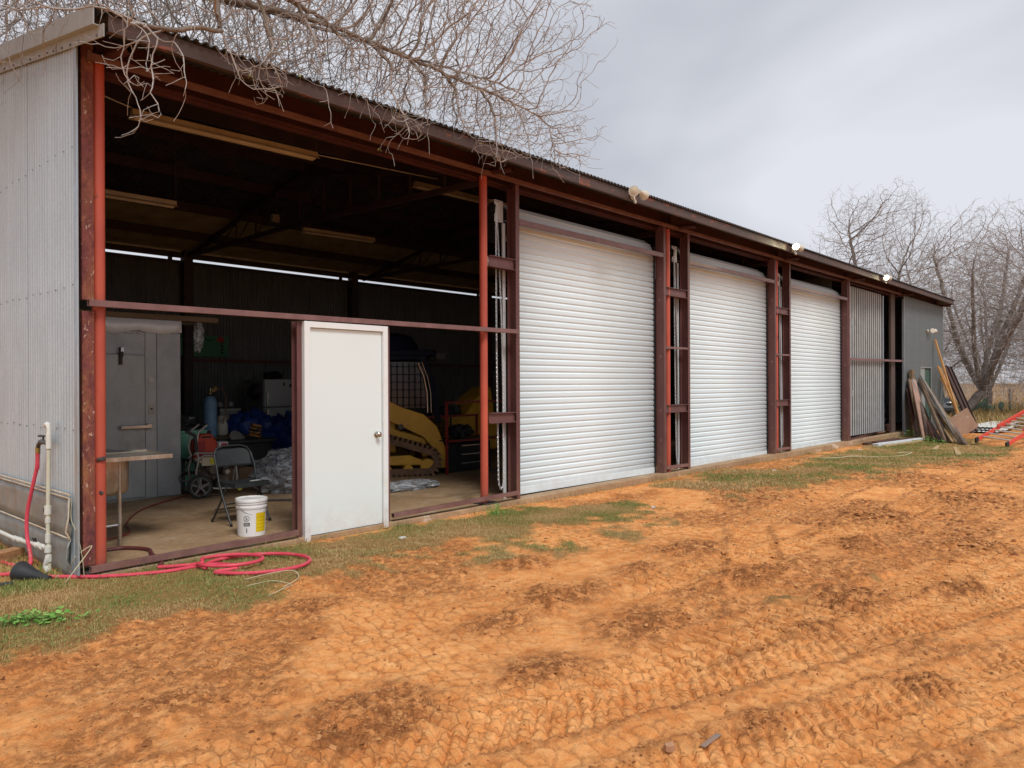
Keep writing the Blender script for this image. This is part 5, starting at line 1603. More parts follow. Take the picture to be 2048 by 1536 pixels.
# red steel cart with tool chest
rk = thing('steel_cart', 'red steel tube cart with shelf standing behind the second orange pipe', 'cart', (9.0, 9.3, SZ))
m_rk = mat('red_tube_paint', (.30, .030, .028), (.22, .022, .02), 5, .45)
for x in (8.42, 9.80):
    for y in (9.12, 9.80):
        b = MB(); b.bar((x, y, .05), (x, y, 1.27 if y < 9.5 else 1.0), .035, .035, up=(0, 1, 0)); b.build('post', m_rk, rk)
for z, y in ((1.25, 9.12), (.60, 9.12), (.98, 9.80), (.60, 9.80)):
    b = MB(); b.bar((8.40, y, z), (9.82, y, z), .035, .035); b.build('rail', m_rk, rk)
b = MB(); b.box(8.43, 9.14, .60, 9.79, 9.79, .615); b.build('shelf', m_dkgrey, rk)
tb = thing('tool_chest', 'black tool chest with drawers under the red cart shelf', 'tool chest', (9.1, 9.5, SZ))
b = MB(); b.box(8.55, 9.25, .06, 9.60, 9.75, .55); b.build('body', m_black, tb, bevel=.01)
for k in range(3):
    b = MB(); b.box(8.78, 9.232, .10 + .15 * k, 9.55, 9.25, .225 + .15 * k); b.build('drawer', m_black, tb, bevel=.006)
    b = MB(); b.bar((8.85, 9.222, .20 + .15 * k), (9.45, 9.222, .20 + .15 * k), .012, .012); b.build('drawer_handle', m_chrome, tb)
tag(crumple('parts_heap', (9.0, 9.45, .74), (.20, .15, .09), m_dark, 41, amp=.5), 'dark heap of small machine parts on the red cart shelf', 'parts')
en = thing('yellow_machine', 'yellow painted engine machine with black guard behind the red cart', 'machine', (9.7, 10.6, SZ))
b = MB(); b.box(9.5, 10.3, .25, 10.9, 11.0, .95); b.build('housing', m_cat, en, bevel=.05)
b = MB(); b.add([(10.0, 10.3, .95), (10.8, 10.3, .95), (10.7, 10.3, 1.50), (10.3, 10.3, 1.28), (10.0, 10.8, .95), (10.8, 10.8, .95), (10.7, 10.8, 1.50), (10.3, 10.8, 1.28)], [(0, 1, 2, 3), (7, 6, 5, 4), (0, 4, 5, 1), (1, 5, 6, 2), (2, 6, 7, 3), (3, 7, 4, 0)]); b.build('hood', m_cat, en, bevel=.02)
b = MB()
for k in range(7): b.tube([(9.10 + k * .055, 10.12, .60), (9.10 + k * .055, 10.12, 1.02)], .008, 6)
for k in range(4): b.tube([(9.08, 10.12, .62 + k * .12), (9.45, 10.12, .62 + k * .12)], .008, 6)
b.tube([(9.08, 10.12, .58), (9.08, 10.12, 1.05), (9.45, 10.12, 1.05), (9.45, 10.12, .58), (9.08, 10.12, .58)], .016, 6)
b.build('grille', m_dark, en)['kind'] = 'stuff'
b = MB(); b.box(9.2, 10.35, .05, 9.35, 10.95, .25); b.box(10.1, 10.35, .05, 10.25, 10.95, .25); b.each('skid', m_dark, en)
b = MB()
for k, (x, z) in enumerate(((9.6, 1.27), (9.78, 1.27), (9.95, 1.27))): b.ball((x, 10.5, z - .22), (.09, .08, .10), 8, 6, .25, k)
for o, q in zip(b.each('jug', m_dark, None, smooth=True), ('leftmost dark jug', 'middle dark jug', 'rightmost dark jug')): tag(o, q + ' on top of the yellow machine', 'jug', 'jugs on the yellow machine')
b = MB(); b.box(9.15, 8.45, .055, 10.6, 9.0, .085); tag(b.build('steel_plate', mat('grey_flat_plate', (.16, .14, .12), None, 4, .5), None, bevel=.003), 'flat grey steel plate lying on the floor in front of the red cart', 'plate')
b = MB(); b.box(9.35, 8.55, .09, 10.4, 8.72, .115); tag(b.build('plank', m_oldwood, None, bevel=.003), 'short brown plank lying on the grey steel plate', 'plank')
# ---------------------------------------------------------------- things outside
m_pvc = mat('weathered_cream_pvc', (.66, .64, .50), (.58, .55, .42), 4, .42)
m_pvcw = mat('white_pvc_fitting', (.74, .74, .68), (.66, .65, .58), 5, .4)
m_brass = mat('dull_brass', (.45, .34, .12), None, 9, .35, metal=.9)
# standpipe ------------------------------------------------------------------
sp = thing('standpipe', 'cream plastic water standpipe with black tap against the corrugated gable wall', 'standpipe', (1.97, 6.93, 0))
px, py = 1.965, 6.90
b = MB(); b.tube([(px + .01, py + .03, .03), (px, py + .03, .40), (px, py, 1.10)], .0155, 14); b.build('riser_pipe', m_pvc, sp, smooth=True)
b = MB(); b.tube([(px, py, 1.04), (px, py - .002, 1.16)], .0215, 14); b.build('tee', m_pvcw, sp, smooth=True)
b = MB(); b.tube([(px, py - .002, 1.15), (px, py - .003, 1.205), (px, py + .004, 1.228), (px, py + .03, 1.237), (px, py + .065, 1.23), (px, py + .075, 1.212)], [.0165, .0165, .021, .021, .021, .019], 12); b.build('top_elbow', m_pvcw, sp, smooth=True)
for z, h, r_ in ((.50, .07, .026), (.43, .04, .021), (.27, .07, .021), (.19, .05, .026)):
    b = MB(); b.tube([(px, py + .03, z), (px, py + .028, z + h)], r_, 12); b.build('coupling', m_pvcw, sp, smooth=True)
b = MB(); b.tube([(px - .002, py + .05, .53), (px - .002, py + .09, .53)], .012, 8); b.tube([(px - .01, py + .09, .51), (px - .01, py + .09, .545)], .008, 6); b.build('side_valve', m_dkgrey, sp)
b = MB(); b.tube([(px, py, 1.08), (px, py + .12, 1.085), (px, py + .20, 1.085), (px, py + .26, 1.06), (px, py + .285, 1.03)], [.016, .018, .021, .017, .015], 10)
b.tube([(px, py + .14, 1.09), (px, py + .14, 1.135)], .009, 8); b.build('tap', m_dkgrey, sp, smooth=True)
b = MB(); b.tube([(px, py + .06, 1.137), (px, py + .24, 1.137)], .0075, 8); b.tube([(px - .04, py + .14, 1.137), (px + .03, py + .14, 1.137)], .0075, 8); b.build('tap_handle', m_dkgrey, sp)
b = MB(); b.tube([(px, py + .285, 1.035), (px, py + .287, .985)], .019, 12); b.build('hose_collar', m_brass, sp, smooth=True)
b = MB(); b.tube([(px + .005, py + .03, .17), (px, py + .03, .12), (px - .01, py + .05, .08), (px - .005, py + .02, .02)], [.022, .028, .024, .018], 10); b.build('foot_elbow', m_pvcw, sp, smooth=True)
# horizontal feed pipe
fp = thing('feed_pipe', 'white plastic feed pipe running along the base of the gable wall', 'pipe', (1.96, 7.6, 0))
b = MB(); b.tube([(1.963, 6.95, .222), (1.95, 7.1, .225), (1.945, 7.4, .205), (1.95, 7.9, .185), (1.955, 8.7, .180), (1.96, 9.6, .17)], .0185, 12); b.build('pipe_run', m_pvcw, fp, smooth=True)
for y, z in ((7.02, .224), (7.14, .222), (7.62, .196), (7.76, .19)):
    b = MB(); b.tube([(1.949, y, z), (1.948, y + .05, z - .002)], .0245, 12); b.build('coupling', m_pvcw, fp, smooth=True)
b = MB(); b.tube([(1.945, 7.16, .24), (1.935, 7.155, .28)], .006, 6); b.tube([(1.945, 7.20, .24), (1.93, 7.21, .275)], .006, 6); b.each('cable_tie', m_black, fp)
# hose from the tap to the ground and along the front
hose('garden_hose', [(1.965, 7.187, 1.00), (1.962, 7.192, .88), (1.935, 7.25, .66), (1.915, 7.30, .46), (1.91, 7.28, .28), (1.915, 7.22, .15), (1.90, 7.16, .07), (1.86, 7.20, .045), (1.80, 7.45, .045), (1.72, 7.9, .045), (1.6, 8.5, .04)], .0150, m_hose, 'pink-red hose hanging from the tap down the gable wall', 10)
b = MB()
for k in range(8): b.tube([(1.964, 7.188 + .0006 * k, .985 - k * .018), (1.9635, 7.189 + .0006 * k, .985 - k * .018 - .009)], .0185, 10)
b.build('hose_sleeve', m_hose, sp, smooth=True)['kind'] = 'stuff'
hose('garden_hose', [(1.50, 7.12, .045), (1.62, 7.05, .045), (1.74, 6.98, .05)], .0150, m_hose, 'short stretch of pink-red hose at the left edge behind the black cone', 10)
pts = [(1.90, 6.66, .048), (2.05, 6.50, .045), (2.20, 6.38, .04), (2.42, 6.24, .04), (2.62, 6.16, .04), (2.84, 6.14, .04), (3.0, 6.05, .045)]
def loop(cx, cy, ra, rb, rot, a0, a1, n, z):
    out_ = []
    for k in range(n + 1):
        a = R(a0 + (a1 - a0) * k / n)
        u, v_ = ra * math.cos(a), rb * math.sin(a)
        out_.append((cx + u * math.cos(rot) - v_ * math.sin(rot), cy + u * math.sin(rot) + v_ * math.cos(rot), z + .004 * k / n))
    return out_
rot = R(-38)
hose('garden_hose', pts + [(3.02, 5.80, .05)] + loop(3.22, 5.83, .42, .34, rot, 225, 560, 20, .048) + loop(3.06, 6.0, .26, .20, rot, 200, 520, 16, .075) + [(2.86, 6.12, .065), (2.72, 6.24, .05), (2.60, 6.34, .045)], .0150, m_hose, 'pink-red garden hose coiled in loops on the grass before the sill', 10, 5)
b = MB(); ax = Vector((.45, -.86, -.12)).normalized(); c0 = Vector((1.75, 6.88, .10))
pr_ = [(.085, 0), (.087, .012), (.072, .06), (.048, .14), (.030, .22), (.024, .26), (.022, .30)]
b.lathe(pr_, c0 - Vector((0, 0, .022)), 26, ax)
tag(b.build('hose_funnel', m_dark, None, smooth=True), 'black rubber cone lying on the grass at the hose end', 'funnel')
b = MB(); b.box(1.46, 6.66, .03, 1.66, 6.71, .055); tag(b.build('offcut', m_dark, None, bevel=.006), 'small flat black piece on the grass at the left edge', 'offcut')
# timber sleepers by the wall
m_tim = mat('orange_cut_timber', (.46, .24, .10), (.30, .15, .07), 4, .8, stretch=(1, 5, 5), c3=(.10, .06, .04), s3=9, t3=.6, bmp=.3)
for k, (x, y, rz, lab) in enumerate(((1.88, 7.62, .5, 'orange-brown timber block against the gable wall, the one nearer the pipe'), (1.72, 8.0, .35, 'orange-brown timber block at the left edge, the one behind'))):
    b = MB(); c, s_ = math.cos(rz), math.sin(rz)
    vs = [(x + u * c - v_ * s_ - .05, y + u * s_ + v_ * c, z) for z in (.0, .125) for u, v_ in ((-.15, -.06), (.15, -.06), (.15, .06), (-.15, .06))]
    b.add(vs, [(0, 3, 2, 1), (4, 5, 6, 7), (0, 1, 5, 4), (1, 2, 6, 5), (2, 3, 7, 6), (3, 0, 4, 7)])
    tag(b.build('timber_block', m_tim, None, bevel=.006), lab, 'timber', 'timber blocks by the gable wall')
# strings and litter
m_str = mat('pale_twine', (.58, .50, .32), None, 9, .8)
def on(x, y, dz=.008): return (x, y, gh(x, y) + dz)
hose('twine', [on(2.83, 5.30), on(3.0, 5.22, .012), on(3.1, 5.12, .02), on(2.98, 5.02, .02), on(2.87, 4.97, .01), on(2.80, 4.93)], .0035, m_str, 'pale twine curled on the ground just in front of the hose coil', 5, 6, 'twine')
hose('twine', [on(2.88, 5.42), on(3.05, 5.36, .03), on(3.22, 5.30, .04), on(3.20, 5.18, .02), on(3.02, 5.10, .01)], .0035, m_str, 'second pale twine strand crossing under the hose coil', 5, 6, 'twine')
hose('twine', [on(16.0, 6.1), on(15.9, 5.7, .02), on(16.1, 5.45, .02), on(16.6, 5.35, .03), on(17.0, 5.0, .02), on(17.9, 4.7, .02), on(18.6, 4.7, .04), on(18.5, 4.95, .02)], .010, m_str, 'long pale twine on the grass before the third roll-up door', 5, 6, 'twine')
hose('bent_stalk', [(2.02, 6.62, .05), (2.03, 6.5, .20), (2.14, 6.46, .28), (2.0, 6.38, .14), (1.93, 6.40, .04)], .004, m_str, 'dry bent stalk sticking up at the gable corner', 5, 5, 'stalk')
hose('twine', [(2.03, 6.56, .66), (2.02, 6.55, .50), (2.05, 6.49, .36), (2.07, 6.46, .20), (2.08, 6.45, .05)], .003, m_str, 'thin pale string hanging from the base panel corner', 5, 5, 'string')
rnd = random.Random(9)
def chip(x, y, s_, m, lab, cat, grp=None, h=.008):
    b = MB(); a = rnd.uniform(0, 3.14); z = gh(x, y) + .006
    q = [(rnd.uniform(.7, 1) * s_ * math.cos(a + t_), rnd.uniform(.4, .7) * s_ * math.sin(a + t_)) for t_ in (0, 1.2, 2.2, 3.1, 4.2, 5.3)]
    n = len(q); b.add([(x + u, y + v_, z + rnd.uniform(0, .006)) for u, v_ in q] + [(x + u, y + v_, z + h + rnd.uniform(0, .01)) for u, v_ in q], [tuple(range(n)), tuple(range(2 * n - 1, n - 1, -1))] + [(k, (k + 1) % n, n + (k + 1) % n, n + k) for k in range(n)])
    tag(b.build('litter' if cat == 'litter' else 'stone', m, None), lab, cat, grp)
m_lit = mat('white_litter', (.74, .72, .70), None, 9, .6)
chip(4.77, 5.82, .05, m_lit, 'small white scrap on the grass in front of the entry door', 'litter')
chip(8.2, 5.05, .05, m_lit, 'white scrap on the soil before the first roll-up door', 'litter')
chip(13.1, 5.55, .07, m_lit, 'white scrap near the edge of the second roll-up door', 'litter')
chip(18.9, 5.9, .09, m_lit, 'white scrap against the sill of the third roll-up door', 'litter')
m_grystone = mat('grey_stone', (.30, .19, .13), (.22, .18, .16), 22, .9, bmp=.5)
chip(2.75, 1.62, .032, mat('pinkish_clod', (.42, .22, .12), None, 9, .9), 'angular pinkish clod at the bottom of the frame', 'clod', None, .02)
b = MB(); z = gh(2.95, 1.55); b.box(2.87, 1.52, z, 3.02, 1.545, z + .007); o = b.build('flat_stone', m_grystone, None, bevel=.004); tag(o, 'thin flat grey stone half buried beside the dug clump', 'stone')
# leafy weeds (clover-like patch on the left, single plants)
m_leaf, t, p = newmat('fresh_green_leaf')
oi = t.nodes.new('ShaderNodeNewGeometry')
t.links.new(ramp(t, oi.outputs['Random Per Island'], [(0, (.10, .24, .035)), (.5, (.17, .36, .06)), (1, (.27, .46, .11))]), p.inputs['Base Color'])
p.inputs['Roughness'].default_value = .5
def weed(x, y, n, rad, hh, size, lab, seed, elong=1.0, rot=0):
    rnd = random.Random(seed)
    r_ = thing('weed', lab, 'plant', (x, y, 0))
    b = MB(); st = MB()
    for k in range(n):
        u, v_ = rnd.gauss(0, rad * elong), rnd.gauss(0, rad)
        lx, ly = x + u * math.cos(rot) - v_ * math.sin(rot), y + u * math.sin(rot) + v_ * math.cos(rot)
        z0 = gh(lx, ly); z1 = z0 + rnd.uniform(.25, 1) * hh
        s_ = size * rnd.uniform(.6, 1.2); a = rnd.uniform(0, 6.28); tx_, ty_ = rnd.uniform(-.5, .5), rnd.uniform(-.7, .1)
        c = Vector((lx, ly, z1)); e1 = Vector((math.cos(a), math.sin(a), tx_ * .6)).normalized(); e2 = Vector((-math.sin(a), math.cos(a), ty_ * .6)).normalized()
        ring = [c + e1 * s_ * math.cos(q) + e2 * s_ * .75 * math.sin(q) + Vector((0, 0, -.15 * s_ * abs(math.sin(q)))) for q in np.linspace(0, 2 * math.pi, 8, endpoint=False)]
        b.add([c] + ring, [(0, 1 + i, 1 + (i + 1) % 8) for i in range(8)])
        st.tube([(lx + rnd.uniform(-.02, .02), ly + rnd.uniform(-.02, .02), z0 - .005), c], .0016, 3, False)
    o = b.build('leaf', m_leaf, r_); o['kind'] = 'stuff'
    o = st.build('stem', m_leaf, r_); o['kind'] = 'stuff'
weed(1.45, 5.52, 150, .055, .065, .020, 'bright green broad-leaved weed patch at the left edge of the grass', 5, 2.6, R(-38))
weed(6.42, 6.12, 60, .06, .14, .012, 'spiky olive weed tuft at the sill near the second orange pipe', 6)
weed(24.2, 6.0, 90, .16, .28, .03, 'green weed clump at the foot of the ribbed wall', 8)
weed(22.9, 5.3, 90, .30, .16, .03, 'low green weeds under the leaning boards', 9, 2.0)

# floodlights ------------------------------------------------------------------
m_lampw = mat('cream_lamp_housing', (.62, .58, .48), None, 5, .45)
def lampmat(name, on_, st):
    m, t, p = newmat(name)
    p.inputs['Base Color'].default_value = (.52, .46, .34, 1)
    if on_:
        p.inputs['Emission Color'].default_value = (1.0, .93, .55, 1); p.inputs['Emission Strength'].default_value = st
    return m
m_off = lampmat('unlit_lamp_glass', False, 0); m_on = lampmat('lit_lamp_glass', True, 45.0)
def flood(x, lab, lit, d1, d2, zo=0.02):
    y, z = eave_y(x) - .02, fascia_z(x) + .02 + zo
    t_ = thing('floodlight', lab, 'floodlight', (x, y, z), group='twin floodlights on the eave')
    b = MB(); b.lathe([(.05, 0), (.05, .02), (.03, .03)], (x + .06, y + .015, z + .02), 16, (0, -1, 0)); b.build('mounting_plate', m_lampw, t_)
    for k, (cx, dr, on_) in enumerate(((-.09, d1, lit), (.17, d2, False))):
        dr = Vector(dr).normalized(); c = Vector((x + cx, y - .11, z + .04))
        h_ = sub('lamp_head', t_)
        b = MB(); b.lathe([(.026, -.13), (.032, -.10), (.036, -.060), (.062, -.015), (.074, .02), (.074, .03), (.066, .03)], c, 24, dr); b.build('lamp_shell', m_lampw, h_, smooth=True)
        b = MB(); b.lathe([(.065, .022), (.058, .032), (.02, .045)], c, 20, dr); b.build('lamp_glass', m_on if on_ else m_off, h_, smooth=True)
        b = MB(); b.tube([c - dr * .10, Vector((x + .06, y - .03, z + .03))], .010, 8); b.build('arm', m_lampw, h_)
        if on_:
            l = bpy.data.lights.new('flood_beam', 'SPOT'); l.energy = 22; l.color = (1, .88, .55); l.spot_size = R(120); l.shadow_soft_size = .05
            lo = bpy.data.objects.new('flood_beam', l); COL.objects.link(lo); lo.parent = t_; lo.location = c + dr * .05 - t_.location; lo.rotation_euler = (-dr).to_track_quat('Z', 'Y').to_euler()
    b = MB(); b.lathe([(.02, 0), (.022, .05), (.012, .07)], (x + .0, y - .06, z - .06), 12, (-.25, -.5, -.7)); b.tube([(x + .05, y - .03, z + .0), (x + .0, y - .06, z - .06)], .012, 8); b.build('motion_sensor', m_lampw, t_, smooth=True)
flood(9.05, 'unlit twin floodlight on the eave above the first roll-up door', False, (-.75, -.62, -.15), (.9, .1, -.15))
flood(15.0, 'lit twin floodlight on the eave, the brighter one nearer the camera', True, (-.72, -.62, -.25), (.8, -.3, -.2))
flood(21.2, 'lit twin floodlight on the eave near the half-open sliding door', True, (-.6, -.6, -.5), (.75, -.35, -.2))
# lamp on ribbed wall
t_ = thing('floodlight', 'small twin lamp fixed to the ribbed grey wall', 'floodlight', (27.6, 6.4, 3.2))
b = MB(); b.lathe([(.06, 0), (.06, .04)], (27.5, 6.45, 3.24), 14, (0, -1, 0)); b.build('mounting_plate', m_lampw, t_)
for dx, dr in ((-.02, (-.6, -.6, .1)), (.30, (.8, -.3, .2))):
    c = Vector((27.5 + dx, 6.30, 3.24)); dr = Vector(dr).normalized(); b = MB(); b.lathe([(.025, -.13), (.035, -.06), (.075, .0), (.08, .03), (.02, .035)], c, 18, dr); b.tube([c - dr * .1, (27.5, 6.43, 3.24)], .012, 7); b.build('lamp_head', m_lampw, t_, smooth=True)

# scrap leaning on the far wall --------------------------------------------------------
WY = 6.42
m_b = [mat('weathered_board_a', (.25, .17, .105), (.16, .105, .065), 3, .85, bmp=.3), mat('weathered_board_b', (.16, .11, .085), (.09, .065, .055), 3, .85, bmp=.3),
       mat('maroon_steel_strip', (.13, .050, .042), (.085, .036, .030), 3, .6), mat('pale_fresh_board', (.52, .36, .18), (.40, .27, .13), 3, .75, bmp=.2),
       mat('grey_metal_strip', (.33, .31, .28), (.23, .20, .17), 3, .5, metal=.3), mat('pinkish_board', (.42, .25, .18), (.30, .18, .13), 3, .8)]
LB = [ # base x, y ; top x, z ; width, thick, material, label
    (24.05, 5.90, 24.95, 1.35, .10, .03, 2, 'maroon steel strip, shortest and first from the left in the leaning pile'),
    (23.75, 5.72, 25.10, 1.62, .12, .04, 0, 'brown board at the left of the leaning pile with a pale top end'),
    (23.60, 5.62, 25.25, 1.70, .05, .05, 4, 'pale grey strip leaning beside the pale-topped brown board'),
    (23.45, 5.55, 25.28, 1.66, .18, .03, 5, 'wide pinkish board near the left of the leaning pile'),
    (23.32, 5.40, 25.42, 1.50, .10, .05, 1, 'dark board leaning just right of the wide pinkish board'),
    (23.20, 5.30, 25.6, 1.46, .07, .04, 0, 'narrow brown board in the left middle of the leaning pile'),
    (23.05, 5.18, 25.75, 1.22, .16, .03, 2, 'broad maroon strip in the middle of the leaning pile'),
    (22.92, 5.05, 25.6, 1.05, .09, .05, 1, 'short dark board in the middle of the leaning pile'),
    (22.80, 4.95, 26.0, 1.60, .05, .05, 4, 'thin grey strip crossing the middle of the leaning pile'),
    (22.65, 4.85, 26.05, 1.64, .12, .04, 0, 'long brown board whose top reaches the white strip'),
    (22.60, 4.72, 26.2, 1.52, .08, .05, 1, 'dark board under the white-topped strip'),
    (22.45, 4.66, 26.5, 1.30, .10, .03, 3, 'pale splintered board low in the right of the leaning pile'),
    (22.40, 4.55, 26.6, 1.22, .08, .04, 3, 'second pale board low in the right of the leaning pile'),
    (22.30, 4.47, 26.12, 1.78, .05, .04, 4, 'long whitish strip rising to the top of the leaning pile'),
    (22.22, 4.38, 26.4, 1.60, .12, .05, 0, 'long brown board lying outermost on the leaning pile'),
    (22.10, 4.30, 26.9, 1.42, .14, .04, 1, 'dark wide board at the right edge of the leaning pile'),
]
for k, (bx_, by_, tx_, tz_, w_, th_, mi, lab) in enumerate(LB):
    b = MB(); b.bar((bx_, by_, gh(bx_, by_) + .02), (tx_, WY - .03 - .02 * (k % 5), tz_), w_ * 1.25, th_ * 1.2, up=(0, -.7, .7))
    tag(b.build('leaning_board' if mi not in (2, 4) else 'leaning_strip', m_b[mi], None, bevel=.003), lab, 'board' if mi not in (2, 4) else 'metal strip', 'boards and strips leaning on the ribbed wall')
b = MB(); b.box(25.12, 6.30, -.12, 25.38, 6.40, 1.93); tag(b.build('wooden_post', m_oldwood, None, bevel=.006), 'upright wooden post behind the leaning boards', 'post')
b = MB(); b.lathe([(.10, -.1), (.13, 0), (.10, .1)], (24.7, 6.0, .58), 12, (.6, .6, .2)); tag(b.build('black_can', m_dark, None, smooth=True), 'black can caught among the leaning boards', 'can')
m_pole = mat('fresh_orange_pine', (.58, .30, .10), (.46, .22, .07), 2.5, .7, stretch=(3, 3, .6), bmp=.1)
for k, (bx_, by_, bz_, tx_, tz_, w_, lab) in enumerate(((27.9, 5.55, .12, 28.25, 2.98, .085, 'longest orange pine plank reaching highest up the ribbed wall'), (27.75, 5.50, .10, 28.60, 2.10, .06, 'pine plank leaning left of the longest one'), (28.05, 5.52, .12, 28.9, 2.05, .05, 'pine plank leaning right of the longest one'), (28.2, 5.5, .14, 29.0, 1.7, .045, 'shortest pine plank beside the rusty channels'))):
    b = MB(); b.bar((bx_, by_, bz_), (tx_, WY - .03, tz_), w_, .05, up=(0, -.7, .7)); tag(b.build('pine_plank', m_pole, None, bevel=.003), lab, 'plank', 'pine planks leaning on the ribbed wall')
m_chan = mat('rusted_channel', (.085, .045, .036), (.05, .03, .026), 4, .8, c3=(.30, .24, .20), s3=16, t3=.68, bmp=.4)
for k, (bx_, tx_, lab) in enumerate(((27.95, 29.35, 'rusty steel channel leaning at the wall end, the left of two'), (28.45, 29.85, 'rusty steel channel leaning at the wall end, the right of two'))):
    b = MB(); b.poly([(-.11, 0), (.11, 0), (.11, .07), (.10, .07), (.10, .012), (-.10, .012), (-.10, .07), (-.11, .07)], (bx_, 5.22, -.11), (tx_, 6.36, 2.10), up=(-.35, -.8, .5))
    tag(b.build('steel_channel', m_chan, None), lab, 'steel channel', 'rusty channels leaning at the wall end')
b = MB(); b.bar((27.40, 5.24, -.06), (27.12, 5.50, .55), .70, .02, up=(-.74, -.67, 0)); tag(b.build('metal_panel', mat('tan_rusty_panel', (.40, .27, .185), (.31, .20, .14), 3, .7, c3=(.45, .40, .36), s3=5, t3=.6), None, bevel=.003), 'square tan metal panel propped before the rusty channels', 'panel')
# scrap flat on the ground before the sliding door
for (x0, y0, x1, y1, w_, th_, mt, lab) in ((20.6, 6.30, 22.6, 6.05, .14, .06, m_b[2], 'maroon channel lying flat before the sliding door'), (20.9, 6.15, 23.2, 5.75, .16, .07, m_b[2], 'second maroon channel lying flat beside the white one'),
        (20.3, 5.95, 22.9, 5.55, .15, .08, m_white, 'white metal channel lying on the grass before the sliding door'), (20.2, 5.72, 22.6, 5.45, .10, .04, m_b[3], 'pale board lying in front of the white channel'), (21.6, 5.75, 23.4, 5.40, .10, .05, m_b[2], 'short maroon strip in front of the white channel')):
    b = MB(); b.bar((x0, y0, gh(x0, y0) + th_ / 2), (x1, y1, gh(x1, y1) + th_ / 2 + .02), w_, th_); tag(b.build('flat_scrap', mt, None, bevel=.003), lab, 'scrap', 'scrap pieces flat on the grass')
b = MB(); b.bar((20.3, 6.60, .02), (25.2, 6.95, .22), .10, .10); tag(b.build('beam', m_b[2], None), 'maroon beam lying across the foot of the sliding door gap', 'beam')
for (x0, y0, x1, y1, lab) in ((21.1, 4.35, 18.6, 3.75, 'splintered pale plank on the ground near the ladder'), (21.3, 4.75, 19.8, 4.5, 'short pale splinter between the boards and the yard')):
    b = MB(); b.bar((x0, y0, gh(x0, y0) + .02), (x1, y1, gh(x1, y1) + .02), .06, .02, w1=.11); tag(b.build('splinter', m_b[3], None), lab, 'splinter')
# inside the sliding-door gap: bales, bag, poles
m_hay = mat('hay', (.26, .16, .07), (.13, .08, .04), 14, .95, bmp=.8)
for k in range(5):
    b = MB(); z = 2.26 + .29 * k
    if k < 4:
        vs = []
        b.box(24.82, 7.32, z, 26.0, 8.3, z + .27)
        o = b.build('hay_bale', m_hay, None, bevel=.03); tag(o, ['lowest', 'second lowest', 'second highest', 'topmost'][k] + ' hay bale of the stack inside the sliding door gap', 'hay bale', 'stacked hay bales')
b = MB(); b.box(24.8, 7.3, 2.14, 26.1, 8.4, 2.25); tag(b.build('loft_floor', m_oldwood, None), 'timber loft edge under the hay bales', 'loft')
tag(crumple('cloth_bag', (24.15, 7.15, .45), (.42, .25, .42), mat('grubby_pink_cloth', (.36, .25, .25), (.26, .15, .16), 5, .9, bmp=.4), 51, amp=.4), 'grubby pinkish cloth sack inside the sliding door gap', 'sack')
b = MB(); b.box(23.8, 7.0, .0, 24.25, 7.1, .40); tag(b.build('white_board', m_lit, None), 'white board standing below the pinkish sack', 'board')
b = MB(); b.tube([(24.0, 7.05, .6), (24.35, 7.3, 1.35)], .018, 7); tag(b.build('handle_pole', m_oldwood, None), 'wooden handle poking out of the pinkish sack', 'pole')
# ladder ---------------------------------------------------------------------------
m_lad = mat('orange_red_fibreglass', (.72, .075, .045), (.62, .06, .038), 3, .4)
m_alu = mat('aluminium_rung', (.62, .60, .56), None, 8, .35, metal=.6)
ld = thing('ladder', 'orange-red fibreglass ladder lying flat at the right edge of the yard', 'ladder', (22.3, 3.7, 0))
A0, B0 = Vector((22.36, 4.10, .06)), Vector((22.25, 3.42, -.02))
dl = Vector((.94, -.25, .235)).normalized()
for q in (A0, B0):
    b = MB(); b.poly([(-.015, -.05), (.015, -.05), (.015, .05), (-.015, .05)], q, q + dl * 4.4, up=(0, 0, 1)); b.build('rail', m_lad, ld, bevel=.004)
    b = MB(); b.poly([(-.022, -.06), (.022, -.06), (.022, .06), (-.022, .06)], q - dl * .08, q + dl * .06); b.build('foot', m_black, ld, bevel=.004)
for k in range(13):
    b = MB(); b.tube([A0 + dl * (.3 + .31 * k), B0 + dl * (.3 + .31 * k)], .020, 8); b.build('rung', m_alu, ld, smooth=True)
A1, B1 = A0 + dl * 1.0 + Vector((0, -.05, .09)), B0 + dl * 1.0 + Vector((0, .05, .09))
for q in (A1, B1):
    b = MB(); b.poly([(-.012, -.035), (.012, -.035), (.012, .035), (-.012, .035)], q, q + dl * 3.4); b.build('fly_rail', m_lad, ld)
te = thing('trestle', 'wooden trestle holding up the far end of the orange-red ladder', 'trestle', (26, 2.8, -.1))
ce = A0 + dl * 3.9
b = MB(); b.box(ce.x - .05, ce.y - 1.0, ce.z - .16, ce.x + .05, ce.y + .25, ce.z - .07); b.build('top_beam', m_oldwood, te)
for yy in (ce.y - .9, ce.y + .15):
    for sx in (-.3, .3):
        b = MB(); b.bar((ce.x + sx, yy, -.12), (ce.x, yy, ce.z - .16), .07, .04); b.build('leg', m_oldwood, te)
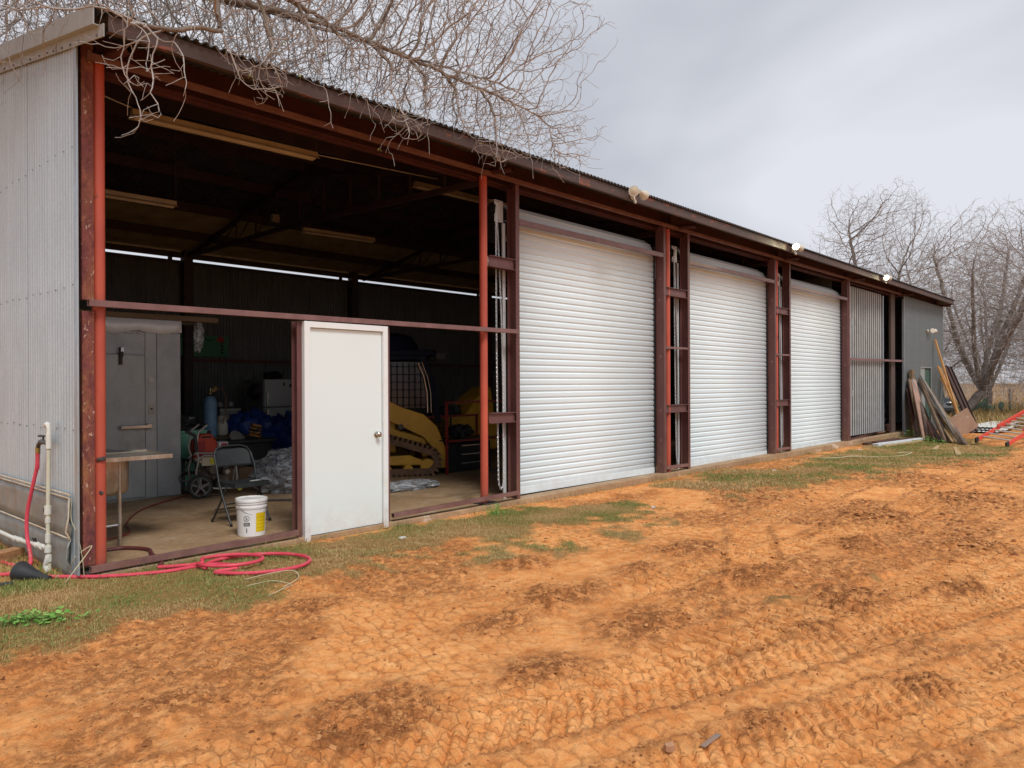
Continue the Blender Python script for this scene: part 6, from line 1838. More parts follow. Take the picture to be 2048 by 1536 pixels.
# white sheets
for k, (x, y, z, rz, lab) in enumerate(((29.2, 5.05, -.08, .02, 'lowest white corrugated sheet on the ground behind the ladder'), (29.6, 4.95, -.03, .07, 'middle white corrugated sheet in the pile behind the ladder'), (29.9, 5.2, .03, -.03, 'topmost white corrugated sheet in the pile behind the ladder'))):
    xs, ys = wave(1.0, .12, .008, 8)
    b = MB(); vs = []
    for u, w_ in zip(xs, ys): vs += [(-1.2, u, w_), (3.4, u, w_)]
    b.add(vs, [(2 * i, 2 * i + 1, 2 * i + 3, 2 * i + 2) for i in range(len(xs) - 1)])
    o = b.build('corrugated_sheet', mat('chalky_white_sheet', (.66, .66, .62), (.5, .47, .40), 3, .6), None, smooth=True); o.location = (x, y - .5, z + .03); o.rotation_euler = (0, 0, rz); tag(o, lab, 'metal sheet', 'white corrugated sheets on the ground')
# vehicle behind the wall -----------------------------------------------------------------
vh = thing('parked_vehicle', 'dark utility vehicle half hidden behind the leaning channels', 'vehicle', (37.0, 8.6, -.13), R(205), local=True)
m_vb = mat('dark_grey_green_paint', (.035, .042, .045), None, 3, .3)
plate('body', [(-1.6, .45), (-1.6, 1.0), (.1, 1.02), (.9, .98), (1.45, .80), (1.6, .60), (1.6, .42)], -.65, .65, m_vb, .06, vh)
b = MB(); b.box(-1.5, -.6, 1.0, -.3, .6, 1.12); b.build('seat_deck', m_dark, vh, bevel=.03)
b = MB(); b.add([(.10, -.55, 1.02), (.10, .55, 1.02), (-.30, .50, 1.75), (-.30, -.50, 1.75)], [(0, 1, 2, 3)]); o = b.build('windscreen', mat('dusty_windscreen', (.42, .43, .42), None, 3, .2), vh); so = o.modifiers.new('t', 'SOLIDIFY'); so.thickness = .02
b = MB(); b.tube([(-1.3, -.55, 1.0), (-1.1, -.5, 1.85), (-.3, -.5, 1.85), (.12, -.55, 1.02)], .03, 8); b.tube([(-1.3, .55, 1.0), (-1.1, .5, 1.85), (-.3, .5, 1.85), (.12, .55, 1.02)], .03, 8); b.each('roll_bar', m_dark, vh, smooth=True)
for x in (-1.05, 1.05):
    for y in (-.62, .62):
        w_ = sub('wheel', vh); b = MB(); b.lathe([(.18, -.11), (.30, -.11), (.33, -.08), (.33, .08), (.30, .11), (.18, .11)], (x, y, .33), 24, (0, 1, 0)); b.build('tyre', m_black, w_, smooth=True)
        b = MB(); b.lathe([(.18, -.07), (.18, .07)], (x, y, .33), 18, (0, 1, 0)); b.build('rim', m_steel, w_, smooth=True)
for y in (-.45, .45):
    b = MB(); b.ball((1.50, y, .80), (.09, .12, .07), 12, 8); b.build('headlight', m_chrome, vh, smooth=True)
# prickly pears
m_cac = mat('blue_green_cactus', (.13, .19, .13), (.09, .14, .10), 4, .6)
def cactus(x, y, n, s_, seed, lab):
    rnd = random.Random(seed); t_ = thing('prickly_pear', lab, 'cactus', (x, y, -.13), group='prickly pears in the dry grass')
    for k in range(n):
        lv = 0 if k < max(2, n // 2) else 1
        rr_ = s_ * rnd.uniform(.75, 1.1)
        c = Vector((x + rnd.uniform(-.45, .45), y + rnd.uniform(-.35, .35), -.08 + rr_ * .8 + lv * rr_ * 1.35))
        b = MB(); b.ball((0, 0, 0), (rr_ * .8, rr_ * .16, rr_), 12, 8)
        rm = Matrix.Rotation(rnd.uniform(0, 3.1), 3, 'Z') @ Matrix.Rotation(rnd.uniform(-.5, .5), 3, 'Y')
        b.v = [tuple(c + rm @ Vector(v_)) for v_ in b.v]
        b.build('pad', m_cac, t_, smooth=True)
cactus(41.0, 7.9, 9, .22, 1, 'prickly pear nearest the dark vehicle'); cactus(43.5, 7.6, 8, .26, 2, 'prickly pear in the middle, by the fence post'); cactus(43.0, 6.7, 4, .20, 4, 'small prickly pear standing apart on the right')
# fence in the pasture: posts and rails
fe = thing('pasture_fence', 'thin wire fence with wooden posts beyond the dry grass', 'fence', (50, 8, -.13))
b = MB()
for k in range(16):
    x, y = 52 - .4 * k, 12.5 - 1.6 * k; b.tube([(x, y, -.2), (x + .02, y, 1.15)], .05, 7)
b.each('post', m_oldwood, fe)
b = MB()
for z in (.25, .5, .75, 1.0): b.tube([(52, 12.5, z), (46, -11.5, z)], .008, 4)
b.each('wire', m_steel, fe)
pf = thing('pipe_fence', 'rusty pipe rail fence at the right edge beyond the grass', 'fence', (44, 5.5, 0))
b = MB(); b.tube([(44.5, 5.4, 1.05), (47, -8, 1.05)], .045, 8); b.tube([(44.5, 5.4, .35), (47, -8, .35)], .04, 8); b.each('rail', mat('rusty_pipe', (.34, .16, .10), None, 4, .7), pf)
b = MB()
for k in range(4): b.tube([(44.5 + .6 * k, 5.4 - 3.3 * k, -.2), (44.5 + .6 * k, 5.4 - 3.3 * k, 1.1)], .05, 8)
b.each('post', mat('rusty_pipe', (.34, .16, .10), None, 4, .7), pf)
# ---------------------------------------------------------------- bare trees by space colonisation
def bark(name, c1, c2, lich=(.30, .32, .22)):
    m, t, p = newmat(name)
    v = vecscale(t, (1, 1, .6))
    c = ramp(t, noise(t, 9, 7, .7, v, .6), [(0.3, c2), (0.65, c1)])
    r = ramp(t, noise(t, 4, 6, .7, v), [(0.60, (0, 0, 0)), (0.68, (1, 1, 1))])
    mm = t.nodes.new('ShaderNodeMath'); mm.operation = 'MULTIPLY'; mm.inputs[1].default_value = .5; t.links.new(r, mm.inputs[0])
    c = mixc(t, mm.outputs[0], c, lich)
    t.links.new(c, p.inputs['Base Color']); p.inputs['Roughness'].default_value = .9; p.inputs['Specular IOR Level'].default_value = .2
    bump(t, p, noise(t, 28, 7, .7, v, 1.0), .8, .02)
    return m
m_bark = bark('grey_brown_bark', (.30, .25, .205), (.14, .11, .09))
m_twig = bark('pale_twig_bark', (.52, .475, .44), (.36, .32, .295), (.50, .49, .43))
m_bark2 = bark('dark_mesquite_bark', (.27, .225, .195), (.13, .105, .09))
m_twig2 = bark('greyish_twig_bark', (.46, .40, .365), (.33, .275, .25), (.40, .39, .34))

def colonise(paths, A, di, dk, step, iters, bias=(0, 0, 0), seed=1, jit=.25, maxn=60000, avoid=None, keepdir=.25):
    """paths: lists of points (first path starts the tree, others start at their nearest node). Returns positions, parents"""
    rg = np.random.default_rng(seed)
    P, par = [], []
    for pi, path in enumerate(paths):
        pts = [np.array(q, float) for q in path]
        if pi == 0:
            P.append(pts[0]); par.append(-1); cur = 0
        else:
            d = np.linalg.norm(np.array(P) - pts[0], axis=1); cur = int(d.argmin())
        for a, c in zip(pts[:-1], pts[1:]):
            a = P[cur] if pi and a is pts[0] else a
            L = np.linalg.norm(c - a); n = max(1, int(L / step))
            for k in range(1, n + 1):
                q = a + (c - a) * k / n + rg.normal(0, step * .10, 3) * (k < n)
                P.append(q); par.append(cur); cur = len(P) - 1
    P = list(P)
    A = A.astype(np.float32)
    alive = np.ones(len(A), bool)
    best = np.full(len(A), 1e9, np.float32); bi = np.zeros(len(A), int)
    new0 = 0
    bias = np.array(bias, float)
    cnt = {}
    for it in range(iters):
        N = np.array(P[new0:], dtype=np.float32); off = new0; new0 = len(P)
        idx_ = np.nonzero(alive)[0]
        if len(N) and len(idx_):
            a2 = A[idx_]
            for s0 in range(0, len(N), 400):
                n_ = N[s0:s0 + 400]
                d2 = ((a2 ** 2).sum(1)[:, None] + (n_ ** 2).sum(1)[None] - 2 * a2 @ n_.T)
                j = d2.argmin(1); dd = np.sqrt(np.maximum(d2[np.arange(len(idx_)), j], 0))
                up = dd < best[idx_]
                best[idx_[up]] = dd[up]; bi[idx_[up]] = off + s0 + j[up]
            alive[idx_[best[idx_] < dk]] = False
        idx_ = np.nonzero(alive & (best < di))[0]
        if len(idx_) == 0: break
        Pa = np.array(P)
        tgt = bi[idx_]
        dirs = A[idx_] - Pa[tgt]
        dirs /= np.linalg.norm(dirs, axis=1)[:, None] + 1e-9
        uniq, inv = np.unique(tgt, return_inverse=True)
        acc = np.zeros((len(uniq), 3)); np.add.at(acc, inv, dirs)
        acc /= np.linalg.norm(acc, axis=1)[:, None] + 1e-9
        added = 0
        for u, d in zip(uniq, acc):
            if cnt.get(u, 0) >= 3: continue
            pr = par[u]
            if pr >= 0:
                pd = Pa[u] - Pa[pr]; pd /= np.linalg.norm(pd) + 1e-9
                d = d * (1 - keepdir) + pd * keepdir
            d = d + bias + rg.normal(0, jit, 3)
            d /= np.linalg.norm(d) + 1e-9
            q = Pa[u] + d * step
            if avoid is not None and avoid(q): 
                cnt[u] = cnt.get(u, 0) + 1; continue
            P.append(q); par.append(int(u)); cnt[u] = cnt.get(u, 0) + 1; added += 1
        if added == 0 or len(P) > maxn: break
    return np.array(P), np.array(par)

def tree_meshes(P, par, rtip, expo, rmax, split, thick_n=7, thin_n=3, rfun=None):
    """pipe-model radii; returns (thick verts, faces), (thin verts, faces)"""
    n = len(P)
    w = np.zeros(n); 
    child = [[] for _ in range(n)]
    for i in range(n):
        if par[i] >= 0: child[par[i]].append(i)
    for i in range(n - 1, -1, -1):
        if not child[i]: w[i] = 1
        if par[i] >= 0: w[par[i]] += w[i]
    r = np.minimum(rtip * w ** expo, rmax if rfun is None else rfun(P))
    out_ = []
    for thick in (True, False):
        ns = thick_n if thick else thin_n
        sel = [i for i in range(n) if par[i] >= 0 and (r[i] >= split) == thick]
        if not sel:
            out_.append((np.zeros((0, 3)), np.zeros((0, 4), int))); continue
        sel = np.array(sel); pa = par[sel]
        D = P[sel] - P[pa]; L = np.linalg.norm(D, axis=1)[:, None] + 1e-9; D = D / L
        # direction at the start: follow the parent's segment so rings meet
        gp = par[pa]; Dp = np.where((gp >= 0)[:, None], P[pa] - P[np.maximum(gp, 0)], D); Dp /= np.linalg.norm(Dp, axis=1)[:, None] + 1e-9
        main = np.zeros(n, int) - 1
        for i in range(n):
            if child[i]: main[i] = max(child[i], key=lambda c: w[c])
        ismain = main[pa] == sel
        r1 = r[sel]; r0_ = np.where(ismain, r[pa], r[sel] * 1.15)
        r0_ = np.minimum(r0_, r1 * 1.6)
        def frame_(T):
            ref = np.tile(np.array([.31, .52, .79]), (len(T), 1)); ref /= np.linalg.norm(ref[0])
            a = np.cross(T, ref); a /= np.linalg.norm(a, axis=1)[:, None] + 1e-9
            return a, np.cross(T, a)
        T0 = np.where(ismain[:, None], Dp + D, D); T0 /= np.linalg.norm(T0, axis=1)[:, None] + 1e-9
        # end ring: bisector with the main child
        mc = main[sel]; Dc = np.where((mc >= 0)[:, None], P[np.maximum(mc, 0)] - P[sel], D); Dc /= np.linalg.norm(Dc, axis=1)[:, None] + 1e-9
        T1 = D + Dc; T1 /= np.linalg.norm(T1, axis=1)[:, None] + 1e-9
        a0, b0 = frame_(T0); a1, b1 = frame_(T1)
        V = []
        for k in range(ns):
            an = 2 * math.pi * k / ns
            V.append(P[pa] + (a0 * math.cos(an) + b0 * math.sin(an)) * r0_[:, None])
        for k in range(ns):
            an = 2 * math.pi * k / ns
            V.append(P[sel] + (a1 * math.cos(an) + b1 * math.sin(an)) * r1[:, None])
        V = np.stack(V, 1).reshape(-1, 3)
        base = np.arange(len(sel))[:, None] * (2 * ns)
        F = []
        for k in range(ns):
            j = (k + 1) % ns
            F.append(np.concatenate([base + k, base + j, base + ns + j, base + ns + k], 1))
        F = np.stack(F, 1).reshape(-1, 4)
        out_.append((V, F))
    return out_, r, w

def whisk(P, par, prob, length, segs, seed, rmin_w=6, droop=0.0, curl=.45):
    """short side twigs on the thin branches"""
    g = np.random.default_rng(seed)
    n = len(P); w = np.zeros(n); has = np.zeros(n, bool)
    for i in range(n - 1, 0, -1):
        if not has[i]: w[i] = 1
        if par[i] >= 0: w[par[i]] += w[i]; has[par[i]] = True
    sel = np.nonzero((w <= rmin_w) & (par >= 0) & (g.random(n) < prob))[0]
    D = P[sel] - P[par[sel]]; D /= np.linalg.norm(D, axis=1)[:, None] + 1e-9
    rd = g.normal(0, 1, (len(sel), 3)); rd -= D * (rd * D).sum(1)[:, None]; rd /= np.linalg.norm(rd, axis=1)[:, None] + 1e-9
    d = D * .55 + rd * .85; d[:, 2] -= droop
    L = length * g.uniform(.4, 1.3, len(sel)) / segs
    cur = sel.copy(); pos = P[sel].copy(); allP = [P]; allp = [par]; base = n
    for k in range(segs):
        d = d + g.normal(0, curl, d.shape) * .5; d /= np.linalg.norm(d, axis=1)[:, None]
        pos = pos + d * L[:, None]
        allP.append(pos.copy()); allp.append(cur.copy()); cur = np.arange(base, base + len(sel)); base += len(sel)
    return np.concatenate(allP), np.concatenate(allp)

# --- the big tree reaching over the near end of the roof
rg = np.random.default_rng(5)
def roofclear(x, y): return 4.30 + .185 * max(0, y - 5.9) + .10
NA = 120000
ax_ = rg.uniform(-2.5, 7.45, NA); ay_ = rg.uniform(4.7, 10.8, NA); az_ = rg.uniform(3.3, 8.2, NA)
dd = ((ax_ - .8) / 8.0) ** 2 + ((ay_ - 8.2) / 4.6) ** 2 + ((az_ - 5.6) / 3.3) ** 2
keep = dd < 1.0 + rg.normal(0, .12, NA)
over_roof = (ax_ > 1.9) & (ay_ > 5.72)
rz = 4.30 + .185 * np.maximum(0, ay_ - 5.9) + .12
keep &= ~over_roof | (az_ > rz)
fringe = (ay_ <= 5.72) & (ax_ > 2.2)
low = 4.15 + .35 * vnoise(ax_, ay_ * 0, .5, 3) - .02 * ax_ + .25 * (ax_ < 3) 
keep &= ~fringe | (az_ > low)
keep &= ~(fringe & (az_ < 4.9) & (ay_ < 5.35))                       # hanging twigs keep close to the eave
keep &= ~((ax_ <= 1.9) & (az_ < 4.6 - .15 * (ax_ + 3)))
keep &= ~((ay_ < 5.2) & (ax_ < 1.0))
keep &= rg.random(NA) < np.where(ax_ > 5.6, .45, np.where(ax_ > 1.9, .85, .5))
A1_ = np.stack([ax_, ay_, az_], 1)[keep]
# fringe attractors so the twigs droop over the fascia
nf = 3200
fxx = rg.uniform(2.5, 7.3, nf); fyy = rg.uniform(5.22, 5.72, nf)
fl_ = 3.86 + .42 * np.abs(np.sin(fxx * 2.1)) + .18 * np.sin(fxx * 5.3)
fzz = fl_ + rg.random(nf) * (4.75 - fl_)
A1_ = np.concatenate([A1_, np.stack([fxx, fyy, fzz], 1)])
paths = [
    [(-1.2, 12.2, 0), (-1.0, 12.0, 2.2), (-.6, 11.5, 4.2)],
    [(-.6, 11.5, 4.2), (.4, 10.4, 5.3), (1.5, 9.3, 5.75), (2.8, 8.2, 5.75), (4.2, 7.3, 5.55), (5.6, 6.7, 5.35), (6.6, 6.2, 5.2)],
    [(.4, 10.4, 5.3), (1.3, 8.8, 6.2), (2.0, 7.3, 6.25), (2.35, 6.2, 5.7), (2.62, 5.68, 4.98), (2.85, 5.52, 4.72)],
    [(1.5, 9.3, 5.75), (2.2, 7.8, 5.5), (3.1, 6.6, 5.1), (3.9, 5.85, 4.85), (4.8, 5.64, 4.74), (5.8, 5.60, 4.70), (6.7, 5.58, 4.66)],
    [(2.8, 8.2, 5.75), (4.2, 7.6, 6.3), (5.6, 6.8, 6.8), (6.5, 6.3, 7.1)],
    [(.4, 10.4, 5.3), (1.6, 9.6, 6.6), (3.0, 8.4, 7.4), (4.6, 7.3, 7.9)],
    [(-.6, 11.5, 4.2), (.5, 11.0, 4.9), (1.9, 10.4, 5.42), (3.4, 9.6, 5.45), (4.8, 8.6, 5.3)],
    [(-.6, 11.5, 4.2), (-1.6, 9.8, 5.6), (-2.2, 8.2, 6.4)], [(-1.6, 9.8, 5.6), (-.4, 8.4, 6.1), (.8, 7.2, 6.2), (1.5, 6.4, 5.7)],
]
def avoid1(q):
    x, y, z = q
    if x > 1.85 and y > 5.76: return z < 4.30 + .185 * (y - 5.9) + .07
    if x <= 1.85 and x > 1.6 and y > 6: return z < 3.5
    return False
paths.append([(2.85, 5.52, 4.72), (3.3, 5.60, 4.80), (3.8, 5.72, 4.82)])
for k, hx in enumerate((2.75, 3.15, 3.6, 4.0, 4.45, 4.9, 5.3, 5.8, 6.3, 6.8)):
    lo = 3.92 + .17 * math.sin(k * 2.3)
    paths.append([(hx - .15, 5.58 if hx < 3.4 else 5.66, 4.78), (hx, 5.58, 4.58), (hx + .06 * math.sin(k), 5.52, 4.30), (hx + .12 * math.cos(k * 3), 5.44, lo)])
P1, par1 = colonise(paths, A1_, .50, .066, .060, 300, bias=(.10, -.04, .0), seed=3, jit=.15, maxn=82000, avoid=avoid1, keepdir=.42)
P1, par1 = whisk(P1, par1, .25, .18, 3, 4, 5, curl=.3)
bad = (P1[:, 0] > 1.85) & (P1[:, 1] > 5.76) & (P1[:, 2] < 4.30 + .185 * (P1[:, 1] - 5.9) + .05)
P1[bad, 2] = 4.30 + .185 * (P1[bad, 1] - 5.9) + .055
print('TREE', len(A1_), len(P1))
ms, r1_, w1_ = tree_meshes(P1, par1, .0023, .43, .15, .014, 8, 3, rfun=lambda Q: np.interp(Q[:, 0], [.5, 2.2, 4.2, 7], [.15, .055, .020, .011]))
tree = thing('mesquite_tree', 'big leafless tree whose twigs spread over the near end of the shed roof', 'tree', (-1.2, 12.2, 0))
mesh_np('limb', ms[0][0], ms[0][1], m_bark, tree, smooth=True)
o = mesh_np('twigs', ms[1][0], ms[1][1], m_twig, tree, smooth=True); o['kind'] = 'stuff'
# a few surviving yellow-green leaflets at twig ends
tips = np.array([i for i in range(len(P1)) if not (par1 == i).any()]) if len(P1) < 1 else np.setdiff1d(np.arange(len(P1)), par1)
rnd = random.Random(4); b = MB()
cand = [i for i in tips if P1[i][1] < 5.8 and 2.5 < P1[i][0] < 7.5 and P1[i][2] < 4.6]
rnd.shuffle(cand)
for i in cand[:26]:
    c = Vector(P1[i])
    for k in range(5):
        a = Vector((rnd.uniform(-1, 1), rnd.uniform(-1, 1), rnd.uniform(-1, .4))).normalized(); s_ = rnd.uniform(.02, .04); q = a.orthogonal().normalized() * s_ * .22
        b.add([c, c + a * s_ * .5 + q, c + a * s_, c + a * s_ * .5 - q], [(0, 1, 2, 3)])
m_yleaf = mat('yellow_green_leaflet', (.30, .29, .06), (.20, .20, .05), 30, .6)
b.build('leaflets', m_yleaf, tree)['kind'] = 'stuff'

# --- trees beyond the shed
def crown_pts(n, c, rad, seed, flat=.0, zmin=1.6):
    g = np.random.default_rng(seed)
    q = g.normal(0, 1, (n * 2, 3)); q /= np.linalg.norm(q, axis=1)[:, None]
    q *= (g.random((n * 2, 1)) ** .45)
    lob = 1 + .22 * np.sin(q[:, :1] * 5 + seed) * np.cos(q[:, 1:2] * 4 + seed * 2)
    q = q * lob * np.array(rad) + np.array(c)
    return q[q[:, 2] > zmin][:n]
def bgtree(seed, h, spread, lean, low=True, n=3600):
    lx, ly = lean
    A_ = crown_pts(n, (lx * .6, ly * .6, h * .60), (spread, spread * .9, h * .43), seed, zmin=1.0 if low else h * .25)
    g = random.Random(seed)
    tk = [(0, 0, -.2), (lx * .12, ly * .12, .5), (lx * .35, ly * .35, 1.2)]
    ps = [tk]
    for k in range(7):
        an = k * 2 * math.pi / 7 + g.uniform(-.3, .3); e = g.uniform(.35, .75) * spread; hh = h * g.uniform(.45, .85)
        mx_ = lx * .35 + math.cos(an) * e * .4; my_ = ly * .35 + math.sin(an) * e * .4
        ps.append([tk[2], (mx_ , my_, 1.2 + (hh - 1.2) * .35 + g.uniform(-.2, .4)), (lx * .5 + math.cos(an) * e, ly * .5 + math.sin(an) * e, hh)])
    P_, pa_ = colonise(ps, A_, 1.5, .16, .15, 170, bias=(0, 0, .07), seed=seed, jit=.13, maxn=40000, keepdir=.4)
    P_, pa_ = whisk(P_, pa_, .5, .50, 2, seed, 8)
    print('BG', len(A_), len(P_))
    return tree_meshes(P_, pa_, .0040, .45, .21, .03, 6, 3)[0]
def place_bg(name, meshes, loc, rz, lab, grp, sc=1.0):
    t_ = thing(name, lab, 'tree', loc, rz, grp, local=True)
    t_.scale = (sc,) * 3
    objs = []
    for nm, (V, F), m in (('limb', meshes[0], m_bark2), ('twigs', meshes[1], m_twig2)):
        o = mesh_np(nm, V, F, m, None, smooth=True); o.parent = t_
        if nm == 'twigs': o['kind'] = 'stuff'
    return t_
tA = place_bg('bare_tree', bgtree(3, 8.8, 5.0, (1.6, -2.4), True, 11000), (37.8, 7.6, -.13), R(10), 'broad leafless tree with a thick low leaning trunk just right of the shed end', 'bare trees beyond the shed')
tB = place_bg('bare_tree', bgtree(8, 11.4, 3.6, (.4, .3), False, 8000), (41.0, 11.6, -.13), R(40), 'tall leafless tree rising highest behind the far end of the shed roof', 'bare trees beyond the shed')
tC = place_bg('bare_tree', bgtree(14, 6.5, 4.8, (-1.0, 1.0), True, 9000), (43.5, 3.6, -.13), R(120), 'lower spreading leafless tree at the right edge of the view', 'bare trees beyond the shed')
cm = {}
for c in bpy.data.objects:
    if c.parent is not None: cm.setdefault(c.parent.name, []).append(c)
far = [
    (tB, (52, 9.0), 3.3, .95, 'leafless tree in the second row, behind the low leaning trunk'),
    (tC, (55, 3.5), .7, 1.1, 'leafless tree in the second row toward the right edge'),
    (tA, (64, 5), 5.2, 1.0, 'leafless tree in the third row, right of centre of the gap'),
    (tB, (70, 1.0), 2.7, 1.1, 'leafless tree in the farthest row at the right edge'),
    (tA, (58, -2.5), 2.4, 1.0, 'leafless tree at the right edge beyond the pipe fence'),
    (tC, (46.5, 11.8), 2.9, .8, 'short leafless thicket tree behind the dark vehicle'),
]
for src, (x, y), rz, sc, lab in far:
    o = copy_tree(src, loc=(x, y, -.2), rotz=rz, label=lab, childmap=cm); o.scale = (sc,) * 3
# low grey brush along the far side: one mass
g = np.random.default_rng(77)
nb = 46000
bx = g.uniform(44, 95, nb); by = -16 + g.random(nb) * 44
hh = (1.3 + 1.4 * (vnoise(bx, by, 6, 2) * .5 + .5)) * (.5 + .5 * (bx - 44) / 50 + .3)
keep = vnoise(bx, by, 9, 5) + (bx - 52) / 20 > 0
bx, by, hh = bx[keep], by[keep], hh[keep]; nb = len(bx)
bz = g.random(nb) * hh - .2
L_ = g.uniform(.25, .8, nb); an = g.uniform(0, 6.28, nb); el = g.uniform(.1, 1.4, nb)
dv = np.stack([np.cos(an) * np.cos(el), np.sin(an) * np.cos(el), np.sin(el)], 1) * L_[:, None]
p0 = np.stack([bx, by, bz], 1); sd = np.stack([-np.sin(an), np.cos(an), np.zeros(nb)], 1) * .010
V = np.stack([p0 - sd, p0 + sd, p0 + dv + sd * .3, p0 + dv - sd * .3], 1).reshape(-1, 3)
F = np.arange(nb * 4).reshape(-1, 4)
o = mesh_np('brush', V, F, m_twig2); tag(o, 'grey leafless brush filling the background beyond the pasture', 'brush', kind='stuff')

# the same brush closes the view on the other sides of the place
g = np.random.default_rng(78); nb = 36000
an0 = g.uniform(R(25), R(300), nb); rad0 = g.uniform(55, 105, nb)
bx, by = 10 + rad0 * np.cos(an0), 5 + rad0 * np.sin(an0)
hh = (1.6 + 1.8 * (vnoise(bx, by, 8, 2) * .5 + .5)); bz = g.random(nb) * hh - .2
L_ = g.uniform(.5, 1.3, nb); an = g.uniform(0, 6.28, nb); el = g.uniform(.1, 1.4, nb)
dv = np.stack([np.cos(an) * np.cos(el), np.sin(an) * np.cos(el), np.sin(el)], 1) * L_[:, None]
p0 = np.stack([bx, by, bz], 1); sd = np.stack([-np.sin(an), np.cos(an), np.zeros(nb)], 1) * .03
V = np.stack([p0 - sd, p0 + sd, p0 + dv + sd * .3, p0 + dv - sd * .3], 1).reshape(-1, 3)
o = mesh_np('brush', V, np.arange(nb * 4).reshape(-1, 4), m_twig2); tag(o, 'grey leafless brush around the far edges of the pasture', 'brush', kind='stuff')

# ---------------------------------------------------------------- grass, straw, clods
def blades(name, n, xr, yr, hmin, hmax, width, m, seed, maskpow=1.0, lay=.6, label=None, cat=None, dens=None, color=None, flat=False):
    g = np.random.default_rng(seed)
    x = g.uniform(*xr, n); y = g.uniform(*yr, n)
    gm_ = grass_mask(x, y)
    pr = gm_ ** maskpow if dens is None else dens(x, y, gm_)
    k = g.random(n) < pr
    k &= ~((x > 2.0) & (y > 6.44) & (x < 29.8))
    x, y = x[k], y[k]; n = len(x)
    z, _, _ = ground_full(x, y)
    h = g.uniform(hmin, hmax, n) * (.5 + .8 * (vnoise(x, y, .35, 7) * .5 + .5))
    # tufts along the foot of the wall and posts stand taller
    an = g.uniform(0, 6.28, n); ln = np.abs(g.normal(0, lay, n)) if not flat else 1.42 + g.normal(0, .10, n)
    d = np.stack([np.cos(an) * np.sin(ln), np.sin(an) * np.sin(ln), np.cos(ln).clip(.05)], 1)
    p0 = np.stack([x, y, z - .004], 1)
    sd = np.stack([-np.sin(an), np.cos(an), np.zeros(n)], 1) * (width * g.uniform(.6, 1.3, n))[:, None]
    mid = p0 + d * (h * .55)[:, None]
    bend = np.stack([np.cos(an), np.sin(an), -np.ones(n) * .3], 1) * (h * g.uniform(.1, .45, n))[:, None]
    tip = p0 + d * h[:, None] + bend
    tip[:, 2] = np.maximum(tip[:, 2], z + .004)
    V = np.stack([p0 - sd, p0 + sd, mid - sd * .8, mid + sd * .8, tip], 1).reshape(-1, 3)
    b0 = np.arange(n)[:, None] * 5
    F = np.concatenate([np.concatenate([b0, b0 + 1, b0 + 3], 1), np.concatenate([b0, b0 + 3, b0 + 2], 1), np.concatenate([b0 + 2, b0 + 3, b0 + 4], 1)], 1).reshape(-1, 3)
    u = np.repeat((vnoise(x, y, .5, 12) * .5 + .5) * .6 + g.random(n) * .4, 5)
    o = mesh_np(name, V, F, m, attrs={'tone': u})
    tag(o, label, cat, kind='stuff')
    return o
def grassmat(name, stops):
    m, t, p = newmat(name)
    a = t.nodes.new('ShaderNodeAttribute'); a.attribute_name = 'tone'
    t.links.new(ramp(t, a.outputs['Fac'], stops), p.inputs['Base Color'])
    p.inputs['Roughness'].default_value = .7; p.inputs['Specular IOR Level'].default_value = .2
    return m
m_gr = grassmat('yard_grass', [(.28, (.56, .38, .18)), (.48, (.44, .33, .13)), (.60, (.22, .25, .068)), (.80, (.14, .22, .052))])
m_st = grassmat('dry_straw', [(.2, (.30, .17, .07)), (.5, (.50, .34, .16)), (.8, (.62, .48, .26))])
m_pas = grassmat('pasture_grass', [(.2, (.30, .19, .08)), (.5, (.46, .31, .13)), (.8, (.36, .30, .12))])
blades('grass', 330000, (.6, 9.6), (4.2, 6.9), .012, .040, .0013, m_gr, 1, 1.1, .9, 'patchy short green and straw coloured grass along the near front of the shed', 'grass')
blades('grass', 60000, (4.3, 9.0), (1.6, 5.0), .012, .035, .0014, m_gr, 2, 1.5, .9, 'thin grass patches in the red soil', 'grass')
blades('grass', 150000, (9.6, 26), (3.0, 6.46), .02, .06, .0028, m_gr, 3, 1.0, .8, 'grass strip before the roll-up doors and the leaning boards', 'grass')
def edge_d(x, y, gm_): return np.exp(-((y - 6.40) / .07) ** 2) * (vnoise(x, y * 0, .35, 3) > -.35) * (x > 2.1) * .8 + np.exp(-((x - 1.98) / .06) ** 2) * (y > 6.4) * .9
blades('grass', 60000, (1.8, 26), (6.15, 9.0), .04, .12, .0022, m_gr, 4, 1, .55, 'taller tufts growing against the foot of the wall and sill rails', 'grass', dens=edge_d)
def left_d(x, y, gm_): return ((x < 1.99) & (y > 6.3)) * .9
blades('grass', 60000, (.6, 2.0), (6.3, 10.0), .015, .06, .0018, m_gr, 14, 1, .8, 'matted grass beside the gable wall', 'grass', dens=left_d)
def pas_d(x, y, gm_): return sstep(29, 35, x) * sstep(70, 40, x) + .0
blades('pasture', 130000, (29, 70), (-8, 14), .15, .55, .012, m_pas, 5, 1, .35, 'tall dry tan grass of the pasture beyond the yard', 'grass', dens=pas_d)
def straw_d(x, y, gm_): return (.10 + .9 * (fbm(x, y, .5, 3, 44) > .25)) * (1 - .5 * gm_) * .8
blades('straw', 26000, (.8, 10), (.2, 6.3), .02, .065, .0011, m_st, 6, 1, 1.5, 'broken bits of dry straw scattered on the red soil', 'straw', dens=straw_d, flat=True)
blades('straw', 20000, (.8, 10), (4.0, 6.4), .03, .10, .0012, m_st, 16, 1, 1.4, 'long dry straw lying in the grass by the hose', 'straw', dens=lambda x, y, gm_: gm_ * .7, flat=True)

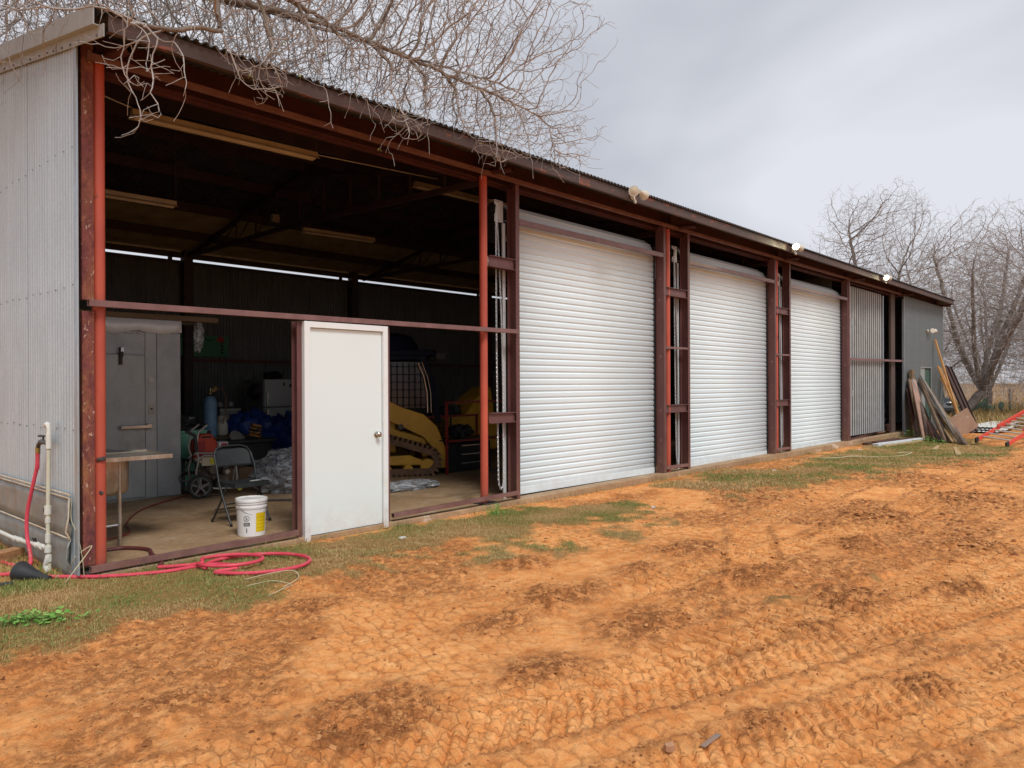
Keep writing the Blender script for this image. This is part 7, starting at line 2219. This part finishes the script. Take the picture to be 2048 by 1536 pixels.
# clods of soil
def clods(name, n, xr, yr, smin, smax, seed, m, label, p=2.2):
    g = np.random.default_rng(seed)
    x = g.uniform(*xr, n); y = g.uniform(*yr, n)
    z, ds, gm_ = ground_full(x, y)
    k = (g.random(n) < (.035 + 1.0 * ds ** 1.6) * (1 - .8 * gm_)) & ~((x > 2.0) & (y > 6.3))
    x, y, z = x[k], y[k], z[k]; n = len(x)
    s_ = smin + (smax - smin) * g.random(n) ** p * (1 + 0 * x)
    base = np.array([(1, 0, 0), (.3, .95, 0), (-.8, .6, 0), (-.8, -.6, 0), (.3, -.95, 0), (.05, .05, .62), (.5, .3, .45), (-.45, .2, .45), (-.1, -.55, .42)])
    Fb = np.array([(0, 1, 6), (1, 2, 7), (2, 3, 7), (3, 4, 8), (4, 0, 8), (0, 6, 8), (6, 1, 7), (6, 7, 5), (7, 3, 8), (7, 8, 5), (8, 6, 5)])
    B = base[None] * (1 + g.normal(0, .22, (n, 9, 1))) * np.stack([np.ones(n), g.uniform(.6, 1, n), g.uniform(.5, 1.1, n)], 1)[:, None, :] * s_[:, None, None]
    an = g.uniform(0, 6.28, n); c, s = np.cos(an)[:, None], np.sin(an)[:, None]
    X = B[:, :, 0] * c - B[:, :, 1] * s + x[:, None]; Y = B[:, :, 0] * s + B[:, :, 1] * c + y[:, None]; Z = B[:, :, 2] + z[:, None] - .12 * s_[:, None]
    V = np.stack([X, Y, Z], 2).reshape(-1, 3)
    F = (Fb[None] + (np.arange(n) * 9)[:, None, None]).reshape(-1, 3)
    o = mesh_np(name, V, F, m, attrs={'tone': np.repeat(g.random(n), 9)})
    tag(o, label, 'soil', kind='stuff')
m_cl = grassmat('clod_soil', [(.1, (.24, .085, .028)), (.45, (.46, .19, .062)), (.9, (.66, .31, .12))])
bump(m_cl.node_tree, m_cl.node_tree.nodes['Principled BSDF'], noise(m_cl.node_tree, 90, 5, .7), .8, .01)
clods('clods', 90000, (.8, 9.5), (.1, 6.3), .003, .012, 21, m_cl, 'small crumbs and clods of red soil', 2.0)
clods('clods', 5000, (1.0, 14), (.0, 5.5), .012, .034, 22, m_cl, 'larger broken clods in the dug patches', 2.5)
clods('clods', 30000, (8, 26), (-1, 5.5), .012, .05, 23, m_cl, 'clods of red soil farther along the yard', 2.5)
